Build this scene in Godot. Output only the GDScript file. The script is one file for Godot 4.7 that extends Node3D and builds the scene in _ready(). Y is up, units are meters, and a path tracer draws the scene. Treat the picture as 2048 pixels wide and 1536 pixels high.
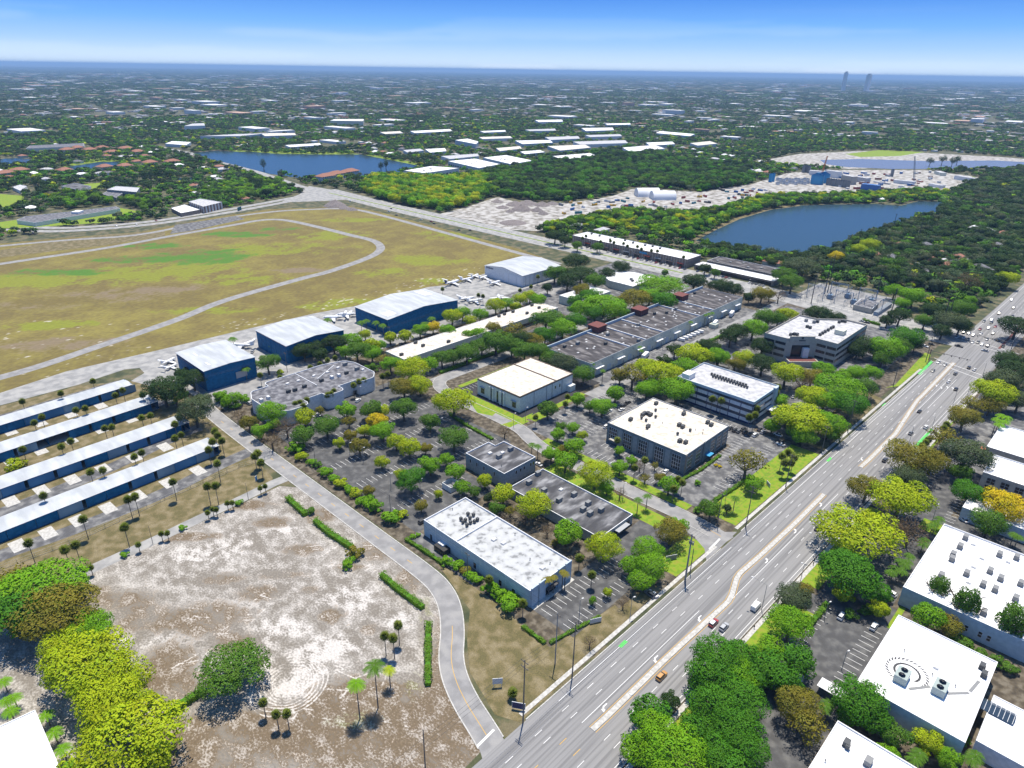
extends Node3D
# An industrial park beside an airfield, seen from the air. x runs along the wide road, -z towards the airfield.
const FOCAL := 1360.0
const EYE := 178.0
var eye_basis := Basis(Vector3(0.695485, 0.014071, 0.718402), Vector3(0.292318, 0.907791, -0.300774), Vector3(-0.656392, 0.419186, 0.627243))
var names := {}
var cubes := BoxMesh.new()
var mats := {}
var rng := RandomNumberGenerator.new()

func ray(px: float, py: float) -> Vector3:
	return eye_basis * Vector3(px - 1024.0, 768.0 - py, -FOCAL)

func g(px: float, py: float, h := 0.0) -> Vector3:
	var d := ray(px, py)
	var t := (h - EYE) / d.y
	return Vector3(d.x * t, h, d.z * t)

func g2(px: float, py: float, h := 0.0) -> Vector2:
	var p := g(px, py, h)
	return Vector2(p.x, p.z)

func gl(flat: Array, h := 0.0) -> PackedVector2Array:
	var r := PackedVector2Array()
	for i in flat.size() / 2:
		r.append(g2(flat[2 * i], flat[2 * i + 1], h))
	return r

func xz(flat: Array) -> PackedVector2Array:
	var r := PackedVector2Array()
	for i in flat.size() / 2:
		r.append(Vector2(flat[2 * i], flat[2 * i + 1]))
	return r

func rect(x0, x1, z0, z1) -> PackedVector2Array:
	return PackedVector2Array([Vector2(x0, z0), Vector2(x1, z0), Vector2(x1, z1), Vector2(x0, z1)])

# ---------- names, tags
func numbered(called: String) -> String:
	var n: int = names.get(called, 0)
	names[called] = n + 1
	return called if n == 0 else "%s_%03d" % [called, n]

func thing(called: String, label: String, category: String, at: Vector3, turn := 0.0, group := "") -> Node3D:
	var o := Node3D.new()
	o.name = numbered(called)
	add_child(o)
	o.position = at
	o.rotation.y = turn
	o.set_meta("label", label)
	o.set_meta("category", category)
	if group: o.set_meta("group", group)
	return o

func setting(called: String, mesh: Mesh, m: Material, y := 0.0) -> MeshInstance3D:
	var o := MeshInstance3D.new()
	o.name = numbered(called)
	o.mesh = mesh
	o.material_override = m
	o.position.y = y
	add_child(o)
	o.set_meta("kind", "structure")
	return o

func part(parent: Node3D, called: String, mesh: Mesh, m: Material, at := Vector3.ZERO, size := Vector3.ONE, turn := 0.0) -> MeshInstance3D:
	var o := MeshInstance3D.new()
	o.name = called
	o.mesh = mesh
	o.material_override = m
	o.transform = Transform3D(Basis(Vector3.UP, turn) * Basis.from_scale(size), at)
	parent.add_child(o, true)
	return o

func box(parent: Node3D, called: String, m: Material, at: Vector3, size: Vector3, turn := 0.0) -> MeshInstance3D:
	return part(parent, called, cubes, m, at, size, turn)

func copy(o: Node3D, at: Vector3, turn: float, label: String, group := "") -> Node3D:
	var c: Node3D = o.duplicate()
	c.name = numbered(String(o.get_meta("base")))
	add_child(c)
	c.position = at
	c.rotation.y = turn
	c.set_meta("label", label)
	if group: c.set_meta("group", group)
	return c

# ---------- materials and textures
func lin(r: float, gg: float, b: float) -> Color:
	return Color(r, gg, b).linear_to_srgb()

func mat(key: String, c: Color, rough := 0.85, metal := 0.0) -> StandardMaterial3D:
	if not mats.has(key):
		var m := StandardMaterial3D.new()
		m.resource_name = key
		m.albedo_color = c
		m.roughness = rough
		m.metallic = metal
		mats[key] = m
	return mats[key]

func noise_map(stops: Array, freq: float, seed_: int, grain := 0.12, size := 512, octaves := 5, sx := 1, sy := 1) -> ImageTexture:
	# stops: [[value, linear colour], ...]; a broad pattern of stains and patches with fine grain over it
	var n := FastNoiseLite.new()
	n.seed = seed_
	n.noise_type = FastNoiseLite.TYPE_SIMPLEX
	n.frequency = freq
	n.fractal_octaves = octaves
	var img := n.get_seamless_image(size / sx, size / sy)
	img.resize(size, size, Image.INTERPOLATE_CUBIC)
	var fine := FastNoiseLite.new()
	fine.seed = seed_ + 7
	fine.frequency = 0.25
	fine.fractal_octaves = 2
	var img2 := fine.get_seamless_image(size, size)
	var a := img.get_data()
	var b := img2.get_data()
	var ramp := []
	for i in 256:
		var v := i / 255.0
		var c: Color = stops[0][1]
		for k in stops.size() - 1:
			if v >= stops[k][0]:
				c = (stops[k][1] as Color).lerp(stops[k + 1][1], clampf((v - stops[k][0]) / (stops[k + 1][0] - stops[k][0]), 0, 1))
		ramp.append(c)
	var out := PackedByteArray()
	out.resize(size * size * 3)
	var lut := PackedByteArray()
	lut.resize(256 * 256 * 3)
	for i in 256:
		for j in 256:
			var k := 1.0 + grain * (j / 127.5 - 1.0)
			var c: Color = ramp[i]
			var s := Color(clampf(c.r * k, 0, 1), clampf(c.g * k, 0, 1), clampf(c.b * k, 0, 1)).linear_to_srgb()
			var o := (i * 256 + j) * 3
			lut[o] = int(s.r * 255.0); lut[o + 1] = int(s.g * 255.0); lut[o + 2] = int(s.b * 255.0)
	for i in size * size:
		var o := (a[i] * 256 + b[i]) * 3
		out[i * 3] = lut[o]; out[i * 3 + 1] = lut[o + 1]; out[i * 3 + 2] = lut[o + 2]
	return ImageTexture.create_from_image(Image.create_from_data(size, size, false, Image.FORMAT_RGB8, out))

func tmat(key: String, t: ImageTexture, metres: float, rough := 0.9, bump := 0.0) -> StandardMaterial3D:
	var m := StandardMaterial3D.new()
	m.resource_name = key
	m.albedo_texture = t
	m.roughness = rough
	m.uv1_triplanar = true
	m.uv1_world_triplanar = true
	m.uv1_scale = Vector3.ONE / metres
	m.uv1_offset = Vector3(0.37, 0.37, 0.37)
	mats[key] = m
	return m

func nmat(key: String, stops: Array, metres: float, freq: float, seed_: int, grain := 0.12, rough := 0.9, sx := 1, sy := 1) -> StandardMaterial3D:
	return tmat(key, noise_map(stops, freq, seed_, grain, 512, 5, sx, sy), metres, rough)

# ---------- flat shapes
func sheet_mesh(poly: PackedVector2Array, uv_origin := Vector2.ZERO, uv_size := Vector2(10, 10)) -> ArrayMesh:
	var idx := Geometry2D.triangulate_polygon(poly)
	var v := PackedVector3Array()
	var n := PackedVector3Array()
	var uv := PackedVector2Array()
	for i in poly.size():
		v.append(Vector3(poly[i].x, 0, poly[i].y))
		n.append(Vector3.UP)
		uv.append((poly[i] - uv_origin) / uv_size)
	for t in range(0, idx.size(), 3):
		var a := poly[idx[t]]; var b := poly[idx[t + 1]]; var c := poly[idx[t + 2]]
		if (b - a).cross(c - a) < 0.0:
			var s := idx[t + 1]; idx[t + 1] = idx[t + 2]; idx[t + 2] = s
	var arr := []
	arr.resize(Mesh.ARRAY_MAX)
	arr[Mesh.ARRAY_VERTEX] = v; arr[Mesh.ARRAY_NORMAL] = n; arr[Mesh.ARRAY_TEX_UV] = uv; arr[Mesh.ARRAY_INDEX] = idx
	var m := ArrayMesh.new()
	m.add_surface_from_arrays(Mesh.PRIMITIVE_TRIANGLES, arr)
	return m

func patch(called: String, poly: PackedVector2Array, y: float, m: Material) -> MeshInstance3D:
	return setting(called, sheet_mesh(poly), m, y)

func smooth_line(p: PackedVector2Array, step := 6.0) -> PackedVector2Array:
	var c := Curve2D.new()
	for i in p.size():
		var a := p[maxi(i - 1, 0)]; var b := p[mini(i + 1, p.size() - 1)]
		var t := (b - a) / 6.0
		c.add_point(p[i], -t, t)
	c.bake_interval = step
	return c.get_baked_points()

func offset_line(p: PackedVector2Array, d: float) -> PackedVector2Array:
	var r := PackedVector2Array()
	for i in p.size():
		var t := (p[mini(i + 1, p.size() - 1)] - p[maxi(i - 1, 0)]).normalized()
		r.append(p[i] + Vector2(-t.y, t.x) * d)
	return r

func band(p: PackedVector2Array, w0: float, w1: float) -> PackedVector2Array:
	# outline of the band between two offsets of a line
	var a := offset_line(p, w0)
	var b := offset_line(p, w1)
	b.reverse()
	a.append_array(b)
	return a

func prism(poly: PackedVector2Array, y0: float, y1: float, st: SurfaceTool, top := true, inward := false) -> void:
	# walls round a polygon (and its top), flat shaded
	var area := 0.0
	for i in poly.size():
		area += poly[i].cross(poly[(i + 1) % poly.size()])
	for i in poly.size():
		var a := poly[i]; var b := poly[(i + 1) % poly.size()]
		if (area < 0) != inward:
			var s := a; a = b; b = s
		# seen from outside: a on the left hand when x runs right and z towards the viewer
		var n := Vector3((b - a).y, 0, -(b - a).x).normalized()
		st.set_normal(n)
		var A := Vector3(a.x, y0, a.y); var B := Vector3(b.x, y0, b.y); var C := Vector3(b.x, y1, b.y); var D := Vector3(a.x, y1, a.y)
		for q in [A, B, C, A, C, D]:
			st.add_vertex(q)
	if top:
		var idx := Geometry2D.triangulate_polygon(poly)
		st.set_normal(Vector3.UP)
		for t in range(0, idx.size(), 3):
			var a := poly[idx[t]]; var b := poly[idx[t + 1]]; var c := poly[idx[t + 2]]
			var tri := [a, b, c] if (b - a).cross(c - a) > 0.0 else [a, c, b]
			for q in tri:
				st.add_vertex(Vector3(q.x, y1, q.y))

func facing(v: PackedVector3Array, n: PackedVector3Array, c: PackedColorArray) -> ArrayMesh:
	# turns every triangle so that it faces the way its normal points
	for t in range(0, v.size(), 3):
		if (v[t + 1] - v[t]).cross(v[t + 2] - v[t]).dot(n[t]) > 0.0:
			var p := v[t + 1]; v[t + 1] = v[t + 2]; v[t + 2] = p
			var q := n[t + 1]; n[t + 1] = n[t + 2]; n[t + 2] = q
	var arr := []
	arr.resize(Mesh.ARRAY_MAX)
	arr[Mesh.ARRAY_VERTEX] = v; arr[Mesh.ARRAY_NORMAL] = n
	if c.size() == v.size(): arr[Mesh.ARRAY_COLOR] = c
	var m := ArrayMesh.new()
	m.add_surface_from_arrays(Mesh.PRIMITIVE_TRIANGLES, arr)
	return m

func done(st: SurfaceTool) -> ArrayMesh:
	st.deindex()
	var arr := st.commit_to_arrays()
	return facing(arr[Mesh.ARRAY_VERTEX], arr[Mesh.ARRAY_NORMAL], PackedColorArray())

func begin() -> SurfaceTool:
	var st := SurfaceTool.new()
	st.begin(Mesh.PRIMITIVE_TRIANGLES)
	return st

func slab(poly: PackedVector2Array, y0: float, y1: float) -> ArrayMesh:
	var st := begin()
	prism(poly, y0, y1, st)
	return done(st)

func tube(st: SurfaceTool, a: Vector3, b: Vector3, r0: float, r1: float, sides := 6) -> void:
	var d := (b - a).normalized()
	var u := d.cross(Vector3.RIGHT if absf(d.x) < 0.8 else Vector3.UP).normalized()
	var w := d.cross(u)
	for i in sides:
		var t0 := TAU * i / sides; var t1 := TAU * (i + 1) / sides
		var n0 := u * cos(t0) + w * sin(t0); var n1 := u * cos(t1) + w * sin(t1)
		var q := [[a + n0 * r0, n0], [b + n0 * r1, n0], [b + n1 * r1, n1], [a + n0 * r0, n0], [b + n1 * r1, n1], [a + n1 * r0, n1]]
		for k in q:
			st.set_normal(k[1]); st.add_vertex(k[0])
	for i in sides - 2:
		st.set_normal(d)
		for k in [0, i + 1, i + 2]:
			var t: float = TAU * k / sides
			st.add_vertex(b + (u * cos(t) + w * sin(t)) * r1)

func add_box(st: SurfaceTool, c: Vector3, s: Vector3, turn := 0.0) -> void:
	var t := Transform3D(Basis(Vector3.UP, turn) * Basis.from_scale(s), c)
	st.append_from(cubes, 0, t)

# ---------- camera, sky, sun
func make_light() -> void:
	var cam := Camera3D.new()
	cam.name = "camera"
	cam.fov = 58.9073
	cam.near = 1.0
	cam.far = 200000.0
	cam.transform = Transform3D(eye_basis, Vector3(0, EYE, 0))
	add_child(cam)
	cam.current = true
	var env := Environment.new()
	env.background_mode = Environment.BG_SKY
	env.tonemap_mode = Environment.TONE_MAPPER_LINEAR
	env.tonemap_exposure = 1.36
	env.sdfgi_enabled = true
	env.ssao_enabled = true
	env.ssil_enabled = true
	env.fog_enabled = true
	env.fog_density = 0.000055
	env.fog_light_color = Color(0.66, 0.82, 1.0)
	var sky := Sky.new()
	var sm := PanoramaSkyMaterial.new()
	sm.panorama = sky_picture()
	sky.sky_material = sm
	env.sky = sky
	env.background_energy_multiplier = 1.0
	var we := WorldEnvironment.new()
	we.name = "environment"
	we.environment = env
	add_child(we)
	var sun := DirectionalLight3D.new()
	sun.name = "sun"
	var el := deg_to_rad(74.0)
	var towards := Vector3(-0.84 * cos(el), -sin(el), 0.54 * cos(el)).normalized()
	sun.transform = Transform3D(Basis.looking_at(towards, Vector3(0, 0, 1)), Vector3(0, 400, 0))
	sun.light_energy = 1.6
	sun.light_color = Color(1.0, 0.965, 0.9)
	sun.light_angular_distance = 0.5
	sun.shadow_enabled = true
	add_child(sun)

func sky_picture() -> ImageTexture:
	var w := 2048
	var h := 1024
	var img := Image.create(w, h, false, Image.FORMAT_RGBF)
	var stops := [[-90.0, Color(0.5, 0.6, 0.7)], [-0.5, Color(0.57, 0.69, 0.81)], [0.2, Color(0.57, 0.69, 0.81)], [1.7, Color(0.31, 0.5, 0.8)], [3.0, Color(0.16, 0.38, 0.78)], [6.0, Color(0.025, 0.16, 0.62)], [12.0, Color(0.05, 0.17, 0.5)], [40.0, Color(0.1, 0.22, 0.48)], [90.0, Color(0.12, 0.23, 0.46)]]
	var wisps := FastNoiseLite.new()
	wisps.seed = 5
	wisps.frequency = 0.012
	wisps.fractal_octaves = 5
	for y in h:
		var e := 90.0 - 180.0 * (y + 0.5) / h
		var c: Color = stops[0][1]
		for k in stops.size() - 1:
			if e >= stops[k][0]:
				c = (stops[k][1] as Color).lerp(stops[k + 1][1], clampf((e - stops[k][0]) / (stops[k + 1][0] - stops[k][0]), 0, 1))
		img.fill_rect(Rect2i(0, y, w, 1), c)
		if e > 0.0 and e < 7.0:
			for x in w:
				# thin streaks of high cloud and a bank of low cloud near the horizon
				var ang := TAU * x / w
				var v := wisps.get_noise_3d(cos(ang) * 130.0, y * 7.0, sin(ang) * 130.0)
				var k := clampf((v - 0.12) * 0.8, 0, 0.08) * clampf(e / 0.8, 0, 1) * clampf((4.2 - e) / 1.6, 0, 1)
				var v2 := wisps.get_noise_3d(cos(ang) * 330.0 + 900.0, y * 2.4, sin(ang) * 330.0)
				var lim := 1.1 * clampf(v2 * 2.4, 0, 1)
				var k2 := clampf((lim * 0.35 - e) * 2.0, 0, 0.3)
				if k > 0.0 or k2 > 0.0:
					img.set_pixel(x, y, c.lerp(Color(0.93, 0.96, 1.0), maxf(k, k2)))
	return ImageTexture.create_from_image(img)

# ---------- the large painted grounds: each texel stands at a place in the world
class Ground:
	var x0: float; var z0: float; var w: float; var d: float; var n: int
	var layers := {}
	func _init(a: float, b: float, c: float, e: float, k: int) -> void:
		x0 = a; z0 = b; w = c; d = e; n = k
	func layer(called: String) -> PackedFloat32Array:
		if not layers.has(called):
			var f := PackedFloat32Array()
			f.resize(n * n)
			layers[called] = f
		return layers[called]
	func blob(called: String, p: Vector2, rx: float, rz: float, much := 1.0, turn := 0.0) -> void:
		var f := layer(called)
		var r := maxf(rx, rz)
		for j in range(maxi(0, int((p.y - r - z0) / d * n)), mini(n, int((p.y + r - z0) / d * n) + 1)):
			for i in range(maxi(0, int((p.x - r - x0) / w * n)), mini(n, int((p.x + r - x0) / w * n) + 1)):
				var q := (Vector2(x0 + (i + 0.5) / n * w, z0 + (j + 0.5) / n * d) - p).rotated(-turn)
				var k := 1.0 - sqrt(q.x * q.x / (rx * rx) + q.y * q.y / (rz * rz))
				if k > 0.0:
					f[j * n + i] = minf(1.5, f[j * n + i] + much * minf(1.0, k * 1.8))
		layers[called] = f
	func stroke(called: String, line: PackedVector2Array, wide: float, much := 1.0) -> void:
		var f := layer(called)
		for s in line.size() - 1:
			var a := line[s]; var b := line[s + 1]
			var lo := a.min(b) - Vector2.ONE * wide
			var hi := a.max(b) + Vector2.ONE * wide
			for j in range(maxi(0, int((lo.y - z0) / d * n)), mini(n, int((hi.y - z0) / d * n) + 1)):
				for i in range(maxi(0, int((lo.x - x0) / w * n)), mini(n, int((hi.x - x0) / w * n) + 1)):
					var q := Vector2(x0 + (i + 0.5) / n * w, z0 + (j + 0.5) / n * d)
					var e := Geometry2D.get_closest_point_to_segment(q, a, b).distance_to(q)
					if e < wide:
						f[j * n + i] = maxf(f[j * n + i], much * (1.0 - e / wide))
		layers[called] = f

func noise_field(n: int, freq: float, seed_: int, octaves := 5) -> PackedByteArray:
	var f := FastNoiseLite.new()
	f.seed = seed_
	f.frequency = freq
	f.fractal_octaves = octaves
	var img := f.get_image(n, n, false, false, true)
	return img.get_data()

func ground_material(key: String, gr: Ground, stack: Array, base: Array, grain: float, seed_: int, fleck := Color.BLACK) -> StandardMaterial3D:
	# base: [colour a, colour b]; stack: [layer, colour, threshold, softness]; edges are broken up by noise
	var n := gr.n
	var coarse := noise_field(n, 6.0 / n, seed_)
	var mid := noise_field(n, 26.0 / n, seed_ + 1)
	var fine := noise_field(n, 170.0 / n, seed_ + 2, 3)
	var speck := noise_field(n, 420.0 / n, seed_ + 3, 2)
	var out := PackedByteArray()
	out.resize(n * n * 3)
	var fl := []
	for s in stack:
		fl.append(gr.layer(s[0]))
	for i in n * n:
		var nz := (coarse[i] * 0.3 + mid[i] * 0.45 + fine[i] * 0.25) / 255.0
		var c: Color = (base[0] as Color).lerp(base[1], clampf((nz - 0.35) * 3.0, 0, 1))
		for k in stack.size():
			var v: float = fl[k][i]
			if v > 0.0:
				var a := clampf((v + (nz - 0.5) * 3.6 - stack[k][2]) / stack[k][3], 0, 1)
				c = c.lerp(stack[k][1], a)
		if fleck != Color.BLACK:
			c = c.lerp(fleck, clampf((fine[i] / 255.0 * 0.5 + speck[i] / 255.0 * 0.5 + (mid[i] / 255.0 - 0.5) * 0.6 - 0.56) * 3.0, 0, 0.6))
		var gk := 1.0 + grain * (fine[i] / 127.5 - 1.0)
		c = Color(clampf(c.r * gk, 0, 1), clampf(c.g * gk, 0, 1), clampf(c.b * gk, 0, 1)).linear_to_srgb()
		out[i * 3] = int(c.r * 255.0); out[i * 3 + 1] = int(c.g * 255.0); out[i * 3 + 2] = int(c.b * 255.0)
	var m := StandardMaterial3D.new()
	m.resource_name = key
	m.albedo_texture = ImageTexture.create_from_image(Image.create_from_data(n, n, false, Image.FORMAT_RGB8, out))
	m.roughness = 0.95
	m.texture_repeat = false
	mats[key] = m
	return m

func make_materials() -> void:
	var L := func(a, b, c): return Color(a, b, c)
	nmat("land", [[0.2, L.call(0.035, 0.045, 0.018)], [0.5, L.call(0.07, 0.075, 0.03)], [0.75, L.call(0.13, 0.11, 0.06)]], 90.0, 0.012, 3, 0.25)
	nmat("park_soil", [[0.25, L.call(0.05, 0.04, 0.026)], [0.5, L.call(0.085, 0.068, 0.045)], [0.78, L.call(0.14, 0.12, 0.09)]], 45.0, 0.02, 11, 0.15)
	nmat("dry_grass", [[0.25, L.call(0.1, 0.085, 0.03)], [0.5, L.call(0.14, 0.112, 0.048)], [0.8, L.call(0.19, 0.155, 0.085)]], 75.0, 0.02, 12, 0.34)
	nmat("lawn", [[0.25, L.call(0.12, 0.21, 0.004)], [0.5, L.call(0.17, 0.26, 0.005)], [0.8, L.call(0.21, 0.22, 0.02)]], 40.0, 0.02, 13, 0.2)
	nmat("asphalt_dark", [[0.3, L.call(0.058, 0.058, 0.06)], [0.55, L.call(0.078, 0.078, 0.08)], [0.85, L.call(0.115, 0.114, 0.112)]], 36.0, 0.012, 14, 0.12)
	nmat("asphalt_new", [[0.3, L.call(0.02, 0.02, 0.023)], [0.7, L.call(0.03, 0.03, 0.034)]], 36.0, 0.012, 15, 0.1)
	nmat("asphalt_mid", [[0.25, L.call(0.075, 0.075, 0.08)], [0.5, L.call(0.11, 0.11, 0.115)], [0.8, L.call(0.19, 0.188, 0.185)]], 40.0, 0.012, 16, 0.12)
	nmat("asphalt_pale", [[0.25, L.call(0.2, 0.198, 0.2)], [0.5, L.call(0.235, 0.232, 0.235)], [0.8, L.call(0.27, 0.265, 0.262)]], 50.0, 0.012, 17, 0.08)
	nmat("apron", [[0.25, L.call(0.22, 0.22, 0.22)], [0.5, L.call(0.27, 0.268, 0.265)], [0.8, L.call(0.33, 0.325, 0.315)]], 60.0, 0.012, 18, 0.08)
	nmat("concrete", [[0.25, L.call(0.36, 0.35, 0.33)], [0.75, L.call(0.48, 0.47, 0.45)]], 18.0, 0.02, 19, 0.1)
	nmat("quarry", [[0.25, L.call(0.17, 0.155, 0.13)], [0.45, L.call(0.3, 0.285, 0.265)], [0.8, L.call(0.42, 0.41, 0.395)]], 120.0, 0.015, 20, 0.15)
	nmat("foil", [[0.3, L.call(0.13, 0.115, 0.11)], [0.7, L.call(0.21, 0.18, 0.18)]], 30.0, 0.02, 21, 0.3)
	# the wide road: long streaks along the lanes
	var rm := StandardMaterial3D.new()
	rm.resource_name = "wide_road"
	rm.albedo_texture = noise_map([[0.28, L.call(0.155, 0.153, 0.156)], [0.48, L.call(0.2, 0.198, 0.2)], [0.72, L.call(0.225, 0.222, 0.224)]], 0.02, 23, 0.06, 1024, 4, 16, 1)
	rm.roughness = 0.85
	mats["wide_road"] = rm
	# roofs
	nmat("roof_stained", [[0.16, L.call(0.2, 0.205, 0.21)], [0.36, L.call(0.38, 0.39, 0.395)], [0.7, L.call(0.44, 0.45, 0.46)]], 55.0, 0.02, 31, 0.06)
	nmat("roof_charcoal", [[0.25, L.call(0.045, 0.045, 0.05)], [0.5, L.call(0.085, 0.085, 0.092)], [0.68, L.call(0.17, 0.17, 0.18)], [0.85, L.call(0.26, 0.26, 0.27)]], 48.0, 0.014, 32, 0.1, 0.9, 3, 1)
	nmat("roof_black", [[0.25, L.call(0.04, 0.036, 0.038)], [0.55, L.call(0.068, 0.062, 0.064)], [0.8, L.call(0.16, 0.15, 0.15)]], 44.0, 0.016, 33, 0.15, 0.9, 1, 3)
	nmat("roof_dusk", [[0.2, L.call(0.07, 0.07, 0.08)], [0.5, L.call(0.125, 0.125, 0.14)], [0.8, L.call(0.21, 0.21, 0.225)]], 44.0, 0.016, 34, 0.1)
	nmat("roof_cream", [[0.2, L.call(0.46, 0.41, 0.34)], [0.45, L.call(0.6, 0.55, 0.475)], [0.8, L.call(0.67, 0.63, 0.56)]], 46.0, 0.016, 35, 0.04)
	nmat("roof_white", [[0.2, L.call(0.62, 0.62, 0.63)], [0.45, L.call(0.76, 0.76, 0.77)], [0.8, L.call(0.82, 0.82, 0.82)]], 60.0, 0.016, 36, 0.03)
	nmat("roof_pale", [[0.2, L.call(0.33, 0.33, 0.345)], [0.5, L.call(0.43, 0.43, 0.445)], [0.8, L.call(0.5, 0.5, 0.515)]], 42.0, 0.016, 37, 0.05)
	nmat("roof_metal", [[0.2, L.call(0.36, 0.38, 0.4)], [0.5, L.call(0.42, 0.44, 0.46)], [0.8, L.call(0.48, 0.5, 0.52)]], 50.0, 0.014, 38, 0.04, 0.5, 1, 4)
	nmat("roof_tile", [[0.2, L.call(0.2, 0.08, 0.05)], [0.8, L.call(0.34, 0.17, 0.12)]], 12.0, 0.03, 39, 0.2)
	nmat("wall_blue", [[0.2, L.call(0.004, 0.095, 0.21)], [0.8, L.call(0.008, 0.13, 0.28)]], 30.0, 0.02, 41, 0.05, 0.55)
	nmat("wall_pale_blue", [[0.2, L.call(0.38, 0.45, 0.5)], [0.8, L.call(0.46, 0.53, 0.58)]], 24.0, 0.02, 42, 0.04)
	nmat("wall_white", [[0.2, L.call(0.58, 0.59, 0.6)], [0.8, L.call(0.7, 0.7, 0.7)]], 24.0, 0.02, 43, 0.04)
	nmat("wall_grey", [[0.2, L.call(0.24, 0.26, 0.27)], [0.8, L.call(0.31, 0.33, 0.34)]], 24.0, 0.02, 44, 0.05)
	nmat("wall_slate", [[0.2, L.call(0.14, 0.165, 0.175)], [0.8, L.call(0.19, 0.215, 0.225)]], 24.0, 0.02, 45, 0.05)
	nmat("wall_tan", [[0.2, L.call(0.36, 0.33, 0.28)], [0.8, L.call(0.44, 0.41, 0.35)]], 24.0, 0.02, 46, 0.05)
	nmat("wall_cream", [[0.2, L.call(0.52, 0.53, 0.44)], [0.8, L.call(0.6, 0.61, 0.52)]], 24.0, 0.02, 47, 0.04)
	nmat("wall_brown", [[0.2, L.call(0.2, 0.16, 0.13)], [0.8, L.call(0.28, 0.23, 0.19)]], 24.0, 0.02, 48, 0.05)
	nmat("brick_red", [[0.2, L.call(0.12, 0.035, 0.03)], [0.8, L.call(0.17, 0.06, 0.05)]], 10.0, 0.04, 49, 0.15)
	for k in ["wall_blue"]: (mats[k] as StandardMaterial3D).metallic_specular = 0.2
	mat("navy", lin(0.006, 0.02, 0.1), 0.4)
	mat("glass", lin(0.012, 0.016, 0.022), 0.12)
	mat("glass_blue", lin(0.03, 0.05, 0.08), 0.12)
	mat("frame_white", lin(0.62, 0.63, 0.64), 0.6)
	mat("trim_white", lin(0.66, 0.67, 0.69), 0.7)
	mat("trim_grey", lin(0.32, 0.33, 0.35), 0.7)
	mat("trim_dark", lin(0.05, 0.05, 0.055), 0.7)
	mat("trim_brown", lin(0.2, 0.15, 0.12), 0.8)
	mat("unit_grey", lin(0.19, 0.195, 0.2), 0.6)
	mat("unit_dark", lin(0.05, 0.055, 0.06), 0.6)
	mat("unit_white", lin(0.6, 0.6, 0.6), 0.6)
	mat("unit_green", lin(0.3, 0.36, 0.35), 0.6)
	mat("paint_white", lin(0.62, 0.62, 0.62), 0.7)
	mat("paint_yellow", lin(0.5, 0.3, 0.06), 0.7)
	mat("paint_green", lin(0.08, 0.45, 0.09), 0.7)
	mat("steel", lin(0.28, 0.3, 0.32), 0.5, 0.2)
	mat("steel_blue", lin(0.17, 0.25, 0.36), 0.5, 0.1)
	mat("pole_wood", lin(0.14, 0.125, 0.11), 0.9)
	mat("pole_grey", lin(0.22, 0.23, 0.24), 0.6)
	mat("wire", lin(0.04, 0.04, 0.04), 0.6)
	mat("black", lin(0.012, 0.012, 0.013), 0.6)
	mat("tyre", lin(0.015, 0.015, 0.016), 0.8)
	mat("bark", lin(0.1, 0.085, 0.07), 0.95)
	mat("bark_palm", lin(0.16, 0.14, 0.12), 0.95)
	mat("container_blue", lin(0.02, 0.12, 0.35), 0.6)
	mat("plant_blue", lin(0.03, 0.27, 0.5), 0.5)
	mat("crane_orange", lin(0.6, 0.2, 0.05), 0.6)
	mat("yellow_machine", lin(0.6, 0.34, 0.03), 0.6)
	mat("red_machine", lin(0.3, 0.06, 0.04), 0.6)
	mat("teal_machine", lin(0.02, 0.16, 0.2), 0.6)
	mat("court_green", lin(0.05, 0.16, 0.11), 0.9)
	mat("pool_blue", lin(0.02, 0.2, 0.45), 0.6)
	var water := mat("water", lin(0.03, 0.06, 0.085), 0.22)
	water.metallic_specular = 0.32
	var shallow := mat("water_shallow", lin(0.16, 0.17, 0.2), 0.22)
	shallow.metallic_specular = 0.32
	var greens := {"lime": [0.36, 0.45, 0.008], "bright": [0.165, 0.36, 0.008], "mid": [0.09, 0.2, 0.016], "deep": [0.07, 0.22, 0.009], "dark": [0.036, 0.078, 0.018], "sage": [0.085, 0.12, 0.055], "olive": [0.22, 0.2, 0.022], "yellow": [0.62, 0.48, 0.01], "rust": [0.19, 0.125, 0.07], "palm": [0.15, 0.19, 0.03], "hedge": [0.11, 0.22, 0.014]}
	for k in greens:
		var c: Array = greens[k]
		var m := mat("leaf_" + k, lin(c[0], c[1], c[2]), 0.7)
		m.vertex_color_use_as_albedo = true
		m.metallic_specular = 0.3
		m.backlight_enabled = true
		m.backlight = Color(0.7, 0.75, 0.35)

# ---------- ground, fields, roads
func rz(x: float, z: float) -> Vector2:
	# the wide road runs a little askew to the buildings; z is measured at x = 128
	return Vector2(x, z + 0.0145 * (x - 128.0))

func pxm(px: float, py: float) -> float:
	return (g(px, py) - Vector3(0, EYE, 0)).length() / FOCAL

func road_band(x0: float, x1: float, z0: float, z1: float) -> PackedVector2Array:
	return PackedVector2Array([rz(x0, z0), rz(x1, z0), rz(x1, z1), rz(x0, z1)])

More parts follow.
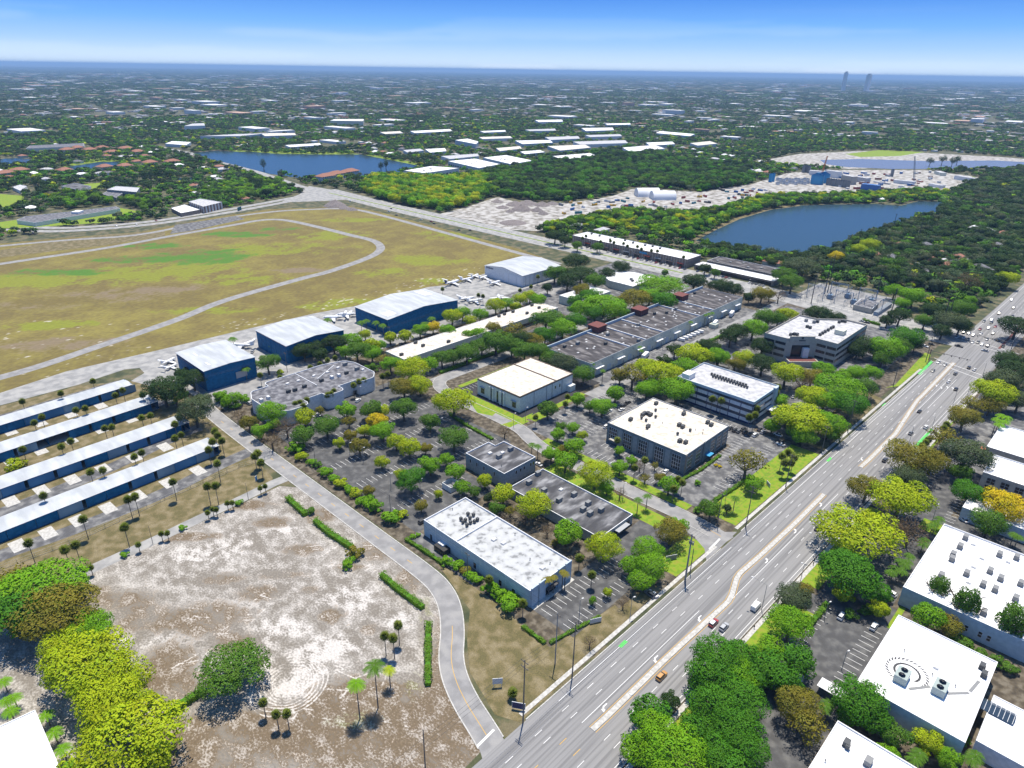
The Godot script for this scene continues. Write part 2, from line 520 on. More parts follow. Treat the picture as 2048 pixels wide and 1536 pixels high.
func make_ground() -> void:
	# one sheet out to the horizon, fine near the camera and coarse far away
	var st := begin()
	var ticks := [-120000.0, -60000.0, -24000.0, -9000.0, -4000.0, -1500.0, -500.0, 0.0, 500.0, 1000.0, 2000.0, 5000.0, 12000.0, 30000.0, 60000.0, 120000.0]
	st.set_normal(Vector3.UP)
	for i in ticks.size() - 1:
		for j in ticks.size() - 1:
			var a := Vector3(ticks[i], 0, ticks[j]); var c := Vector3(ticks[i + 1], 0, ticks[j + 1])
			var b := Vector3(c.x, 0, a.z); var d := Vector3(a.x, 0, c.z)
			for q in [a, b, c, a, c, d]:
				st.add_vertex(q)
	setting("ground", done(st), mats.land)
	# airfield grass
	var af := Ground.new(-260.0, -1000.0, 830.0, 640.0, 900)
	for b in [[390, 512, 110, 26], [470, 468, 90, 13], [560, 458, 60, 10], [110, 545, 120, 12], [300, 492, 70, 12], [250, 520, 80, 12]]:
		var m := pxm(b[0], b[1])
		af.blob("green", g2(b[0], b[1]), b[2] * m, b[3] * m * 2.6, 0.95, 0.75)
	for b in [[330, 540, 170, 30], [560, 500, 170, 25], [150, 560, 170, 25], [700, 605, 130, 10], [860, 520, 90, 22], [900, 470, 100, 18], [760, 545, 90, 16], [480, 560, 110, 20], [100, 650, 80, 12], [640, 470, 120, 20], [30, 560, 90, 24], [430, 620, 120, 12], [730, 440, 90, 10], [640, 615, 80, 9], [880, 565, 70, 12]]:
		var m := pxm(b[0], b[1])
		af.blob("yellow", g2(b[0], b[1]), b[2] * m, b[3] * m * 2.6, 0.75, 0.75)
	for b in [[240, 590, 160, 22], [120, 690, 160, 16], [60, 610, 90, 14], [600, 540, 60, 10], [350, 575, 90, 12]]:
		var m := pxm(b[0], b[1])
		af.blob("tan", g2(b[0], b[1]), b[2] * m, b[3] * m * 2.6, 0.8, 0.75)
	rng.seed = 40
	for k in 150:
		var p := g2(rng.randf_range(0, 330), rng.randf_range(640, 760)) if k < 60 else g2(rng.randf_range(380, 950), 0.0 + rng.randf_range(-12, 12) + 705 - 0.27 * 380).lerp(g2(520, 660), 0.0)
		if k >= 60:
			var t := rng.randf()
			p = g2(lerpf(430, 960, t), lerpf(660, 540, t) + rng.randf_range(-9, 7))
		var r := rng.randf_range(0.6, 1.6)
		af.blob("chalk", p, r * 1.6, r, 1.2)
	var am := ground_material("airfield", af, [["yellow", Color(0.17, 0.185, 0.014), 0.38, 0.5], ["tan", Color(0.17, 0.13, 0.075), 0.4, 0.6], ["green", Color(0.06, 0.15, 0.008), 0.45, 0.5], ["chalk", Color(0.38, 0.35, 0.3), 0.55, 0.7]], [Color(0.13, 0.1, 0.026), Color(0.19, 0.16, 0.034)], 0.16, 51)
	var fieldp := gl([-420, 905, 0, 795, 132, 748, 310, 708, 470, 669, 628, 632, 711, 617, 857, 579, 960, 553, 1000, 556, 1105, 522, 1040, 498, 760, 424, 700, 412, 640, 415, 540, 418, 420, 436, 280, 464, 100, 478, -300, 515, -700, 560, -700, 905])
	setting("airfield_grass", sheet_mesh(fieldp, Vector2(af.x0, af.z0), Vector2(af.w, af.d)), am, 0.03)
	# the cleared sandy lot
	var sl := Ground.new(-10.0, -285.0, 145.0, 200.0, 1024)
	for b in [[255, 1205, 70, 22], [300, 1240, 80, 26], [420, 1240, 90, 34], [330, 1330, 60, 40], [330, 1385, 80, 30], [520, 1185, 60, 18], [440, 1160, 60, 14], [600, 1100, 44, 14], [700, 1135, 34, 10], [540, 1045, 44, 14], [660, 1230, 34, 18], [740, 1258, 26, 14], [600, 1450, 130, 40], [720, 1490, 170, 60], [870, 1480, 110, 70], [450, 1490, 140, 60], [885, 1340, 40, 110], [820, 1160, 34, 40], [700, 1400, 90, 40], [800, 1400, 90, 40], [330, 1500, 90, 50], [180, 1190, 50, 20], [480, 1010, 90, 12], [350, 1075, 110, 10], [760, 1100, 60, 26], [640, 1030, 40, 20], [960, 1440, 60, 90], [620, 1180, 26, 10], [470, 1285, 60, 20], [560, 1150, 60, 12]]:
		var m := pxm(b[0], b[1])
		sl.blob("brown", g2(b[0], b[1]), b[2] * m, b[3] * m * 1.6, 0.8, 0.75)
	for b in [[360, 1275, 60, 22], [240, 1280, 30, 44], [560, 1255, 70, 24], [595, 1370, 60, 36], [600, 1460, 30, 20], [520, 1315, 30, 40], [700, 1290, 50, 20], [400, 1110, 80, 22], [470, 1080, 70, 20], [690, 1200, 70, 34], [800, 1240, 30, 20], [560, 1060, 40, 14], [480, 1210, 50, 20], [640, 1300, 60, 24], [410, 1245, 26, 12]]:
		var m := pxm(b[0], b[1])
		sl.blob("white", g2(b[0], b[1]), b[2] * m, b[3] * m * 1.6, 0.7, 0.75)
	for b in [[920, 1300, 40, 60], [1000, 1290, 60, 40], [700, 1440, 60, 16], [830, 1370, 30, 30], [970, 1340, 30, 40], [850, 1240, 16, 60]]:
		var m := pxm(b[0], b[1])
		sl.blob("green", g2(b[0], b[1]), b[2] * m, b[3] * m * 1.6, 0.6, 0.75)
	var c0 := g2(576, 1367)
	for k in 7:
		var ring := PackedVector2Array()
		var rr := 5.0 + k * 1.15
		for i in 40:
			var t := TAU * (i / 39.0) * (0.8 + 0.2 * (k % 2)) + k
			ring.append(c0 + Vector2(cos(t) * rr * (1.0 + 0.06 * sin(3 * t + k)), sin(t) * rr))
		sl.stroke("tracks", ring, 0.34, 1.0)
	for k in 3:
		var ring := PackedVector2Array()
		for i in 30:
			var t := PI * 1.4 * (i / 29.0) - 2.6
			ring.append(g2(480, 1112) + Vector2(cos(t), sin(t)) * (7.5 + k * 0.8))
		sl.stroke("tracks", ring, 0.3, 0.8)
	rng.seed = 41
	for k in 150:
		var p := g2(rng.randf_range(330, 800), rng.randf_range(1090, 1440))
		var dirn := Vector2.from_angle(rng.randf_range(0.4, 1.2) if k % 3 else rng.randf_range(-0.5, 0.1))
		var ln := PackedVector2Array()
		for i in 6:
			ln.append(p + dirn * i * rng.randf_range(1.2, 2.2) + dirn.orthogonal() * sin(i * 0.5 + k) * 0.4)
		sl.stroke("tracks", ln, rng.randf_range(0.2, 0.34), rng.randf_range(0.3, 0.62))
	for k in 420:
		var p := g2(rng.randf_range(180, 980), rng.randf_range(1000, 1530))
		var dirn := Vector2.from_angle(rng.randf_range(0.0, TAU))
		sl.stroke("straw", PackedVector2Array([p, p + dirn * rng.randf_range(0.4, 1.3)]), 0.22, 0.7)
	var sm := ground_material("sandy_lot", sl, [["white", Color(0.48, 0.455, 0.43), 0.42, 0.6], ["brown", Color(0.135, 0.1, 0.062), 0.27, 0.5], ["green", Color(0.12, 0.12, 0.03), 0.45, 0.5], ["tracks", Color(0.5, 0.47, 0.44), 0.3, 0.6], ["straw", Color(0.36, 0.3, 0.24), 0.45, 0.4]], [Color(0.18, 0.16, 0.135), Color(0.33, 0.31, 0.285)], 0.25, 52, Color(0.46, 0.43, 0.4))
	setting("sandy_ground", sheet_mesh(gl([-60, 1275, 100, 1180, 145, 1163, 400, 1046, 560, 972, 600, 975, 800, 1125, 872, 1185, 893, 1225, 893, 1265, 884, 1320, 890, 1365, 930, 1435, 965, 1500, 930, 1536, 850, 1620, 0, 1640]), Vector2(sl.x0, sl.z0), Vector2(sl.w, sl.d)), sm, 0.03)
	# verge east of the winding road, still dry grass
	setting("verge_grass", sheet_mesh(gl([870, 1120, 1000, 1210, 1050, 1255, 1100, 1295, 1230, 1210, 1262, 1240, 1040, 1445, 990, 1430, 940, 1345, 934, 1280, 940, 1220, 905, 1170]), Vector2(sl.x0, sl.z0), Vector2(sl.w, sl.d)), mats.dry_grass, 0.035)
	# airfield pavements
	patch("apron", gl([-420, 905, 0, 786, 132, 743, 310, 702, 469, 664, 628, 627, 711, 612, 857, 574, 913, 568, 975, 545, 1050, 556, 1125, 560, 1120, 585, 1040, 600, 960, 622, 900, 650, 790, 680, 760, 685, 700, 705, 640, 745, 560, 775, 500, 790, 440, 815, 400, 800, 345, 762, 300, 772, 262, 762, 289, 746, 279, 736, 249, 739, 158, 769, 0, 811, -420, 930]), 0.045, mats.apron)
	var loop := smooth_line(gl([-420, 850, 0, 755, 205, 690, 352, 640, 450, 601, 600, 558, 655, 544, 725, 520, 755, 505, 761, 493, 745, 481, 700, 470, 640, 455, 581, 442, 545, 439, 510, 442, 478, 448, 342, 472, 205, 497, 0, 528, -400, 590]), 10.0)
	patch("airfield_track", band(loop, -4.6, 4.6), 0.05, mats.asphalt_pale)
	var track2 := smooth_line(gl([1120, 528, 1015, 500, 752, 428, 690, 418, 620, 419, 540, 424, 420, 441, 280, 469, 100, 483, -300, 520]), 12.0)
	patch("perimeter_track", band(track2, -4.0, 4.0), 0.05, mats.asphalt_pale)
	patch("old_pavement", gl([350, 450, 470, 432, 490, 438, 380, 462, 340, 468]), 0.06, mats.asphalt_mid)
	patch("bare_ground", gl([0, 500, 200, 470, 330, 462, 330, 472, 200, 492, 0, 515]), 0.04, mats.dry_grass)
	# hangar rows yard
	patch("hangar_yard_grass", gl([-160, 860, 0, 812, 160, 771, 255, 762, 330, 770, 400, 800, 545, 955, 545, 965, 400, 1040, 145, 1160, 60, 1200, -160, 1290]), 0.03, mats.dry_grass)
	for l in [[-160, 963, 0, 908, 150, 858, 300, 812, 345, 800], [-160, 1082, 0, 1026, 200, 945, 370, 865, 400, 855], [-160, 1190, 0, 1112, 150, 1058, 330, 985, 440, 930, 520, 895], [-160, 880, 0, 836, 120, 800, 240, 765]]:
		patch("hangar_lane", band(smooth_line(gl(l), 12.0), -4.2, 4.2), 0.05, mats.asphalt_mid)
	rng.seed = 9
	for r in [[[15, 1100], [435, 925], 7], [[0, 1010], [370, 880], 6], [[0, 930], [300, 825], 5], [[0, 870], [240, 800], 4]]:
		for i in r[2]:
			var t: float = (i + 0.35) / r[2]
			var p := g2(lerpf(r[0][0], r[1][0], t), lerpf(r[0][1], r[1][1], t))
			var o := MeshInstance3D.new()
			o.name = numbered("concrete_ramp")
			o.mesh = slab(PackedVector2Array([Vector2(-2.6, -4.5), Vector2(2.6, -4.5), Vector2(2.6, 4.5), Vector2(-2.6, 4.5)]), -0.05, 0.08)
			o.material_override = mats.concrete
			o.position = Vector3(p.x, 0, p.y)
			o.rotation.y = 0.06
			o.set_meta("kind", "structure")
			add_child(o)
	# the campus between the winding road and the cross road
	patch("campus_ground", rect(133.5, 566, -378, -96), 0.03, mats.park_soil)
	patch("parking_lot", rect(142, 189, -322, -190), 0.06, mats.asphalt_dark)
	patch("parking_lot", rect(189, 226, -322, -216), 0.06, mats.asphalt_dark)
	patch("parking_lot", rect(136.8, 143.4, -190, -150), 0.062, mats.asphalt_mid)
	patch("parking_lot", rect(143.5, 188, -126, -106), 0.06, mats.asphalt_dark)
	patch("parking_lot", rect(188, 224, -128.5, -108), 0.06, mats.asphalt_dark)
	patch("parking_lot", rect(243, 262.8, -215, -114), 0.06, mats.asphalt_mid)
	patch("parking_lot", rect(262.8, 330, -132, -108), 0.06, mats.asphalt_mid)
	patch("parking_lot", rect(243, 334, -222, -183), 0.064, mats.asphalt_mid)
	patch("parking_lot", rect(306, 334, -183, -132), 0.064, mats.asphalt_mid)
	patch("parking_lot", rect(334, 560, -214, -108), 0.058, mats.asphalt_mid)
	patch("new_pavement", rect(247.5, 320, -284, -229), 0.07, mats.asphalt_new)
	patch("loading_yard", rect(318, 528, -237.5, -226), 0.06, mats.asphalt_mid)
	patch("service_road", rect(300, 566, -226, -216.5), 0.075, mats.asphalt_pale)
	patch("back_street", rect(246, 566, -307.5, -298), 0.075, mats.asphalt_pale)
	patch("parking_lot", rect(250, 420, -324, -312), 0.06, mats.asphalt_mid)
	patch("parking_lot", rect(136, 218, -372, -356), 0.066, mats.asphalt_pale)
	patch("hangar_street", rect(130, 480, -384, -370), 0.068, mats.asphalt_pale)
	patch("office_yard", rect(405, 566, -400, -312), 0.05, mats.asphalt_mid)
	for l in [[243.5, 250, -285, -225], [252, 262, -229, -222], [266, 300, -228.5, -224.5], [252.5, 300, -288, -284.5]]:
		patch("lawn", rect(l[0], l[1], l[2], l[3]), 0.085, mats.lawn)
	patch("lawn", gl([940, 805, 965, 800, 995, 822, 985, 832, 955, 826]), 0.09, mats.lawn)
	patch("lawn", gl([1000, 850, 1040, 838, 1066, 826, 1060, 836, 1020, 855]), 0.09, mats.lawn)
	# verges beside the wide road
	patch("verge_grass", PackedVector2Array([rz(140, -103.5), rz(186, -103.5), rz(186, -98.4), rz(128, -98.4)]), 0.085, mats.dry_grass)
	patch("lawn", PackedVector2Array([rz(196, -110), rz(222, -110), rz(222, -98.4), rz(196, -98.4)]), 0.085, mats.lawn)
	patch("lawn", PackedVector2Array([rz(243, -113), rz(330, -113), rz(330, -98.4), rz(243, -98.4)]), 0.087, mats.lawn)
	patch("verge_grass", PackedVector2Array([rz(336, -113), rz(430, -113), rz(424, -98.4), rz(336, -98.4)]), 0.087, mats.dry_grass)
	patch("lawn", gl([1790, 770, 1850, 705, 1862, 710, 1850, 735, 1800, 772, 1770, 776]), 0.09, mats.lawn)
	patch("lawn", rect(217, 226.4, -186, -120), 0.086, mats.lawn)
	patch("lawn", rect(237.8, 243, -205, -118), 0.086, mats.lawn)
	# roads
	var r1 := smooth_line(PackedVector2Array([Vector2(90, -88)] + Array(xz([94.2, -95, 96, -100, 99.5, -112.5, 103.3, -122, 108.2, -129.5, 115.8, -137.5, 122.6, -146.5, 126.8, -156, 128.4, -168, 128.5, -200, 128.5, -266, 128.4, -312, 129, -352, 131, -378]))), 3.0)
	var road1 := patch("winding_road", band(r1, -3.9, 3.9), 0.08, mats.asphalt_pale)
	for s in [-1, 1]:
		part(road1, "kerb", slab(band(r1.slice(5), s * 3.9, s * 4.3), 0.0, 0.13), mats.concrete)
	part(road1, "centre_line", sheet_mesh(band(r1.slice(6, 27), -0.1, 0.1)), mats.paint_yellow, Vector3(0, 0.02, 0))
	for i in 16:
		part(road1, "lane_dash", sheet_mesh(rect(128.35, 128.6, -176.0 - i * 11.0, -179.0 - i * 11.0)), mats.paint_yellow, Vector3(0, 0.02, 0))
	part(road1, "stop_line", sheet_mesh(gl([953, 1491, 957, 1494, 990, 1461, 986, 1458])), mats.paint_white, Vector3(0, 0.02, 0))
	var r2 := smooth_line(xz([231, -94, 232.4, -106, 233, -120, 232.3, -140, 232.6, -165, 232.6, -196, 235.5, -210, 239.5, -222, 240.5, -240, 240, -262, 241.5, -285, 245.5, -297, 254, -303, 268, -303]), 3.0)
	var road2 := patch("side_street", band(r2, -4.0, 4.0), 0.082, mats.asphalt_pale)
	for s in [-1, 1]:
		part(road2, "kerb", slab(band(r2.slice(4), s * 4.0, s * 4.3), 0.0, 0.12), mats.concrete)
	part(road2, "centre_line", sheet_mesh(band(r2.slice(2, 9), -0.1, 0.1)), mats.paint_yellow, Vector3(0, 0.02, 0))
	patch("side_street_mouth", gl([1372, 1040, 1400, 1052, 1440, 1064, 1474, 1064, 1440, 1096, 1421, 1114, 1414, 1128, 1409, 1098, 1388, 1074, 1356, 1052]), 0.086, mats.asphalt_pale)
	part(road2, "stop_line", sheet_mesh(gl([1417, 1098, 1421, 1100, 1441, 1079, 1438, 1077])), mats.paint_white, Vector3(0, 0.02, 0))
	patch("hangar_lane_street", band(smooth_line(gl([20, 1218, 145, 1156, 300, 1085, 400, 1037, 500, 990, 548, 966, 590, 950]), 10.0), -2.9, 2.9), 0.06, mats.apron)
	# the wide road
	var wide := setting("wide_road", sheet_mesh(PackedVector2Array([rz(-60, -94.8), rz(1900, -94.8), rz(1900, -62.5), rz(380, -62.6), rz(330, -65.3), rz(-60, -65.3)]), Vector2.ZERO, Vector2(220, 34)), mats.wide_road, 0.09)
	wide_road_marks(wide)
	# the cross road
	var cross := setting("cross_road", sheet_mesh(PackedVector2Array([Vector2(556, -60), Vector2(557, -140), Vector2(567, -220), Vector2(567, -480), Vector2(566, -800), Vector2(574, -985), Vector2(612, -985), Vector2(603, -800), Vector2(601, -480), Vector2(601, -120), Vector2(604, -60)])), mats.apron, 0.07)
	for i in 60:
		for x in [575.0, 579.5, 589.5, 594.0]:
			part(cross, "lane_dash", dash_z(), mats.paint_white, Vector3(x, 0.02, -130.0 - i * 12.2))
	part(cross, "median", slab(rect(583.4, 585.6, -960, -330), 0.0, 0.15), mats.lawn)
	for b in [[-320, -230], [-215, -150]]:
		part(cross, "median", slab(rect(583.6, 585.2, b[0], b[1]), 0.0, 0.15), mats.concrete)
	var fl := smooth_line(gl([-300, 468, 0, 457, 130, 459, 290, 447, 420, 428, 540, 407, 650, 386]), 15.0)
	patch("far_crossing_road", band(fl, -15.0, -3.0), 0.075, mats.apron)
	patch("far_crossing_road", band(fl, 3.0, 15.0), 0.075, mats.apron)
	patch("far_avenue", band(smooth_line(gl([650, 388, 600, 374, 540, 354, 480, 334, 390, 309, 300, 291]), 15.0), -10.0, 10.0), 0.078, mats.apron)
	patch("far_junction", gl([560, 405, 600, 388, 618, 372, 690, 384, 712, 398, 650, 402]), 0.08, mats.apron)

var dash_mesh_z: ArrayMesh
func dash_z() -> ArrayMesh:
	if dash_mesh_z == null:
		dash_mesh_z = sheet_mesh(rect(-0.13, 0.13, -3.1, 0))
	return dash_mesh_z

func wide_road_marks(road: MeshInstance3D) -> void:
	var dash := sheet_mesh(PackedVector2Array([Vector2(0, -0.09), Vector2(3.1, -0.045), Vector2(3.1, 0.135), Vector2(0, 0.09)]))
	for z in [-89.2, -85.8, -74.05, -70.5]:
		for i in 47:
			var x := -4.0 + i * 12.19 + (0.0 if z < -80.0 else 1.0)
			if x > 488.0 and x < 575.0:
				continue
			if i > 36 and z > -80:
				continue
			var p := rz(x, z)
			part(road, "lane_dash", dash, mats.paint_white, Vector3(p.x, 0.02, p.y))
	for i in 17:
		var p := rz(300.0 + i * 12.19, -81.4)
		if i > 0:
			part(road, "lane_dash", dash, mats.paint_white, Vector3(p.x, 0.02, p.y))
	for i in 26:
		for z in [-79.2, -75.8, -72.4, -69.0, -82.6]:
			var p := rz(590.0 + i * 12.19, z)
			part(road, "lane_dash", dash, mats.paint_white, Vector3(p.x, 0.021, p.y))
	for b in [[-60, 88, -92.5], [120, 228, -92.4], [238, 486, -92.4], [-60, 500, -66.6], [119, 186, -82.4], [198, 262, -82.4 + 5.4], [268, 300, -77.0], [420, 490, -79.0], [430, 490, -75.6], [600, 1200, -66.0], [600, 1200, -92.2]]:
		part(road, "edge_line", sheet_mesh(road_band(b[0], b[1], b[2] - 0.1, b[2] + 0.1)), mats.paint_white, Vector3(0, 0.022, 0))
	for b in [[360, 486, -94.0], [340, 490, -65.0]]:
		part(road, "edge_line", sheet_mesh(road_band(b[0], b[1], b[2] - 0.08, b[2] + 0.08)), mats.paint_white, Vector3(0, 0.022, 0))
	for b in [[60, 116, -82.3], [60, 116, -77.2]]:
		for i in 5:
			part(road, "yellow_dash", sheet_mesh(road_band(60 + i * 12.19, 63.1 + i * 12.19, b[2] - 0.1, b[2] + 0.1)), mats.paint_yellow, Vector3(0, 0.022, 0))
	for q in [[1236, 1293, 1243, 1296, 1256, 1284, 1249, 1280], [1835, 748, 1841, 750, 1866, 724, 1862, 721], [1763, 812, 1767, 813, 1773, 807, 1770, 806], [1827, 893, 1833, 896, 1866, 860, 1862, 857], [1652, 922, 1657, 924, 1664, 917, 1660, 914]]:
		part(road, "green_lane", sheet_mesh(gl(q)), mats.paint_green, Vector3(0, 0.024, 0))
	# raised medians
	for l in [[1185, 1460, 1210, 1437, 1240, 1408, 1330, 1320, 1457, 1203, 1464, 1190, 1473, 1158, 1480, 1147, 1520, 1112, 1589, 1048, 1648, 989], [1721, 935, 1740, 918, 1770, 888, 1790, 869, 1810, 838, 1834, 802, 1850, 786, 1878, 757, 1908, 726]]:
		var p := gl(l)
		var fine := PackedVector2Array([p[0]])
		for i in p.size() - 1:
			fine.append(p[i].lerp(p[i + 1], 0.5)); fine.append(p[i + 1])
		fine = smooth_line(fine, 3.0)
		part(road, "median", slab(band(fine, -0.85, 0.85), 0.0, 0.16), mats.concrete)
		for s in [-1, 1]:
			part(road, "yellow_line", sheet_mesh(band(fine, s * 1.15, s * 1.33)), mats.paint_yellow, Vector3(0, 0.022, 0))
	var far_median := PackedVector2Array([rz(575, -69.5), rz(1200, -69.5)])
	part(road, "median", slab(band(far_median, -0.8, 0.8), 0.0, 0.16), mats.brick_red)
	# turn arrows
	for q in [[1206, 1415, 1], [1309, 1318, 1], [1397, 1237, 1], [1535, 1122, -1], [1592, 1063, -1], [1643, 1010, -1], [1722, 918, 1], [1896, 775, -1], [1907, 777, -1], [1874, 772, -1], [1884, 776, -1]]:
		var p := g2(q[0], q[1])
		var s: float = q[2]
		var a := PackedVector2Array([Vector2(1.6, 0.15), Vector2(1.6, -0.15), Vector2(0.2, -0.25), Vector2(-0.5, 0.25), Vector2(-0.75, 0.0), Vector2(-1.1, 1.0), Vector2(-0.1, 0.9), Vector2(-0.3, 0.6), Vector2(0.3, 0.12)])
		for i in a.size():
			a[i] = p + Vector2(a[i].x * s, a[i].y * s) * 1.25
		part(road, "turn_arrow", sheet_mesh(a), mats.paint_white, Vector3(0, 0.024, 0))
	# stop lines and crossings at the junction
	for q in [[1862, 722, 1990, 770], [1868, 716, 1998, 763], [1905, 676, 2035, 715], [1912, 672, 2040, 709]]:
		part(road, "stop_line", sheet_mesh(band(gl(q), -0.25, 0.25)), mats.paint_white, Vector3(0, 0.024, 0))
	# kerbs and sidewalks on both sides
	var north := PackedVector2Array([rz(104, -96.4), rz(224, -96.4), rz(238, -96.4)])
	for b in [[108, 224], [241, 492]]:
		var p := PackedVector2Array()
		for i in 24:
			p.append(rz(lerpf(b[0], b[1], i / 23.0), -95.0))
		part(road, "kerb", slab(band(p, -0.15, 0.2), 0.0, 0.14), mats.concrete)
		part(road, "sidewalk", slab(band(p, -3.0, -1.5), 0.0, 0.06), mats.concrete)
	for b in [[60, 215], [226, 488]]:
		var p := PackedVector2Array()
		for i in 40:
			var x := lerpf(b[0], b[1], i / 39.0)
			p.append(rz(x, -65.3 + 2.7 * clampf((x - 330.0) / 50.0, 0, 1)))
		part(road, "kerb", slab(band(p, -0.2, 0.15), 0.0, 0.14), mats.concrete)
		part(road, "sidewalk", slab(band(p, 0.6, 2.2), 0.0, 0.06), mats.concrete)

func stalls(lot_name: String, from: Vector2, along: Vector2, n: int, depth: Vector2, y := 0.095) -> void:
	# painted parking bays: n bays of 2.75 m from a corner
	var st := begin()
	st.set_normal(Vector3.UP)
	for i in n + 1:
		var a := from + along.normalized() * 2.75 * i
		var b := a + depth
		var s := (b - a).normalized().orthogonal() * 0.08
		var q := [a - s, b - s, b + s, a + s]
		for k in [0, 1, 2, 0, 2, 3]:
			st.add_vertex(Vector3(q[k].x, 0, q[k].y))
	var o := setting(lot_name, done(st), mats.paint_white, y)
	o.set_meta("kind", "structure")

# ---------- buildings
var mesh_unit: ArrayMesh
var mesh_fan: ArrayMesh
var mesh_sky: ArrayMesh
var mesh_pipe: ArrayMesh

func make_roof_meshes() -> void:
	var st := begin()   # packaged air conditioner: case on a curb with a hood
	add_box(st, Vector3(0, 0.15, 0), Vector3(2.2, 0.3, 1.5))
	add_box(st, Vector3(0, 0.95, 0), Vector3(2.0, 1.3, 1.4))
	add_box(st, Vector3(1.15, 0.9, 0), Vector3(0.35, 0.7, 1.2))
	for s in [-0.45, 0.5]:
		tube(st, Vector3(s, 1.58, 0), Vector3(s, 1.78, 0), 0.42, 0.4, 10)
	mesh_unit = done(st)
	st = begin()        # upright condenser on feet
	add_box(st, Vector3(0, 0.85, 0), Vector3(0.95, 1.1, 0.95))
	for sx in [-0.4, 0.4]:
		for sz in [-0.4, 0.4]:
			tube(st, Vector3(sx, 0, sz), Vector3(sx, 0.35, sz), 0.05, 0.05, 4)
	tube(st, Vector3(0, 1.4, 0), Vector3(0, 1.62, 0), 0.42, 0.4, 10)
	mesh_fan = done(st)
	st = begin()
	add_box(st, Vector3(0, 0.2, 0), Vector3(1.5, 0.4, 1.2))
	add_box(st, Vector3(0, 0.46, 0), Vector3(1.3, 0.14, 1.0))
	mesh_sky = done(st)
	st = begin()
	tube(st, Vector3.ZERO, Vector3(0, 0.9, 0), 0.14, 0.14, 7)
	tube(st, Vector3(0, 0.9, 0), Vector3(0, 1.1, 0), 0.26, 0.05, 7)
	mesh_pipe = done(st)

func centre_of(poly: PackedVector2Array) -> Vector2:
	var c := Vector2.ZERO
	for p in poly: c += p
	return c / poly.size()

func building(called: String, label: String, category: String, poly: PackedVector2Array, h: float, wall: Material, roof: Material, parapet := 0.7, group := "", coping: Material = null) -> Node3D:
	var c := centre_of(poly)
	var o := thing(called, label, category, Vector3(c.x, 0, c.y), 0.0, group)
	o.set_meta("h", h - parapet)
	var loc := PackedVector2Array()
	for p in poly: loc.append(p - c)
	var st := begin()
	prism(loc, -0.3, h, st, false)
	part(o, "wall", done(st), wall)
	var inner := loc
	if parapet > 0.0:
		var ins := Geometry2D.offset_polygon(loc, -0.32)
		if ins.size() > 0:
			inner = ins[0]
			st = begin()
			prism(inner, h - parapet - 0.1, h, st, false, true)
			# the coping lies on top as a ring
			for i in loc.size():
				var a := loc[i]; var b := loc[(i + 1) % loc.size()]
				var a2 := nearest(inner, a); var b2 := nearest(inner, b)
				st.set_normal(Vector3.UP)
				for q in [a, b, b2, a, b2, a2]:
					st.add_vertex(Vector3(q.x, h, q.y))
			part(o, "parapet", done(st), coping if coping else mats.trim_white)
	part(o, "roof", sheet_mesh(inner), roof, Vector3(0, h - parapet, 0))
	return o

func nearest(poly: PackedVector2Array, p: Vector2) -> Vector2:
	var best := poly[0]
	for q in poly:
		if q.distance_squared_to(p) < best.distance_squared_to(p): best = q
	return best

func on_wall(o: Node3D, called: String, a: Vector2, b: Vector2, t: float, w: float, y0: float, y1: float, proud: float, m: Material, out := 0.0) -> MeshInstance3D:
	# a box on the outside of the wall from a to b, its middle t metres along; proud is its depth outwards
	var d := (b - a).normalized()
	var n := d.orthogonal()
	var mid := (a + b) * 0.5
	if n.dot(Vector2(o.position.x, o.position.z) - mid) > 0.0: n = -n
	var p := a + d * t + n * (out + proud * 0.5 - 0.05) - Vector2(o.position.x, o.position.z)
	return box(o, called, m, Vector3(p.x, (y0 + y1) * 0.5, p.y), Vector3(w, y1 - y0, proud + 0.1), -d.angle())

func window_on(o: Node3D, a: Vector2, b: Vector2, t: float, w: float, y0: float, y1: float, cols := 2, rows := 2, frame: Material = null, glass: Material = null) -> void:
	var fr := on_wall(o, "window", a, b, t, w, y0, y1, 0.1, frame if frame else mats.frame_white)
	var fx := w / cols
	var fy := (y1 - y0) / rows
	for i in cols:
		for j in rows:
			var p := MeshInstance3D.new()
			p.name = "pane"
			p.mesh = cubes
			p.material_override = glass if glass else mats.glass
			var s := Vector3((fx - 0.22) / w, (fy - 0.22) / (y1 - y0), 1.25)
			p.transform = Transform3D(Basis.from_scale(s), Vector3((i + 0.5) / cols - 0.5, (j + 0.5) / rows - 0.5, 0))
			fr.add_child(p, true)

func roof_units(o: Node3D, list: Array) -> void:
	# [photo x, photo y, kind]; kind u unit, d dark unit, c condenser, s skylight, p pipe
	var h: float = o.get_meta("h")
	for e in list:
		var p := g(e[0], e[1], h) - o.position
		p.y = h
		match e[2]:
			"u": part(o, "air_conditioner", mesh_unit, mats.unit_grey, p, Vector3.ONE * 1.25)
			"w": part(o, "air_conditioner", mesh_unit, mats.unit_white, p, Vector3.ONE * 1.1, PI / 2)
			"d": part(o, "air_conditioner", mesh_unit, mats.unit_dark, p, Vector3.ONE * 1.1)
			"c": part(o, "condenser", mesh_fan, mats.unit_dark, p, Vector3.ONE * 1.15)
			"s": part(o, "skylight", mesh_sky, mats.unit_white, p, Vector3.ONE * 1.3)
			"p": part(o, "vent_pipe", mesh_pipe, mats.unit_grey, p)

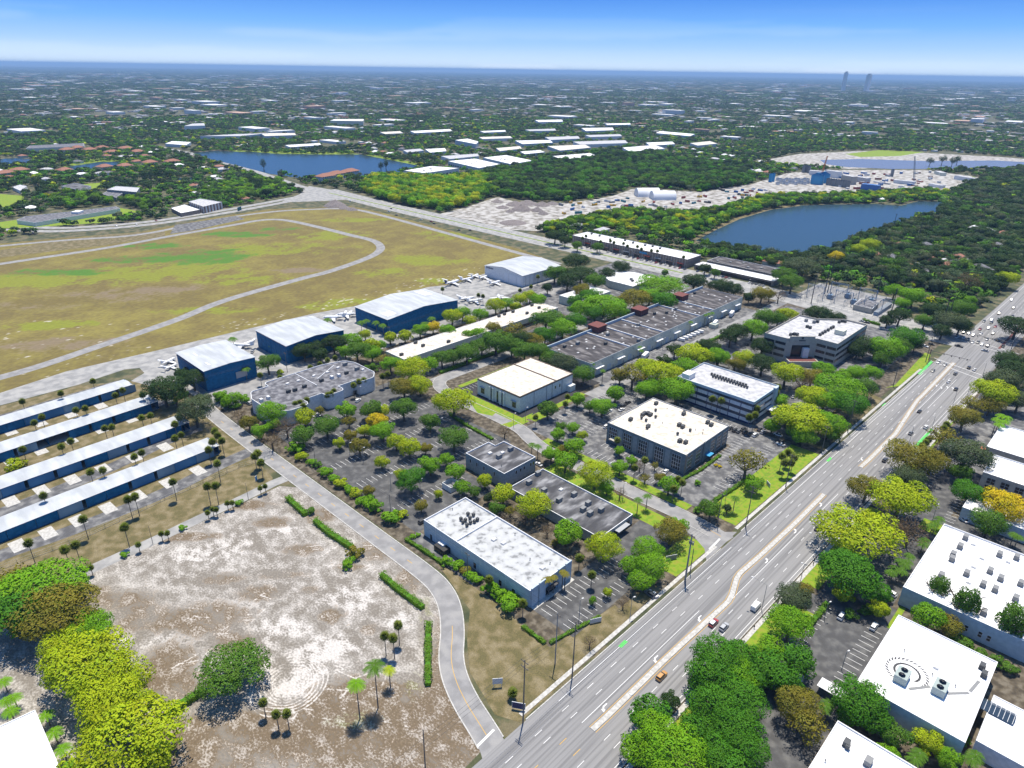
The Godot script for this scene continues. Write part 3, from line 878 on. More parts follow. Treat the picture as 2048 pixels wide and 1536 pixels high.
func hangar(called: String, label: String, x0: float, x1: float, z0: float, z1: float, eave: float, ridge: float, along_z: bool, wall: Material, roof: Material) -> Node3D:
	var c := Vector3((x0 + x1) / 2, 0, (z0 + z1) / 2)
	var o := thing(called, label, "hangar", c)
	var hx := (x1 - x0) / 2; var hz := (z1 - z0) / 2
	var st := begin()
	prism(rect(-hx, hx, -hz, hz), -0.3, eave, st, false)
	for s in [-1, 1]:
		st.set_normal(Vector3(0, 0, s) if along_z else Vector3(s, 0, 0))
		for q in ([Vector3(-hx, eave, hz * s), Vector3(hx, eave, hz * s), Vector3(0, ridge, hz * s)] if along_z else [Vector3(hx * s, eave, -hz), Vector3(hx * s, eave, hz), Vector3(hx * s, ridge, 0)]):
			st.add_vertex(q)
	part(o, "wall", done(st), wall)
	for s in [-1, 1]:
		st = begin()
		var e := 0.5
		var q := []
		if along_z:
			q = [Vector3(0, ridge, -hz - e), Vector3((hx + e) * s, eave, -hz - e), Vector3((hx + e) * s, eave, hz + e), Vector3(0, ridge, hz + e)]
		else:
			q = [Vector3(-hx - e, ridge, 0), Vector3(-hx - e, eave, (hz + e) * s), Vector3(hx + e, eave, (hz + e) * s), Vector3(hx + e, ridge, 0)]
		var n: Vector3 = (q[1] - q[0]).cross(q[2] - q[0]).normalized()
		n = n if n.y > 0 else -n
		for lift in [0.28, 0.05]:
			st.set_normal(n if lift > 0.1 else -n)
			for k in [0, 1, 2, 0, 2, 3]:
				st.add_vertex(q[k] + Vector3.UP * lift)
		for k in 4:
			var a: Vector3 = q[k]; var b: Vector3 = q[(k + 1) % 4]
			st.set_normal((b - a).cross(Vector3.UP).normalized())
			for v in [a + Vector3.UP * 0.05, b + Vector3.UP * 0.05, b + Vector3.UP * 0.28, a + Vector3.UP * 0.05, b + Vector3.UP * 0.28, a + Vector3.UP * 0.28]:
				st.add_vertex(v)
		part(o, "roof", done(st), roof)
	return o

func make_buildings() -> void:
	make_roof_meshes()
	var A: Vector2; var B: Vector2
	# two-part grey building by the winding road
	var b := building("flat_roofed_building", "pale blue low building with a two part stained grey roof and a cluster of condensers", "building", rect(143.5, 167, -186.7, -126.5), 7.8, mats.wall_pale_blue, mats.roof_stained, 0.7)
	box(b, "roof_divider", mats.trim_white, Vector3(0, 7.5, g2(954, 1056, 7.8).y - b.position.z), Vector3(23.4, 0.7, 0.5))
	var cl := []
	for q in [[922, 1041], [926, 1047], [931, 1043], [936, 1031], [940, 1039], [934, 1053], [941, 1048], [947, 1033], [949, 1046], [955, 1042]]: cl.append([q[0], q[1], "c"])
	roof_units(b, cl + [[988, 1080, "s"], [1007, 1087, "s"], [1085, 1137, "s"], [905, 1020, "p"], [1100, 1128, "p"], [1060, 1120, "p"], [1030, 1070, "p"]])
	A = Vector2(143.5, -186.7); B = Vector2(143.5, -126.5)
	for t in [4.5, 12.5]: on_wall(b, "door", A, B, t, 1.2, 0.1, 2.6, 0.06, mats.trim_dark)
	for t in [31.0, 45.0, 52.0]: on_wall(b, "window", A, B, t, 1.4, 0.8, 3.4, 0.06, mats.glass)
	for t in [7.5, 16.0, 23.6, 34.0, 48.0]: on_wall(b, "wall_joint", A, B, t, 0.18, 0.0, 7.8, 0.1, mats.wall_white)
	A = Vector2(143.5, -126.5); B = Vector2(167, -126.5)
	for t in [2.2, 6.4, 17.0, 21.3]: on_wall(b, "pilaster", A, B, t, 3.4, 0.0, 8.6, 0.5, mats.wall_pale_blue)
	on_wall(b, "entrance_canopy", A, B, 11.5, 6.0, 3.2, 3.6, 1.6, mats.trim_dark)
	on_wall(b, "entrance_glass", A, B, 11.5, 6.0, 0.1, 3.2, 0.08, mats.glass)
	on_wall(b, "entrance_walk", A, B, 11.7, 23.0, 0.0, 0.14, 2.2, mats.concrete)
	var e := thing("equipment_enclosure", "small black slatted equipment enclosure with a pale top beside the pale blue wall", "enclosure", g(886, 1102))
	box(e, "fence", mats.black, Vector3(0, 1.3, 0), Vector3(4.2, 2.6, 6.2))
	box(e, "cover", mats.unit_white, Vector3(0.4, 2.9, -1.0), Vector3(1.8, 0.6, 3.2))
	for i in 5: box(e, "slat", mats.paint_yellow, Vector3(-2.13, 0.9, -2.4 + i * 1.2), Vector3(0.06, 1.2, 0.18))
	# long dark-roofed one
	b = building("flat_roofed_building", "long low grey building under a dark streaked roof with many white boxes", "building", rect(189, 212.2, -181.5, -129.5), 5.0, mats.wall_grey, mats.roof_charcoal, 0.6)
	roof_units(b, [[1076, 950, "u"], [1058, 968, "u"], [1088, 984, "u"], [1122, 980, "s"], [1148, 992, "u"], [1118, 1003, "u"], [1176, 1010, "u"], [1166, 1022, "u"], [1202, 1023, "u"], [1180, 1030, "u"]])
	on_wall(b, "window_band", Vector2(189, -129.5), Vector2(212.2, -129.5), 11.6, 19.0, 0.6, 3.2, 0.06, mats.glass)
	on_wall(b, "canopy", Vector2(189, -129.5), Vector2(212.2, -129.5), 14.0, 8.0, 3.3, 3.6, 2.4, mats.trim_grey)
	# two-storey box with a notch
	b = building("two_storey_building", "pale grey two storey block with a notched corner and two large roof units", "building", xz([192, -214, 207.6, -214, 207.6, -209.2, 213.6, -209.2, 213.6, -187.5, 192, -187.5]), 8.3, mats.wall_grey, mats.roof_charcoal, 0.6)
	roof_units(b, [[998, 916, "u"], [1021, 901, "u"], [980, 907, "s"], [1005, 906, "s"], [1003, 933, "p"]])
	for t in [3.5, 8.0, 13.0, 20.0]: window_on(b, Vector2(192, -214), Vector2(192, -187.5), t, 1.1, 4.2, 6.4, 1, 1)
	for t in [8.0, 11.0, 13.5, 18.0, 20.0]: window_on(b, Vector2(192, -187.5), Vector2(213.6, -187.5), t, 1.3, 4.6, 6.6, 1, 1)
	# grey office with tall white framed windows
	b = building("office_building", "slate grey office with tall white framed windows and a cream flat roof", "building", rect(263, 305.7, -181.6, -134.7), 11.0, mats.wall_slate, mats.roof_cream, 0.5, "", mats.trim_grey)
	A = Vector2(263, -181.6); B = Vector2(263, -134.7)
	for t in [4.0, 13.2, 22.6, 32.2, 42.0]: window_on(b, A, B, t, 5.0, 1.0, 9.2, 4, 4)
	for t in [8.6, 17.8, 27.4, 37.0]: on_wall(b, "pilaster", A, B, t, 2.6, 0.0, 9.8, 0.16, mats.wall_grey)
	on_wall(b, "canopy", A, B, 6.5, 5.5, 3.4, 3.8, 3.2, mats.wall_tan)
	A = Vector2(263, -134.7); B = Vector2(305.7, -134.7)
	for t in [4.2, 12.2, 26.5, 33.0, 39.2]: window_on(b, A, B, t, 4.4, 1.0, 9.2, 4, 4)
	on_wall(b, "pilaster", A, B, 17.6, 1.6, 0.0, 11.4, 0.5, mats.wall_slate)
	on_wall(b, "corner_pier", A, B, 0.7, 1.5, 0.0, 10.6, 0.2, mats.wall_brown)
	var aw := on_wall(b, "awning", A, B, 21.5, 4.6, 2.9, 3.4, 2.6, mats.plant_blue)
	aw.rotate_object_local(Vector3.RIGHT, 0.25)
	var units := [[1312, 809, "d"], [1261, 841, "d"], [1285, 832, "d"], [1289, 829, "d"], [1295, 829, "d"], [1300, 832, "d"], [1303, 831, "c"], [1283, 838, "c"], [1311, 836, "c"], [1311, 823, "c"], [1292, 843, "c"], [1296, 855, "d"], [1294, 858, "c"], [1367, 830, "d"], [1368, 826, "c"], [1358, 852, "d"], [1365, 856, "d"], [1380, 863, "c"], [1355, 870, "c"], [1359, 884, "d"], [1362, 885, "c"], [1371, 887, "d"], [1415, 847, "d"], [1422, 852, "d"], [1406, 861, "p"], [1391, 861, "p"], [1334, 819, "p"], [1246, 841, "p"], [1325, 847, "p"], [1405, 868, "p"]]
	roof_units(b, units)
	# blue and white office
	b = building("office_building", "navy blue office with white wall bands and a long row of roof condensers", "building", rect(335, 366, -184, -136), 14.2, mats.navy, mats.roof_pale, 0.8, "", mats.wall_pale_blue)
	for f in [[Vector2(335, -184), Vector2(335, -136)], [Vector2(335, -136), Vector2(366, -136)]]:
		A = f[0]; B = f[1]
		var ln := A.distance_to(B)
		on_wall(b, "roof_band", A, B, ln / 2, ln, 12.6, 14.25, 0.35, mats.wall_pale_blue)
		var n := int(ln / 6.8)
		for i in n:
			for y in [1.2, 5.0, 9.0]:
				on_wall(b, "wall_panel", A, B, (i + 0.5) * ln / n, ln / n - 0.5, y, y + 2.0, 0.25, mats.wall_white)
				on_wall(b, "window", A, B, (i + 0.5) * ln / n, ln / n - 0.6, y + 2.05, y + 3.6, 0.1, mats.glass_blue)
	on_wall(b, "stair_tower", Vector2(335, -136), Vector2(366, -136), 26.0, 3.6, 0.0, 15.0, 1.6, mats.wall_pale_blue)
	on_wall(b, "canopy", Vector2(335, -136), Vector2(366, -136), 23.0, 10.0, 3.2, 3.8, 4.0, mats.trim_white)
	box(b, "roof_room", mats.wall_white, Vector3(-11.0, 15.0, -19.5), Vector3(7, 3.4, 5))
	var rowc := []
	for i in 26:
		var t := i / 25.0
		rowc.append([lerpf(1423, 1494, t), lerpf(752, 775, t) + (2.0 if i % 2 else -1.5), "c"])
	roof_units(b, rowc)
	# tan office with diagonal middle
	b = building("office_building", "tan three storey office with dark ribbon windows and a diagonal entrance front", "building", xz([435.8, -178, 436.2, -162.5, 450.8, -148, 450.8, -134.6, 505.6, -134.4, 505.8, -150, 492, -165, 491.6, -177.6]), 17.4, mats.wall_tan, mats.roof_pale, 1.2, "", mats.wall_tan)
	for f in [[Vector2(435.8, -178), Vector2(436.2, -162.5)], [Vector2(450.8, -148), Vector2(450.8, -134.6)], [Vector2(450.8, -134.6), Vector2(505.6, -134.4)]]:
		var ln: float = f[0].distance_to(f[1])
		var n := maxi(2, int(ln / 7.0))
		for y in [3.6, 7.9, 12.2]:
			for i in n:
				window_on(b, f[0], f[1], (i + 0.5) * ln / n, ln / n - 0.7, y, y + 1.9, 3, 1, mats.trim_dark)
	var P1 := Vector2(436.2, -162.5); var P2 := Vector2(450.8, -148)
	on_wall(b, "sign_panel", P1, P2, 10.3, 17.0, 15.0, 19.0, 0.5, mats.wall_tan)
	on_wall(b, "entrance_glass", P1, P2, 10.3, 12.0, 4.0, 12.5, 0.1, mats.glass)
	on_wall(b, "portal", P1, P2, 13.5, 4.0, 4.0, 11.0, 2.5, mats.wall_white)
	on_wall(b, "terrace", P1, P2, 10.3, 20.0, 0.0, 4.2, 9.0, mats.wall_tan)
	on_wall(b, "terrace_floor", P1, P2, 10.3, 18.5, 4.2, 4.3, 8.3, mats.brick_red)
	on_wall(b, "emblem", P1, P2, 10.3, 1.4, 17.0, 18.5, 0.6, mats.trim_dark)
	on_wall(b, "sign_letters", P1, P2, 10.3, 4.4, 15.6, 16.4, 0.6, mats.trim_dark)
	roof_units(b, [[1612, 643, "u"], [1628, 646, "u"], [1635, 645, "d"], [1614, 655, "d"], [1620, 657, "d"], [1581, 671, "d"], [1588, 670, "d"], [1594, 671, "d"], [1640, 671, "d"], [1645, 668, "d"], [1650, 665, "d"], [1656, 662, "d"], [1662, 658, "d"], [1666, 656, "d"], [1684, 644, "d"], [1678, 646, "d"], [1690, 645, "d"]])
	box(b, "roof_room", mats.wall_cream, g(1680, 668, 16.2) - b.position + Vector3(0, 1.6, 0), Vector3(6, 3.4, 6))
	# white building with a cream roof
	b = building("warehouse_building", "white building with a cream roof in two levels and a columned entrance", "building", rect(253.6, 300.6, -271, -236), 10.3, mats.wall_white, mats.roof_cream, 0.35, "", mats.trim_brown)
	A = Vector2(253.6, -271); B = Vector2(253.6, -236)
	for t in [11.0, 13.6, 20.0, 22.6]: on_wall(b, "column", A, B, t, 1.3, 0.0, 8.6, 0.7, mats.wall_white)
	for t in [12.3, 17.0, 21.3]: on_wall(b, "window", A, B, t, 1.3, 0.4, 7.6, 0.08, mats.glass)
	for t in [4.5, 30.5]:
		window_on(b, A, B, t, 3.0, 1.8, 5.4, 3, 2, mats.trim_brown)
		on_wall(b, "canopy", A, B, t, 4.0, 5.8, 6.1, 1.0, mats.trim_grey)
	for f in [[A, B], [B, Vector2(300.6, -236)]]:
		var ln: float = f[0].distance_to(f[1])
		on_wall(b, "roof_fascia", f[0], f[1], ln / 2, ln, 9.3, 10.35, 0.12, mats.trim_brown)
	for t in [12.0, 23.0, 28.0, 37.0]: on_wall(b, "wall_joint", B, Vector2(300.6, -236), t, 0.35, 0, 9.3, 0.2, mats.trim_grey)
	for t in [31.0, 35.0]: on_wall(b, "window", B, Vector2(300.6, -236), t, 1.0, 5.0, 7.0, 0.06, mats.glass)
	on_wall(b, "loading_bay", B, Vector2(300.6, -236), 44.0, 5.0, 0.0, 4.0, 3.0, mats.wall_white)
	box(b, "roof_divider", mats.trim_brown, Vector3(285 - b.position.x, 10.25, 0), Vector3(0.5, 0.6, 35))
	roof_units(b, [[1081, 721, "p"]])
	# long warehouse with black roof
	b = building("warehouse_building", "long cream warehouse with a black streaked roof divided by white parapets", "building", rect(321, 524, -274.5, -237.7), 10.0, mats.wall_cream, mats.roof_black, 0.5, "", mats.trim_grey)
	for q in [[1190, 670, 1257, 693], [1226, 658, 1292, 680], [1257, 642, 1324, 664], [1335, 614, 1399, 632], [1364, 603, 1426, 620]]:
		var x := (g2(q[0], q[1], 10).x + g2(q[2], q[3], 10).x) / 2 - b.position.x
		box(b, "roof_divider", mats.trim_white, Vector3(x, 9.95, 0), Vector3(0.6, 0.9, 36.8))
	for q in [[1190, 655], [1275, 622], [1356, 594]]:
		var p := g(q[0], q[1], 11) - b.position
		box(b, "roof_tower", mats.brick_red, Vector3(p.x, 11.2, p.z + 2.0), Vector3(10, 5, 9))
		box(b, "tower_cap", mats.brick_red, Vector3(p.x, 13.8, p.z + 2.0), Vector3(10.8, 0.3, 9.8))
	on_wall(b, "back_parapet", Vector2(321, -274.5), Vector2(524, -274.5), 101, 203, 8.6, 11.6, 0.5, mats.wall_pale_blue)
	A = Vector2(321, -237.7); B = Vector2(524, -237.7)
	for i in 17:
		var t := 8.0 + i * 11.6
		on_wall(b, "loading_door", A, B, t, 4.2, 0.2, 4.4, 0.08, mats.wall_pale_blue)
		if i % 2 == 0: on_wall(b, "awning", A, B, t, 8.0, 5.4, 5.7, 2.0, mats.trim_white)
		on_wall(b, "door", A, B, t + 4.6, 1.2, 0.1, 2.4, 0.06, mats.trim_grey)
		on_wall(b, "vent", A, B, t + 3.5, 0.9, 7.2, 8.2, 0.08, mats.trim_grey)
	var sk := []
	rng.seed = 77
	for i in 60:
		var x := 325.0 + rng.randf() * 195.0
		var z := -270.0 + rng.randf() * 28.0
		part(b, "skylight", mesh_sky, mats.unit_white, Vector3(x, 9.5, z) - b.position + Vector3(0, 0, 0), Vector3(1, 0.5, 1))
	roof_units(b, [[1155, 689, "u"], [1129, 695, "d"], [1215, 671, "u"], [1277, 683, "u"], [1211, 689, "d"], [1276, 652, "u"], [1352, 620, "u"], [1333, 627, "d"], [1309, 629, "d"], [1389, 588, "d"]])
	# long white roof beside the hangars
	b = building("warehouse_building", "long low warehouse under a dusty white roof between two tree rows", "building", rect(245, 398, -351, -331), 7.0, mats.wall_cream, mats.roof_cream, 0.25, "", mats.trim_white)
	for i in 24: box(b, "roof_seam", mats.roof_pale, Vector3(-73.0 + i * 6.3, 6.79, 0), Vector3(0.25, 0.06, 19.2))
	roof_units(b, [[803, 711, "d"], [831, 687, "d"], [846, 693, "d"], [897, 685, "d"], [949, 664, "d"], [998, 634, "d"], [1009, 630, "d"], [1026, 625, "d"], [1054, 628, "d"], [1064, 612, "d"], [1078, 617, "d"]])
	on_wall(b, "window_band", Vector2(245, -331), Vector2(398, -331), 76, 145, 0.8, 3.0, 0.06, mats.glass)
	# curved dark-roofed building
	var core := xz([146, -341, 150, -350, 161, -350, 161, -356, 200, -356, 214, -352, 217, -345, 217, -324, 212, -318, 202, -318, 202, -322, 190, -322, 190, -315, 178, -315, 178, -320, 166, -320, 166, -313, 154, -313, 146, -320])
	var shr := Geometry2D.offset_polygon(core, -2.5, Geometry2D.JOIN_ROUND)[0]
	var rounded := Geometry2D.offset_polygon(shr, 2.6, Geometry2D.JOIN_ROUND)[0]
	b = building("curved_building", "white walled building with rounded corners and a dark grey roof of many units", "building", rounded, 9.0, mats.wall_white, mats.roof_dusk, 0.45)
	for q in [[589, 747, 634, 771], [635, 758, 668, 731]]:
		var p0 := g(q[0], q[1], 8.6) - b.position; var p1 := g(q[2], q[3], 8.6) - b.position
		var mid := (p0 + p1) / 2
		box(b, "roof_seam", mats.trim_white, Vector3(mid.x, 8.75, mid.z), Vector3(Vector2(p1.x - p0.x, p1.z - p0.z).length(), 0.3, 0.35), -Vector2(p1.x - p0.x, p1.z - p0.z).angle())
	roof_units(b, [[523, 803, "w"], [537, 798, "w"], [577, 785, "d"], [590, 782, "d"], [609, 775, "d"], [643, 763, "d"], [664, 757, "w"], [678, 753, "w"], [693, 748, "d"], [676, 736, "s"], [690, 731, "u"], [714, 740, "u"], [726, 740, "s"], [575, 768, "s"], [628, 752, "s"], [597, 762, "s"], [655, 745, "s"]])
	for i in 12:
		if i % 3 == 2: on_wall(b, "window", Vector2(150, -313.0), Vector2(217, -313.0), 18.0 + i * 4.0, 2.2, 0.6, 3.2, 0.06, mats.glass, -7.6)
	on_wall(b, "window_band", Vector2(166, -320), Vector2(178, -320), 6, 10.5, 0.4, 7.0, 0.08, mats.glass)
	on_wall(b, "window_band", Vector2(190, -322), Vector2(202, -322), 6, 10.5, 0.4, 7.0, 0.08, mats.glass)
	# hangars
	var hg := hangar("blue_hangar", "blue hangar with a flat pale roof carrying white strips beside the curved building", 139.7, 171.5, -426.3, -386, 13.2, 14.0, true, mats.wall_blue, mats.roof_metal)
	for q in [[-9, -8], [4, -14], [-10, 12], [8, 8], [1, -2]]: box(hg, "roof_strip", mats.trim_white, Vector3(q[0], 13.92, q[1]), Vector3(1.2, 0.12, 6.0))
	box(hg, "service_hatch", mats.trim_grey, Vector3(6, 5, 20.3), Vector3(7, 4, 0.3))
	var hg2 := hangar("blue_hangar", "blue gabled hangar with a plain grey roof and dark trees along its wall", 196, 239.5, -432.5, -391.5, 12.2, 14.2, true, mats.wall_blue, mats.roof_metal)
	var hg3 := hangar("blue_hangar", "largest blue gabled hangar with pale patches on its grey roof", 275, 343, -430, -388.8, 11.8, 14.6, true, mats.wall_blue, mats.roof_metal)
	for q in [[24.5, 12.9, -10, 9.0, 14.0], [-26.5, 12.75, 12, 8.0, 9.0]]:
		var pz := box(hg3, "roof_panel", mats.trim_white, Vector3(q[0], q[1] + 0.07, q[2]), Vector3(q[3], 0.1, q[4]))
		pz.rotation.z = -0.082 if q[0] > 0 else 0.082
	for hh in [hg, hg2, hg3]:
		var w: float = 15.9 if hh == hg else (21.75 if hh == hg2 else 34.0)
		var dz: float = 20.15 if hh == hg else 20.5
		for i in 6:
			box(hh, "door_panel", mats.wall_blue, Vector3(-w - 0.08, 5.2, -dz + 3.4 + i * 6.6), Vector3(0.16, 10.2, 6.2))
		box(hh, "eave_trim", mats.navy, Vector3(-w - 0.15, 11.7, 0), Vector3(0.25, 0.35, 2 * dz))
	var hg4 := hangar("white_hangar", "white gabled hangar with sliding doors on the far side of the parking apron", 435.5, 487.5, -454, -405, 10.2, 13.4, false, mats.wall_white, mats.roof_metal)
	for i in 4: box(hg4, "sliding_door", mats.trim_white, Vector3(-26.15 - 0.1 * (i % 2), 4.4, 20.0 - i * 5.2), Vector3(0.2, 8.6, 5.0))
	for i in 9: box(hg4, "wall_joint", mats.trim_grey, Vector3(-22.0 + i * 5.6, 5.0, 24.6), Vector3(0.18, 10.0, 0.16))
	for i in 8: box(hg4, "sign_letter", mats.navy, Vector3(-26.05, 9.3, -22.0 + i * 1.2), Vector3(0.12, 1.3 if i % 3 else 1.7, 0.75))
	# rows of small hangars
	var row_notes := ["row of small blue hangars nearest the pale driveway and its palms", "row of small blue hangars with one wide open dark bay doorway", "row of small blue hangars with an open black bay near its middle", "shortest row of small blue hangars, beside the taxiway"]
	var rows := [[-22.0, -301.4, 112.5, 0.068, 11.2], [-22.0, -338.0, 112.5, 0.058, 11.6], [-22.0, -373.6, 110.5, 0.07, 11.6], [-22.0, -405.5, 108.0, 0.082, 10.6]]
	for i in 4:
		var r: Array = rows[i]
		var ln: float = (r[2] - r[0]) / cos(atan(r[3]))
		var at := Vector3(r[0], 0, r[1])
		var o := thing("hangar_row", row_notes[[0, 2, 1, 3][i]], "hangar row", at, atan(r[3]), "rows of small blue hangars")
		var wd: float = r[4]
		var st := begin()
		# back and end walls; the front is closed only by its bay doors, so the open bays show the inside
		add_box(st, Vector3(ln / 2, 2.4, -wd + 0.1), Vector3(ln, 5.0, 0.2))
		for ex in [0.1, ln - 0.1]: add_box(st, Vector3(ex, 2.4, -wd / 2), Vector3(0.2, 5.0, wd - 0.4))
		for ei in int(ln / 11.0): add_box(st, Vector3(11.0 * (ei + 1), 2.4, -wd / 2), Vector3(0.15, 4.8, wd - 0.6))
		part(o, "wall", done(st), mats.wall_blue)
		box(o, "floor", mats.concrete, Vector3(ln / 2, 0.06, -wd / 2), Vector3(ln - 0.4, 0.1, wd - 0.2))
		box(o, "lintel", mats.wall_blue, Vector3(ln / 2, 4.72, 0.02), Vector3(ln, 0.45, 0.2))
		for s in 2:
			st = begin()
			var q := [Vector3(-0.4, 5.6, -wd / 2), Vector3(ln + 0.4, 5.6, -wd / 2), Vector3(ln + 0.4, 5.0, 0.5 if s == 0 else -wd - 0.5), Vector3(-0.4, 5.0, 0.5 if s == 0 else -wd - 0.5)]
			st.set_normal(Vector3(0, 1, 0.1 if s == 0 else -0.1).normalized())
			for k in [0, 1, 2, 0, 2, 3]: st.add_vertex(q[k])
			part(o, "roof", done(st), mats.roof_metal)
		box(o, "eave_trim", mats.trim_white, Vector3(ln / 2, 4.98, 0.45), Vector3(ln, 0.12, 0.14))
		box(o, "gable", mats.wall_blue, Vector3(ln + 0.02, 5.0, -wd / 2), Vector3(0.2, 0.6, wd - 0.4))
		rng.seed = 100 + i
		var x := 1.0
		while x < ln - 5.0:
			var w := rng.randf_range(8.0, 11.5)
			var tone := rng.randf()
			var m: Material = mats.wall_blue
			if tone < 0.22: m = mat("door_pale", lin(0.13, 0.24, 0.34), 0.6)
			elif tone < 0.5: m = mat("door_mid", lin(0.02, 0.15, 0.32), 0.6)
			if (i == 1 and absf(x - 78.0) < 5.0):
				x += 5.4; continue
			if (i == 2 and absf(x - 70.0) < 6.0):
				x += 14.5; continue
			box(o, "bay_door", m, Vector3(x + w / 2, 2.3, 0.1 + 0.04 * (int(x) % 3)), Vector3(w - 0.15, 4.4, 0.14))
			if rng.randf() < 0.35:
				x += 1.3
			x += w
	# white roofs behind the trees
	b = building("small_office", "low office under a plain white roof behind the bright trees", "building", rect(424, 465, -352, -329), 7.0, mats.wall_cream, mats.roof_white, 0.3)
	roof_units(b, [[1155, 594, "u"]])
	b = building("small_office", "low stepped office with a bright white roof beside the cross road", "building", xz([491, -350, 506, -373, 520, -373, 531, -350, 531, -326, 491, -324]), 7.0, mats.wall_cream, mats.roof_white, 0.3)
	roof_units(b, [[1262, 560, "u"], [1265, 563, "d"]])
	# strip of shops beyond the cross road
	b = building("shop_strip", "long grey-brown strip of shops with a white roof across the cross road", "building", rect(603, 630, -485, -337), 9.0, mats.wall_brown, mats.roof_white, 0.5)
	A = Vector2(603, -485); B = Vector2(603, -337)
	for i in 46: on_wall(b, "wall_rib", A, B, 2.0 + i * 3.2, 0.5, 0.0, 9.0, 0.25, mats.wall_tan)
	for i in 11:
		on_wall(b, "shop_front", A, B, 9.0 + i * 13.2, 6.5, 0.1, 3.4, 0.35, mats.glass)
		on_wall(b, "awning", A, B, 9.0 + i * 13.2, 7.5, 3.5, 4.3, 1.6, [mats.trim_brown, mats.red_machine, mats.trim_grey][i % 3])
	on_wall(b, "shop_sign", A, B, 96.0, 9.0, 5.2, 7.2, 0.4, mats.plant_blue)
	roof_units(b, [[1183, 469, "d"], [1199, 473, "d"], [1220, 480, "d"], [1250, 482, "d"], [1266, 487, "d"], [1305, 494, "d"], [1320, 498, "d"], [1355, 506, "p"], [1230, 476, "d"], [1290, 492, "u"]])
	b = building("shop_strip", "low row of shops with a narrow white roof and parked cars in front", "building", rect(606, 622, -330, -248), 4.8, mats.wall_brown, mats.roof_white, 0.3)
	on_wall(b, "shop_front", Vector2(606, -330), Vector2(606, -248), 41, 78, 0.3, 3.2, 0.1, mats.glass)
	b = building("shop_strip", "low dark flat-roofed building behind the narrow white roof", "building", rect(627, 652, -328, -244), 5.5, mats.wall_brown, mats.roof_black, 0.3)
	for i in 7: box(b, "roof_hatch", mats.unit_grey, Vector3(-6.0 + (i % 3) * 6.0, 5.6, -34 + i * 11.0), Vector3(3, 0.8, 2.4))
	# south side of the wide road
	b = building("white_warehouse", "large white-roofed building with rows of grey rooftop units and pale blue walls", "building", rect(241.5, 295.6, -31, 48), 8.2, mats.wall_pale_blue, mats.roof_white, 0.7)
	roof_units(b, [[1930, 1078, "u"], [1947, 1089, "s"], [1919, 1096, "u"], [1905, 1112, "u"], [1903, 1121, "u"], [1964, 1117, "s"], [1947, 1134, "s"], [1998, 1112, "u"], [2016, 1124, "s"], [2032, 1118, "u"], [1932, 1150, "u"], [1937, 1165, "s"], [1979, 1145, "u"], [1965, 1172, "u"], [1989, 1182, "u"], [2000, 1160, "u"], [1881, 1154, "u"], [1914, 1208, "s"], [1966, 1228, "u"], [2000, 1250, "s"], [2040, 1170, "u"], [2030, 1200, "u"]])
	A = Vector2(241.5, -31); B = Vector2(241.5, 48)
	for t in [19.0, 21.6, 25.8, 28.4, 40.0, 43.0]: window_on(b, A, B, t, 1.3, 2.0, 4.4, 1, 2)
	b = building("white_warehouse", "white-roofed building with a dark leaf wreath painted on its roof", "building", rect(184.5, 225, -27.6, 2), 8.2, mats.wall_pale_blue, mats.roof_white, 0.35)
	for q in [[1802, 1358], [1878, 1382]]:
		var p := g(q[0], q[1], 8.0) - b.position
		box(b, "air_handler", mats.unit_green, Vector3(p.x, 9.4, p.z), Vector3(5.2, 2.6, 3.6))
		for s in [-1.3, 1.3]:
			var f := part(b, "fan", mesh_pipe, mats.trim_dark, Vector3(p.x + s, 10.5, p.z), Vector3(4, 0.5, 4))
	for q in [[1808, 1303, "p"], [1872, 1335, "s"], [1963, 1336, "d"], [1965, 1340, "c"], [1967, 1352, "d"], [1968, 1356, "c"], [1864, 1351, "p"], [1910, 1374, "p"]]: roof_units(b, [q])
	for q in [[1818, 1378, 1860, 1373], [1895, 1387, 1938, 1386], [1940, 1383, 1958, 1362]]:
		var p0 := g(q[0], q[1], 7.9) - b.position; var p1 := g(q[2], q[3], 7.9) - b.position
		var dv := Vector2(p1.x - p0.x, p1.z - p0.z)
		box(b, "walkway", mats.unit_grey, Vector3((p0.x + p1.x) / 2, 7.9, (p0.z + p1.z) / 2), Vector3(dv.length(), 0.08, 0.9), -dv.angle())
	var wreath := begin()
	wreath.set_normal(Vector3.UP)
	var wc := g(1814, 1345, 7.85) - b.position
	for k in 46:
		var a := -2.7 + 4.6 * (k % 23) / 22.0
		var r := 5.2 if k < 23 else 4.0
		var base := Vector3(wc.x + cos(a) * r, 7.89, wc.z + sin(a) * r)
		var d := Vector2.from_angle(a + (1.0 if k < 23 else 2.2))
		var s := d.orthogonal() * 0.3
		var tip := Vector3(base.x + d.x * 1.9, 7.89, base.z + d.y * 1.9)
		var m1 := base.lerp(tip, 0.45)
		for v in [base, m1 + Vector3(s.x, 0, s.y), tip, base, tip, m1 - Vector3(s.x, 0, s.y)]: wreath.add_vertex(v)
	var wr := part(b, "painted_wreath", done(wreath), mats.trim_dark)
	wr.set_meta("kind", "stuff")
	b = building("white_warehouse", "lower white link roof with a glazed ridge skylight beside the wreath roof", "building", rect(190, 212, 4, 22), 6.0, mats.wall_white, mats.roof_white, 0.3)
	var skl := g(1995, 1420, 6.4) - b.position
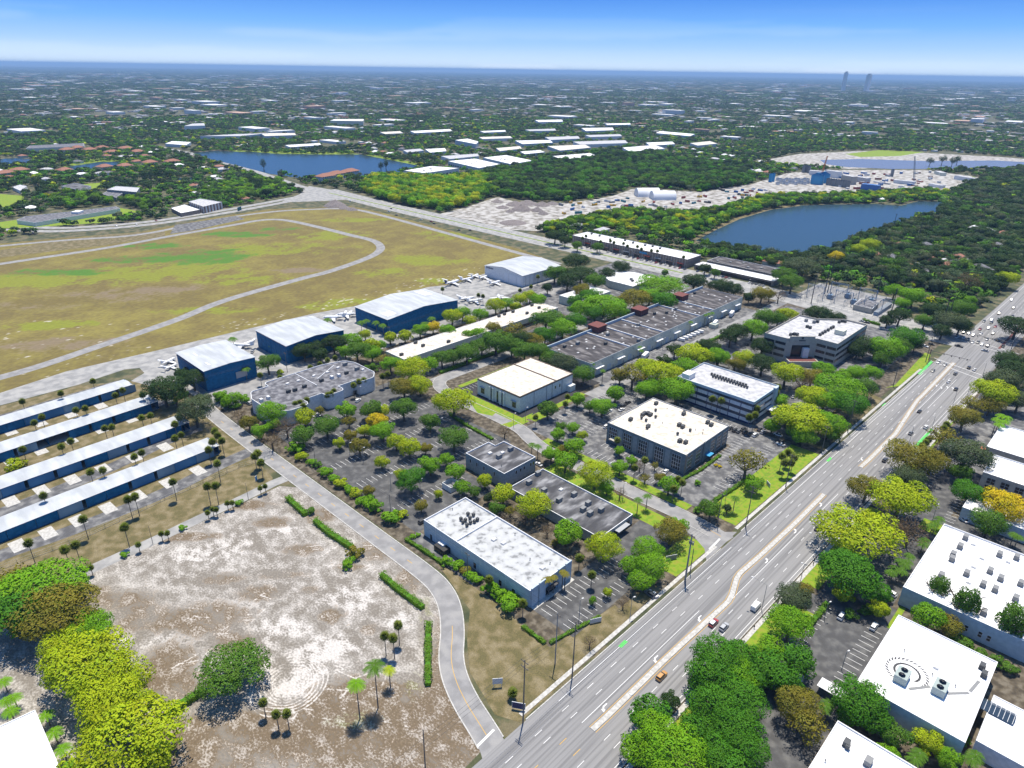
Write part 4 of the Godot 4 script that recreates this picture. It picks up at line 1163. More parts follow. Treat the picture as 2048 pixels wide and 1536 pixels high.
	for s in [-1, 1]:
		var gsk := box(b, "skylight_pane", mats.glass_blue, Vector3(skl.x + s * 1.3, 6.7, skl.z), Vector3(2.9, 0.1, 9.0))
		gsk.rotation.z = -s * 0.45
		for i in 8:
			box(b, "skylight_bar", mats.frame_white, Vector3(skl.x + s * 1.3, 6.78, skl.z - 4.2 + i * 1.2), Vector3(2.7, 0.1, 0.12)).rotation.z = -s * 0.45
	b = building("white_warehouse", "white-roofed building at the end of the shaded parking court", "building", xz([128, -26.5, 166.8, -26.5, 166.8, 12, 128, 12]), 8.0, mats.wall_white, mats.roof_white, 0.5)
	roof_units(b, [[1692, 1490, "d"], [1694, 1498, "c"], [1735, 1528, "u"], [1650, 1524, "p"]])
	b = building("white_warehouse", "white-roofed building next to the glazed skylight link", "building", rect(170, 216, 24, 60), 8.6, mats.wall_white, mats.roof_white, 0.4)
	b = building("brick_office", "tan and brick office with tall window bays and a white roof", "building", rect(352, 375, -29, 30), 9.5, mats.wall_tan, mats.roof_white, 0.6)
	for i in 9:
		window_on(b, Vector2(352, -29), Vector2(352, 30), 4.0 + i * 5.6, 3.4, 1.2, 3.6, 2, 1, mats.trim_dark)
		window_on(b, Vector2(352, -29), Vector2(352, 30), 4.0 + i * 5.6, 3.4, 4.6, 7.6, 2, 2, mats.wall_grey)
	b = building("white_store", "long narrow white-roofed building with an arched parapet before the brick office", "building", rect(318, 334, -29, 12), 6.5, mats.wall_pale_blue, mats.roof_white, 0.4)
	on_wall(b, "arched_parapet", Vector2(334, -29), Vector2(334, 12), 16.0, 10.0, 5.0, 8.0, 0.5, mats.wall_white, -0.6)
	b = building("brick_office", "white-roofed building with a coral awning beside the tall palms", "building", rect(386, 420, -34, 30), 7.5, mats.wall_tan, mats.roof_white, 0.5)
	on_wall(b, "awning", Vector2(386, -34), Vector2(420, -34), 2.0, 5, 3.6, 4.6, 2.4, mat("coral", lin(0.55, 0.18, 0.1), 0.8))
	# lower left
	b = building("white_warehouse", "white-roofed building beside the row of small palms and yellow-green trees", "building", PackedVector2Array([g2(70, 1419, 6), g2(122, 1540, 6), g2(0, 1680, 6), g2(-170, 1530, 6)]), 6.0, mats.wall_white, mats.roof_white, 0.3)
	# beyond the airfield
	far_buildings()

func px_building(called: String, label: String, cat: String, flat: Array, h: float, wall: Material, roof: Material, group := "") -> Node3D:
	return building(called, label, cat, gl(flat, h), h, wall, roof, 0.4, group)

func house_mesh() -> ArrayMesh:
	# hipped roof, unit 1 x 1 x 1, standing on y = 0
	var st := begin()
	var q := [Vector3(-0.55, 0, -0.55), Vector3(0.55, 0, -0.55), Vector3(0.55, 0, 0.55), Vector3(-0.55, 0, 0.55), Vector3(-0.2, 1, 0), Vector3(0.2, 1, 0)]
	for f in [[0, 1, 5], [0, 5, 4], [1, 2, 5], [2, 3, 4], [2, 4, 5], [3, 0, 4]]:
		var n: Vector3 = (q[f[1]] - q[f[0]]).cross(q[f[2]] - q[f[0]]).normalized()
		if n.y < 0: n = -n
		st.set_normal(n)
		for k in f: st.add_vertex(q[k])
	return done(st)

func far_buildings() -> void:
	var b: Node3D
	b = px_building("college_building", "long low building with solar-dark roof and a white gable by the lawn", "building", [33, 440, 50, 433, 232, 413, 240, 417, 70, 445], 5.0, mats.wall_white, mats.roof_dusk)
	box(b, "gable_roof", mats.roof_white, g(155, 424, 6) - b.position, Vector3(12, 2.4, 9), 0.75)
	b = px_building("striped_building", "pink and white striped block with a grey roof across the far road", "building", [377, 403, 400, 397, 444, 404, 407, 413], 9.0, mats.wall_tan, mats.roof_pale)
	var pl := gl([377, 403, 407, 413, 444, 404], 9.0)
	for f in [[0, 1], [1, 2]]:
		var ln: float = pl[f[0]].distance_to(pl[f[1]])
		for i in int(ln / 3.0): on_wall(b, "wall_stripe", pl[f[0]], pl[f[1]], 1.5 + i * 3.0, 1.3, 0.0, 8.8, 0.2, mats.brick_red if i % 2 == 0 else mats.wall_white)
	px_building("low_building", "low building with a white roof next to the striped block", "building", [342, 416, 369, 409, 400, 419, 362, 426], 5.0, mats.wall_brown, mats.roof_white)
	b = px_building("blue_grey_block", "blue-grey two storey block in two steps amid trees", "building", [214, 379, 232, 372, 279, 375, 273, 384], 9.0, mats.wall_slate, mats.roof_pale)
	px_building("blue_grey_block", "lower dark blue-grey wing left of the stepped block", "building", [203, 388, 218, 381, 245, 386, 232, 395], 6.0, mats.wall_slate, mats.roof_dusk)
	px_building("long_pale_building", "long pale two storey building by the pond", "building", [52, 297, 60, 291, 168, 286, 168, 292], 8.0, mats.wall_cream, mats.roof_dusk)
	px_building("white_roofed_hall", "hall with a bright white roof at the head of the lake", "building", [330, 287, 345, 282, 382, 284, 372, 290], 7.0, mats.wall_pale_blue, mats.roof_white)
	px_building("low_building", "dark flat-roofed low building behind the left lawn", "building", [122, 372, 150, 366, 182, 372, 160, 380], 5.0, mats.wall_white, mats.roof_charcoal)
	px_building("low_building", "pale low building at the left margin lawn", "building", [24, 374, 40, 369, 54, 372, 40, 381], 5.0, mats.wall_white, mats.roof_pale)
	px_building("office_block", "four storey pale office with rows of dark windows far behind the lake", "building", [660, 241, 670, 238, 728, 238, 726, 242], 14.0, mats.wall_cream, mats.roof_white)
	px_building("office_block", "white office with a stepped front far behind the pond", "building", [368, 252, 385, 247, 408, 246, 410, 251], 14.0, mats.wall_white, mats.roof_pale)
	# warehouses by the lake: the three nearest with facades
	var warehouses := [[808, 341, 862, 332, 918, 336, 850, 346, 9], [896, 322, 950, 317, 1000, 328, 958, 336, 9], [966, 315, 1012, 310, 1066, 321, 1022, 328, 9], [882, 312, 955, 307, 958, 312, 900, 318, 8], [910, 280, 935, 277, 957, 283, 952, 288, 11], [1030, 281, 1100, 280, 1106, 285, 1045, 288, 8], [958, 274, 1020, 272, 1025, 276, 965, 278, 8], [1090, 274, 1156, 272, 1160, 277, 1100, 280, 8], [1163, 256, 1225, 255, 1228, 260, 1172, 262, 9], [1245, 295, 1310, 290, 1330, 297, 1260, 303, 8], [1095, 292, 1170, 289, 1182, 295, 1120, 301, 8], [1050, 259, 1110, 257, 1112, 261, 1060, 262, 8], [1070, 240, 1124, 239, 1126, 243, 1078, 244, 9], [820, 262, 900, 258, 905, 262, 830, 266, 8], [992, 296, 1040, 292, 1044, 297, 1000, 302, 7], [1146, 283, 1250, 280, 1256, 286, 1160, 289, 8], [1292, 285, 1345, 283, 1350, 288, 1300, 291, 8], [850, 298, 890, 296, 893, 302, 860, 305, 6], [760, 264, 800, 262, 806, 266, 770, 268, 7], [806, 300, 840, 297, 848, 301, 815, 305, 6], [1040, 303, 1080, 300, 1090, 304, 1050, 308, 7], [1105, 312, 1180, 306, 1195, 312, 1130, 320, 7], [520, 266, 590, 266, 592, 270, 530, 272, 8], [400, 272, 470, 268, 540, 266, 480, 272, 8], [570, 290, 640, 286, 642, 290, 580, 294, 7], [1320, 262, 1390, 268, 1380, 272, 1312, 266, 8], [1380, 286, 1420, 282, 1435, 287, 1395, 291, 8], [1170, 270, 1240, 268, 1244, 272, 1180, 274, 8], [1210, 247, 1260, 246, 1262, 249, 1215, 250, 8], [960, 262, 1010, 260, 1012, 263, 968, 265, 8]]
	for i in warehouses.size():
		var w: Array = warehouses[i]
		var lab: String = "%s %s-roofed warehouse with %s walls in the estate beyond the lake" % ["large" if absf(w[4] - w[0]) > 75 else ("mid-sized" if absf(w[4] - w[0]) > 50 else "small"), ["white", "bright white", "cream", "pale grey"][i % 4], "pale blue" if i % 3 else "white"]
		if i < 3: lab = ["white-roofed warehouse with pale walls beside the dark wood and the lake end", "long white-roofed warehouse with a row of skylights behind the nearest one", "broad white-roofed warehouse next to the lime trees"][i]
		b = px_building("warehouse_building", lab, "building", w.slice(0, 8), w[8], mats.wall_pale_blue if i % 3 else mats.wall_white, [mats.roof_white, mats.roof_white, mats.roof_cream, mats.roof_pale][i % 4] if i > 2 else mats.roof_white, "warehouses beyond the lake" if i > 2 else "")
		if i < 3:
			var pp := gl(w.slice(0, 8), w[8])
			for f in [[0, 3], [3, 2]]:
				var ln: float = pp[f[0]].distance_to(pp[f[1]])
				for k in int(ln / 9.0): on_wall(b, "window", pp[f[0]], pp[f[1]], 5.0 + k * 9.0, 5.5, 1.0, 3.6, 0.1, mats.glass_blue)
			for k in 8: box(b, "skylight", mats.unit_grey, Vector3(rng.randf_range(-20, 20), w[8] + 0.1, rng.randf_range(-14, 14)), Vector3(2.4, 1.0, 2.4))
	# terracotta houses round the pond, and the pink houses near the junction
	var hm := house_mesh()
	for q in [[135, 304, 26], [180, 304, 26], [225, 309, 30], [252, 301, 28], [275, 308, 26], [10, 352, 28], [40, 346, 28], [130, 346, 22], [210, 339, 24], [250, 337, 22], [300, 330, 24], [345, 328, 26], [205, 300, 24], [155, 300, 22]]:
		var o := thing("tiled_house", "terracotta hip-roofed house by the pond", "house", g(q[0], q[1]), 0.3, "terracotta houses round the pond")
		box(o, "wall", mats.wall_cream, Vector3(0, 2.9, 0), Vector3(q[2] * 0.9, 5.8, 17))
		part(o, "roof", hm, mats.roof_tile, Vector3(0, 5.8, 0), Vector3(q[2] * 0.95, 4.2, 19))
		for i in 4: box(o, "window", mats.glass, Vector3(-q[2] * 0.3 + i * q[2] * 0.2, 3.6, 8.52), Vector3(1.6, 1.6, 0.12))
	for q in [[652, 362], [700, 352], [672, 357]]:
		var o := thing("tiled_house", "white three storey townhouse with a red hip roof by the road junction", "house", g(q[0], q[1]), 0.2, "red roofed townhouses by the junction")
		box(o, "wall", mats.wall_white, Vector3(0, 4.5, 0), Vector3(30, 9, 16))
		part(o, "roof", hm, mats.roof_tile, Vector3(0, 9, 0), Vector3(31, 4.5, 18))
		for i in 6:
			for y in [2.0, 5.0, 7.6]: box(o, "window", mats.glass, Vector3(-12.5 + i * 5.0, y, 8.05), Vector3(1.8, 1.5, 0.12))

# ---------- trees and planting
var crowns := []
var big_crowns := []
var sparse_crowns := []
var far_crowns := []
var trunks := []
var bushes := []
var sabal_crown: ArrayMesh
var frond_crown: ArrayMesh
var palm_trunk: ArrayMesh
var bare_crown: ArrayMesh

class Leaves:
	var v := PackedVector3Array()
	var n := PackedVector3Array()
	var c := PackedColorArray()
	func quad(p: Vector3, nrm: Vector3, out: Vector3, s: float, turn: float, tint: Color, long := 1.0) -> void:
		var u := nrm.cross(Vector3.UP if absf(nrm.y) < 0.9 else Vector3.RIGHT).normalized().rotated(nrm, turn)
		var w := nrm.cross(u)
		var a := p + u * s * long; var b := p + w * s * 0.55 + nrm * s * 0.12; var d := p - u * s * long; var e := p - w * s * 0.55 + nrm * s * 0.12
		var nn := (nrm * 0.55 + out * 0.45).normalized()
		for q in [a, b, d, a, d, e]:
			v.append(q); n.append(nn); c.append(tint)
	func tri(a: Vector3, b: Vector3, d: Vector3, nrm: Vector3, tint: Color) -> void:
		for q in [a, b, d]:
			v.append(q); n.append(nrm); c.append(tint)

func crown_mesh(seed_: int, count: int, leaf: float, lobes: int, flat := 0.72, rough := 0.3) -> ArrayMesh:
	# a crown of unit radius about the origin: leaf sprays on overlapping lobes of uneven size
	rng.seed = seed_
	var lb := []
	for i in lobes:
		var t := TAU * i / lobes + rng.randf_range(-0.5, 0.5)
		var ring := sqrt(rng.randf_range(0.05, 1.0))
		var y := rng.randf_range(-0.35, 0.75) * (1.05 - ring * 0.6)
		var r := rng.randf_range(0.17, 0.44) * (1.15 - 0.3 * ring)
		lb.append([Vector3(cos(t) * ring * (1.06 - r), y * flat, sin(t) * ring * (1.06 - r)), r, rng.randf_range(0.78, 1.18), rng.randf_range(-0.1, 0.12)])
	lb.append([Vector3(0, 0.05, 0), 0.5, 0.9, 0.0])
	var total := 0.0
	for l in lb: total += l[1] * l[1]
	var L := Leaves.new()
	for l in lb:
		var k := int(count * l[1] * l[1] / total)
		for i in k:
			var d := Vector3(rng.randfn(), rng.randfn() * 0.9 + 0.25, rng.randfn()).normalized()
			var rr: float = l[1] * (1.0 - rough * pow(rng.randf(), 2.0) + rng.randf_range(0.0, 0.16))
			var p: Vector3 = l[0] + d * rr * Vector3(1, flat, 1)
			var inside := false
			for m in lb:
				if m != l and (p - m[0]).length() < m[1] * 0.6: inside = true
			if inside and rng.randf() < 0.8: continue
			var nrm := (d + Vector3(rng.randfn(), rng.randfn(), rng.randfn()) * 0.45 + Vector3.UP * 0.25).normalized()
			var b: float = l[2] * rng.randf_range(0.72, 1.2)
			var hue: float = l[3] + rng.randf_range(-0.08, 0.08)
			L.quad(p, nrm, (p + Vector3.UP * 0.2).normalized(), leaf * rng.randf_range(0.6, 1.3), rng.randf() * TAU, Color(clampf(b * (1.0 + hue), 0, 2), b, clampf(b * (1.0 - hue), 0, 2)))
	return facing(L.v, L.n, L.c)

func make_tree_meshes() -> void:
	for i in 6: crowns.append(crown_mesh(200 + i, 5200, 0.056, 18 + i % 3 * 4, 0.8 + 0.05 * (i % 4)))
	for i in 4: big_crowns.append(crown_mesh(220 + i, 11500, 0.036, 30 + i * 3, 0.85, 0.4))
	for i in 3: sparse_crowns.append(crown_mesh(230 + i, 1300, 0.06, 20, 0.8, 0.75))
	for i in 3: bushes.append(crown_mesh(240 + i, 900, 0.11, 8, 0.8))
	for i in 4: far_crowns.append(crown_mesh(250 + i, 170, 0.2, 6, 0.75))
	# bare crown of twigs
	rng.seed = 260
	var B := Leaves.new()
	for i in 900:
		var d := Vector3(rng.randfn(), rng.randfn() * 0.8 + 0.3, rng.randfn()).normalized()
		var p := d * pow(rng.randf(), 0.45) * 0.95 * Vector3(1, 0.8, 1)
		var q := (p.normalized() + Vector3(rng.randfn(), rng.randfn(), rng.randfn()) * 0.5).normalized() * rng.randf_range(0.1, 0.2)
		var s := q.cross(Vector3(rng.randfn(), rng.randfn(), rng.randfn())).normalized() * 0.013
		var b := rng.randf_range(0.7, 1.25)
		B.tri(p - s, p + q, p + s, q.cross(s).normalized(), Color(b, b, b))
	bare_crown = facing(B.v, B.n, B.c)
	for i in 3:
		rng.seed = 270 + i
		var st := begin()
		tube(st, Vector3(0, 0, 0), Vector3(0.02, 0.42, 0.01), 0.045, 0.032, 7)
		for k in 5:
			var t := TAU * k / 5.0 + rng.randf_range(-0.4, 0.4)
			var a := Vector3(0.02, rng.randf_range(0.3, 0.42), 0.01)
			var e := a + Vector3(cos(t) * 0.22, rng.randf_range(0.16, 0.3), sin(t) * 0.22)
			tube(st, a, e, 0.024, 0.013, 5)
			tube(st, e, e + Vector3(cos(t + 0.6) * 0.14, 0.13, sin(t + 0.6) * 0.14), 0.013, 0.005, 4)
			tube(st, e, e + Vector3(cos(t - 0.7) * 0.12, 0.15, sin(t - 0.7) * 0.12), 0.012, 0.005, 4)
		trunks.append(done(st))
	# fan palm: a ball of pleated fans
	rng.seed = 280
	var S := Leaves.new()
	for i in 54:
		var d := Vector3(rng.randfn(), rng.randfn() * 0.9 + 0.12, rng.randfn()).normalized()
		var base := d * 0.06
		var side := d.cross(Vector3.UP if absf(d.y) < 0.9 else Vector3.RIGHT).normalized().rotated(d, rng.randf_range(-0.5, 0.5))
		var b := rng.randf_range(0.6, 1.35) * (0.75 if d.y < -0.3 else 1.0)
		for k in 9:
			var t := (k - 4) / 4.0 * 1.15
			var dirn := (d * cos(t) + side * sin(t)).normalized()
			var w := (side * cos(t) - d * sin(t)) * 0.055
			var tip := base + dirn * rng.randf_range(0.72, 0.98) + Vector3.DOWN * 0.12 * absf(t)
			var nn := d.cross(side).normalized()
			nn = (nn if nn.y > 0 else -nn) * 0.5 + d * 0.5
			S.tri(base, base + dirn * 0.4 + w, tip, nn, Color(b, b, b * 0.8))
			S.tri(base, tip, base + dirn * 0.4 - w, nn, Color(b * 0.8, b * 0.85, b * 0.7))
	sabal_crown = facing(S.v, S.n, S.c)
	# feather palm: arching fronds with drooping leaflets
	var R := Leaves.new()
	for i in 20:
		var t := TAU * i / 20.0 + rng.randf_range(-0.15, 0.15)
		var up := rng.randf_range(-0.1, 1.0)
		var hd := Vector3(cos(t), 0, sin(t))
		var sd := Vector3(-sin(t), 0, cos(t))
		var b := rng.randf_range(0.7, 1.3)
		for k in 9:
			var u0 := k / 9.0; var u1 := (k + 1) / 9.0
			var p0 := hd * u0 * 0.95 + Vector3.UP * (up * u0 * 0.9 - u0 * u0 * (0.55 + up * 0.55))
			var p1 := hd * u1 * 0.95 + Vector3.UP * (up * u1 * 0.9 - u1 * u1 * (0.55 + up * 0.55))
			var ln := 0.3 * sin(PI * clampf(u0 * 0.85 + 0.12, 0, 1))
			for s in [-1.0, 1.0]:
				for j in 2:
					var pa := p0.lerp(p1, j * 0.5)
					var pb := p0.lerp(p1, j * 0.5 + 0.42)
					var tip: Vector3 = pa + sd * s * ln + hd * 0.1 + Vector3.DOWN * ln * 0.45
					R.tri(pa, pb, tip, (Vector3.UP + sd * s * 0.4).normalized(), Color(b, b, b * 0.8))
	frond_crown = facing(R.v, R.n, R.c)
	var st2 := begin()
	tube(st2, Vector3.ZERO, Vector3(0.004, 0.5, 0.0), 0.02, 0.015, 7)
	tube(st2, Vector3(0.004, 0.5, 0), Vector3(0.0, 1.0, 0.003), 0.015, 0.014, 7)
	palm_trunk = done(st2)

var tree_words := {"lime": "lime green", "bright": "bright green", "mid": "mid green", "deep": "deep green", "dark": "dark green", "sage": "grey-green", "olive": "olive", "yellow": "yellow flowering", "rust": "leafless brown", "palm": "green"}

func tree(px: float, py: float, wide: float, kind: String, where: String, group: String, tall := 0.0) -> void:
	# the crown's middle stands at this pixel; its width is given in photo pixels and its size follows from the ground below it
	var p := g(px, py, 5.0)
	var d := wide * (p - Vector3(0, EYE, 0)).length() / FOCAL
	var h := tall if tall > 0 else clampf(d * 0.86 + 1.6, 3.0, 19.0)
	p = g(px, py, h * 0.62)
	p.y = 0
	var size := "small " if d < 6.0 else ("large " if d > 13.0 else "")
	var called := "leafless_tree" if kind == "rust" else ("flowering_tree" if kind == "yellow" else "broadleaf_tree")
	var o := thing(called, "%s%s tree %s" % [size, tree_words[kind], where], "tree", p, rng.randf() * TAU, group)
	part(o, "trunk", trunks[rng.randi() % 3], mats.bark, Vector3.ZERO, Vector3(h * 1.1, h, h * 1.1))
	var m: Mesh = crowns[rng.randi() % 6]
	if d > 11.5: m = big_crowns[rng.randi() % 4]
	if kind == "rust": m = bare_crown
	elif kind == "olive" and rng.randf() < 0.25: m = sparse_crowns[rng.randi() % 3]
	var hc := h * 0.56
	part(o, "crown", m, mats["leaf_" + kind], Vector3(0, h * 0.57, 0), Vector3(d * 0.58, hc * 0.98, d * 0.58) * (Vector3(1.0, 1.0, rng.randf_range(0.88, 1.1))))

func sabal(px: float, py: float, where: String, group: String, h := 9.6, r := 1.9) -> void:
	# crown middle at the pixel
	var p := g(px, py, h)
	p.y = 0
	var o := thing("sabal_palm", "fan palm on a slim trunk %s" % where, "palm", p, rng.randf() * TAU, group)
	part(o, "trunk", palm_trunk, mats.bark_palm, Vector3.ZERO, Vector3(9, h - 0.5, 9))
	part(o, "crown", sabal_crown, mats.leaf_palm, Vector3(0, h, 0), Vector3(r, r * 1.1, r))

func feather_palm(px: float, py: float, where: String, group: String, h: float, r: float, kind := "bright") -> void:
	var p := g(px, py, h)
	p.y = 0
	var o := thing("feather_palm", "palm with arching feather fronds %s" % where, "palm", p, rng.randf() * TAU, group)
	part(o, "trunk", palm_trunk, mats.bark_palm, Vector3.ZERO, Vector3(11, h, 11))
	part(o, "crown", frond_crown, mats["leaf_" + kind], Vector3(0, h - 0.1, 0), Vector3.ONE * r)

func bush(px: float, py: float, wide: float, kind: String, where: String, group: String) -> void:
	var p := g(px, py, 1.2)
	var d := wide * (p - Vector3(0, EYE, 0)).length() / FOCAL
	p.y = 0
	var o := thing("shrub", "rounded %s shrub %s" % [tree_words[kind], where], "shrub", p, rng.randf() * TAU, group)
	part(o, "foliage", bushes[rng.randi() % 3], mats["leaf_" + kind], Vector3(0, d * 0.26, 0), Vector3(d * 0.52, d * 0.42, d * 0.52))

func hedge(flat: Array, wide: float, h: float, label: String, kind := "hedge", world := false) -> void:
	var line := xz(flat) if world else gl(flat, 0.6)
	var c := centre_of(line)
	var o := thing("hedge", label, "hedge", Vector3(c.x, 0, c.y))
	var L := Leaves.new()
	var core := begin()
	for s in line.size() - 1:
		var a := line[s] - c; var b := line[s + 1] - c
		var ln := a.distance_to(b)
		var d := (b - a) / ln
		var nn := d.orthogonal()
		var mid := (a + b) / 2
		add_box(core, Vector3(mid.x, h * 0.42, mid.y), Vector3(ln, h * 0.84, wide * 0.75), -d.angle())
		for i in int(ln * 60):
			var u := rng.randf() * ln
			var q := rng.randf_range(-1, 1)
			var f := rng.randf()
			var y := h * (1.0 + rng.randf_range(-0.12, 0.12))
			var out := Vector3.UP
			if f > 0.5:
				y = h * rng.randf_range(0.05, 1.0)
				q = signf(q) * rng.randf_range(0.9, 1.1)
				out = Vector3(nn.x * q, 0.4, nn.y * q).normalized()
			var lump := 1.0 + 0.16 * sin(u * 1.7) + 0.12 * sin(u * 0.63 + 1.0)
			var p := a + d * u + nn * q * wide * 0.5 * lump
			var t := rng.randf_range(0.65, 1.3) * (0.92 + 0.16 * sin(u * 0.9))
			L.quad(Vector3(p.x, y * lump, p.y), (out + Vector3(rng.randfn(), rng.randfn(), rng.randfn()) * 0.4).normalized(), out, rng.randf_range(0.16, 0.34), rng.randf() * TAU, Color(t * rng.randf_range(0.9, 1.2), t, t * 0.9))
	part(o, "inner_foliage", done(core), mats.leaf_deep)
	part(o, "foliage", facing(L.v, L.n, L.c), mats["leaf_" + kind])

func many(list: Array, where: String, group: String) -> void:
	for t in list:
		tree(t[0], t[1], t[2], t[3], where, group, t[4] if t.size() > 4 else 0.0)

func make_planting() -> void:
	make_tree_meshes()
	rng.seed = 300
	many([[73, 1179, 130, "bright"], [29, 1215, 110, "deep"], [114, 1217, 110, "olive"], [176, 1252, 66, "bright"], [164, 1325, 120, "lime"], [223, 1355, 95, "lime"], [187, 1280, 60, "bright"], [225, 1405, 105, "lime"], [255, 1475, 140, "lime"], [130, 1290, 70, "lime"], [20, 1160, 60, "olive"], [300, 1525, 60, "lime"], [140, 1175, 40, "bright"]], "in the belt between the sandy lot and the white roof", "trees in the belt beside the sandy lot")
	tree(463, 1337, 108, "mid", "standing alone on the sandy lot", "", 13.0)
	many([[497, 844, 32, "olive"], [543, 822, 48, "bright"], [520, 861, 32, "bright"], [546, 847, 26, "bright"], [573, 852, 42, "rust"], [543, 880, 38, "rust"], [609, 832, 40, "lime"], [605, 869, 42, "mid"], [652, 850, 50, "mid"], [693, 817, 36, "bright"], [697, 841, 28, "olive"], [743, 817, 40, "mid"], [766, 820, 26, "lime"], [728, 860, 26, "lime"], [753, 841, 36, "yellow"], [765, 860, 44, "bright"], [678, 885, 24, "lime"], [718, 891, 38, "olive"], [792, 882, 36, "lime"], [819, 893, 42, "lime"], [851, 896, 26, "olive"], [807, 815, 50, "mid"], [860, 841, 40, "mid"], [907, 873, 54, "mid"], [763, 923, 28, "lime"], [822, 958, 56, "deep"], [801, 949, 24, "lime"], [860, 929, 40, "bright"], [892, 918, 28, "bright"], [910, 943, 36, "bright"], [924, 973, 30, "bright"], [877, 987, 18, "lime"], [842, 1011, 26, "olive"], [737, 981, 22, "olive"], [455, 800, 26, "bright"], [440, 790, 24, "bright"], [470, 795, 26, "bright"], [480, 830, 24, "rust"], [700, 870, 26, "olive"], [640, 820, 20, "olive"]], "in the planted parking lot beside the curved building", "trees in the planted parking lot")
	many([[969, 961, 30, "lime"], [1006, 987, 46, "lime"], [993, 1016, 28, "mid"], [1069, 1006, 62, "lime"], [1136, 1063, 54, "bright"], [1209, 1092, 64, "lime"], [948, 982, 24, "mid"], [977, 995, 20, "dark"], [1050, 1035, 26, "rust"], [1095, 1060, 26, "rust"], [1020, 1020, 24, "olive"]], "in the bed between the two grey-roofed buildings", "trees between the two grey-roofed buildings")
	many([[1102, 907, 36, "bright"], [1131, 922, 44, "bright"], [1191, 946, 60, "lime"], [1214, 974, 30, "bright"], [1115, 868, 28, "bright"], [1146, 855, 24, "bright"], [1165, 870, 22, "lime"], [1149, 891, 38, "bright"], [1123, 852, 22, "mid"], [1240, 933, 32, "bright"], [1264, 920, 22, "bright"], [1239, 901, 20, "bright"], [1125, 900, 24, "olive"], [1240, 985, 24, "rust"], [1009, 862, 26, "rust"], [1280, 930, 22, "rust"], [1290, 955, 22, "olive"], [1320, 955, 22, "olive"], [1338, 969, 40, "bright"], [1310, 930, 18, "olive"]], "along the side street by the slate office", "trees along the side street")
	many([[1495, 924, 66, "olive"], [1509, 966, 34, "bright"], [1421, 1018, 42, "mid"], [1455, 1016, 18, "dark"], [1358, 1050, 34, "bright"], [1343, 1060, 56, "olive"], [1296, 1099, 56, "bright"], [1306, 1130, 60, "bright"], [1260, 1130, 40, "bright"], [1283, 1160, 44, "bright"]], "on the verge beside the wide road", "trees on the verge of the wide road")
	many([[1180, 1283, 26, "rust"], [1247, 1205, 24, "rust"], [1215, 1185, 18, "lime"], [1185, 1200, 16, "bright"]], "on the dry verge before the parking lot", "small trees on the dry verge")
	many([[1573, 745, 54, "lime"], [1604, 762, 42, "rust"], [1624, 752, 42, "olive"], [1682, 774, 76, "bright"], [1624, 793, 54, "lime"], [1604, 838, 92, "lime"], [1575, 830, 42, "bright"], [1526, 725, 46, "dark"], [1491, 715, 40, "lime"], [1471, 727, 34, "olive"], [1438, 711, 40, "bright"], [1390, 709, 62, "lime"], [1475, 662, 40, "dark"], [1507, 655, 44, "bright"], [1462, 670, 42, "dark"], [1419, 692, 42, "dark"], [1649, 737, 36, "bright"], [1534, 633, 44, "mid"], [1575, 627, 32, "lime"], [1636, 627, 48, "dark"], [1675, 635, 28, "dark"], [1475, 805, 38, "bright"], [1731, 688, 40, "dark"], [1715, 698, 34, "dark"], [1650, 800, 50, "bright"], [1640, 850, 40, "mid"], [1560, 800, 30, "bright"], [1713, 745, 36, "bright"], [1690, 750, 32, "bright"], [1366, 765, 40, "bright"], [1380, 740, 40, "bright"], [1525, 690, 40, "dark"], [1556, 637, 30, "mid"], [1590, 860, 34, "bright"], [1660, 845, 56, "bright"], [1700, 805, 56, "deep"], [1732, 772, 40, "mid"], [1665, 868, 34, "mid"], [1740, 745, 36, "bright"], [1610, 870, 40, "bright"], [1545, 850, 30, "bright"]], "around the navy and tan offices", "trees around the navy and tan offices")
	many([[1815, 672, 54, "deep"], [1778, 694, 54, "bright"], [1766, 715, 32, "mid"], [1800, 690, 36, "mid"], [1750, 700, 30, "mid"], [1830, 690, 22, "dark"]], "on the lawn by the big junction", "trees by the big junction")
	many([[1985, 781, 62, "lime"], [1948, 809, 38, "olive"], [1982, 808, 36, "olive"], [1930, 833, 48, "olive"], [1891, 872, 48, "olive"], [1935, 908, 72, "sage"], [1826, 913, 72, "olive"], [1865, 919, 46, "olive"], [1818, 952, 50, "sage"], [1735, 974, 54, "olive"], [1803, 992, 92, "lime"], [1719, 1060, 115, "lime"], [1790, 1060, 52, "rust"], [1820, 1062, 52, "rust"], [1940, 984, 48, "deep"], [2011, 1008, 62, "yellow"], [1980, 1042, 50, "mid"], [1922, 942, 36, "mid"], [2010, 760, 50, "sage"], [2030, 740, 50, "dark"], [2040, 800, 40, "sage"], [2035, 650, 50, "dark"], [2020, 720, 44, "dark"]], "along the south side of the wide road", "trees south of the wide road")
	many([[1691, 1130, 72, "deep"], [1700, 1146, 86, "deep"], [1752, 1182, 46, "deep"], [1686, 1185, 36, "lime"], [1757, 1214, 34, "lime"], [1587, 1194, 56, "sage"], [1581, 1246, 74, "bright"], [1598, 1320, 60, "deep"], [1567, 1358, 60, "deep"], [1601, 1407, 70, "olive"], [1615, 1455, 60, "olive"], [1720, 1398, 80, "deep"], [1749, 1440, 52, "deep"], [1791, 1469, 42, "mid"], [1857, 1483, 42, "lime"], [1896, 1517, 36, "bright"], [1859, 1233, 50, "bright"], [1896, 1250, 38, "olive"], [1879, 1174, 30, "mid", 14.0], [1936, 1203, 34, "mid", 17.0], [2030, 1242, 40, "mid", 17.5], [1610, 1180, 30, "olive"], [1775, 1510, 36, "bright"], [1700, 1430, 40, "deep"]], "around the shaded parking court", "trees around the shaded parking court")
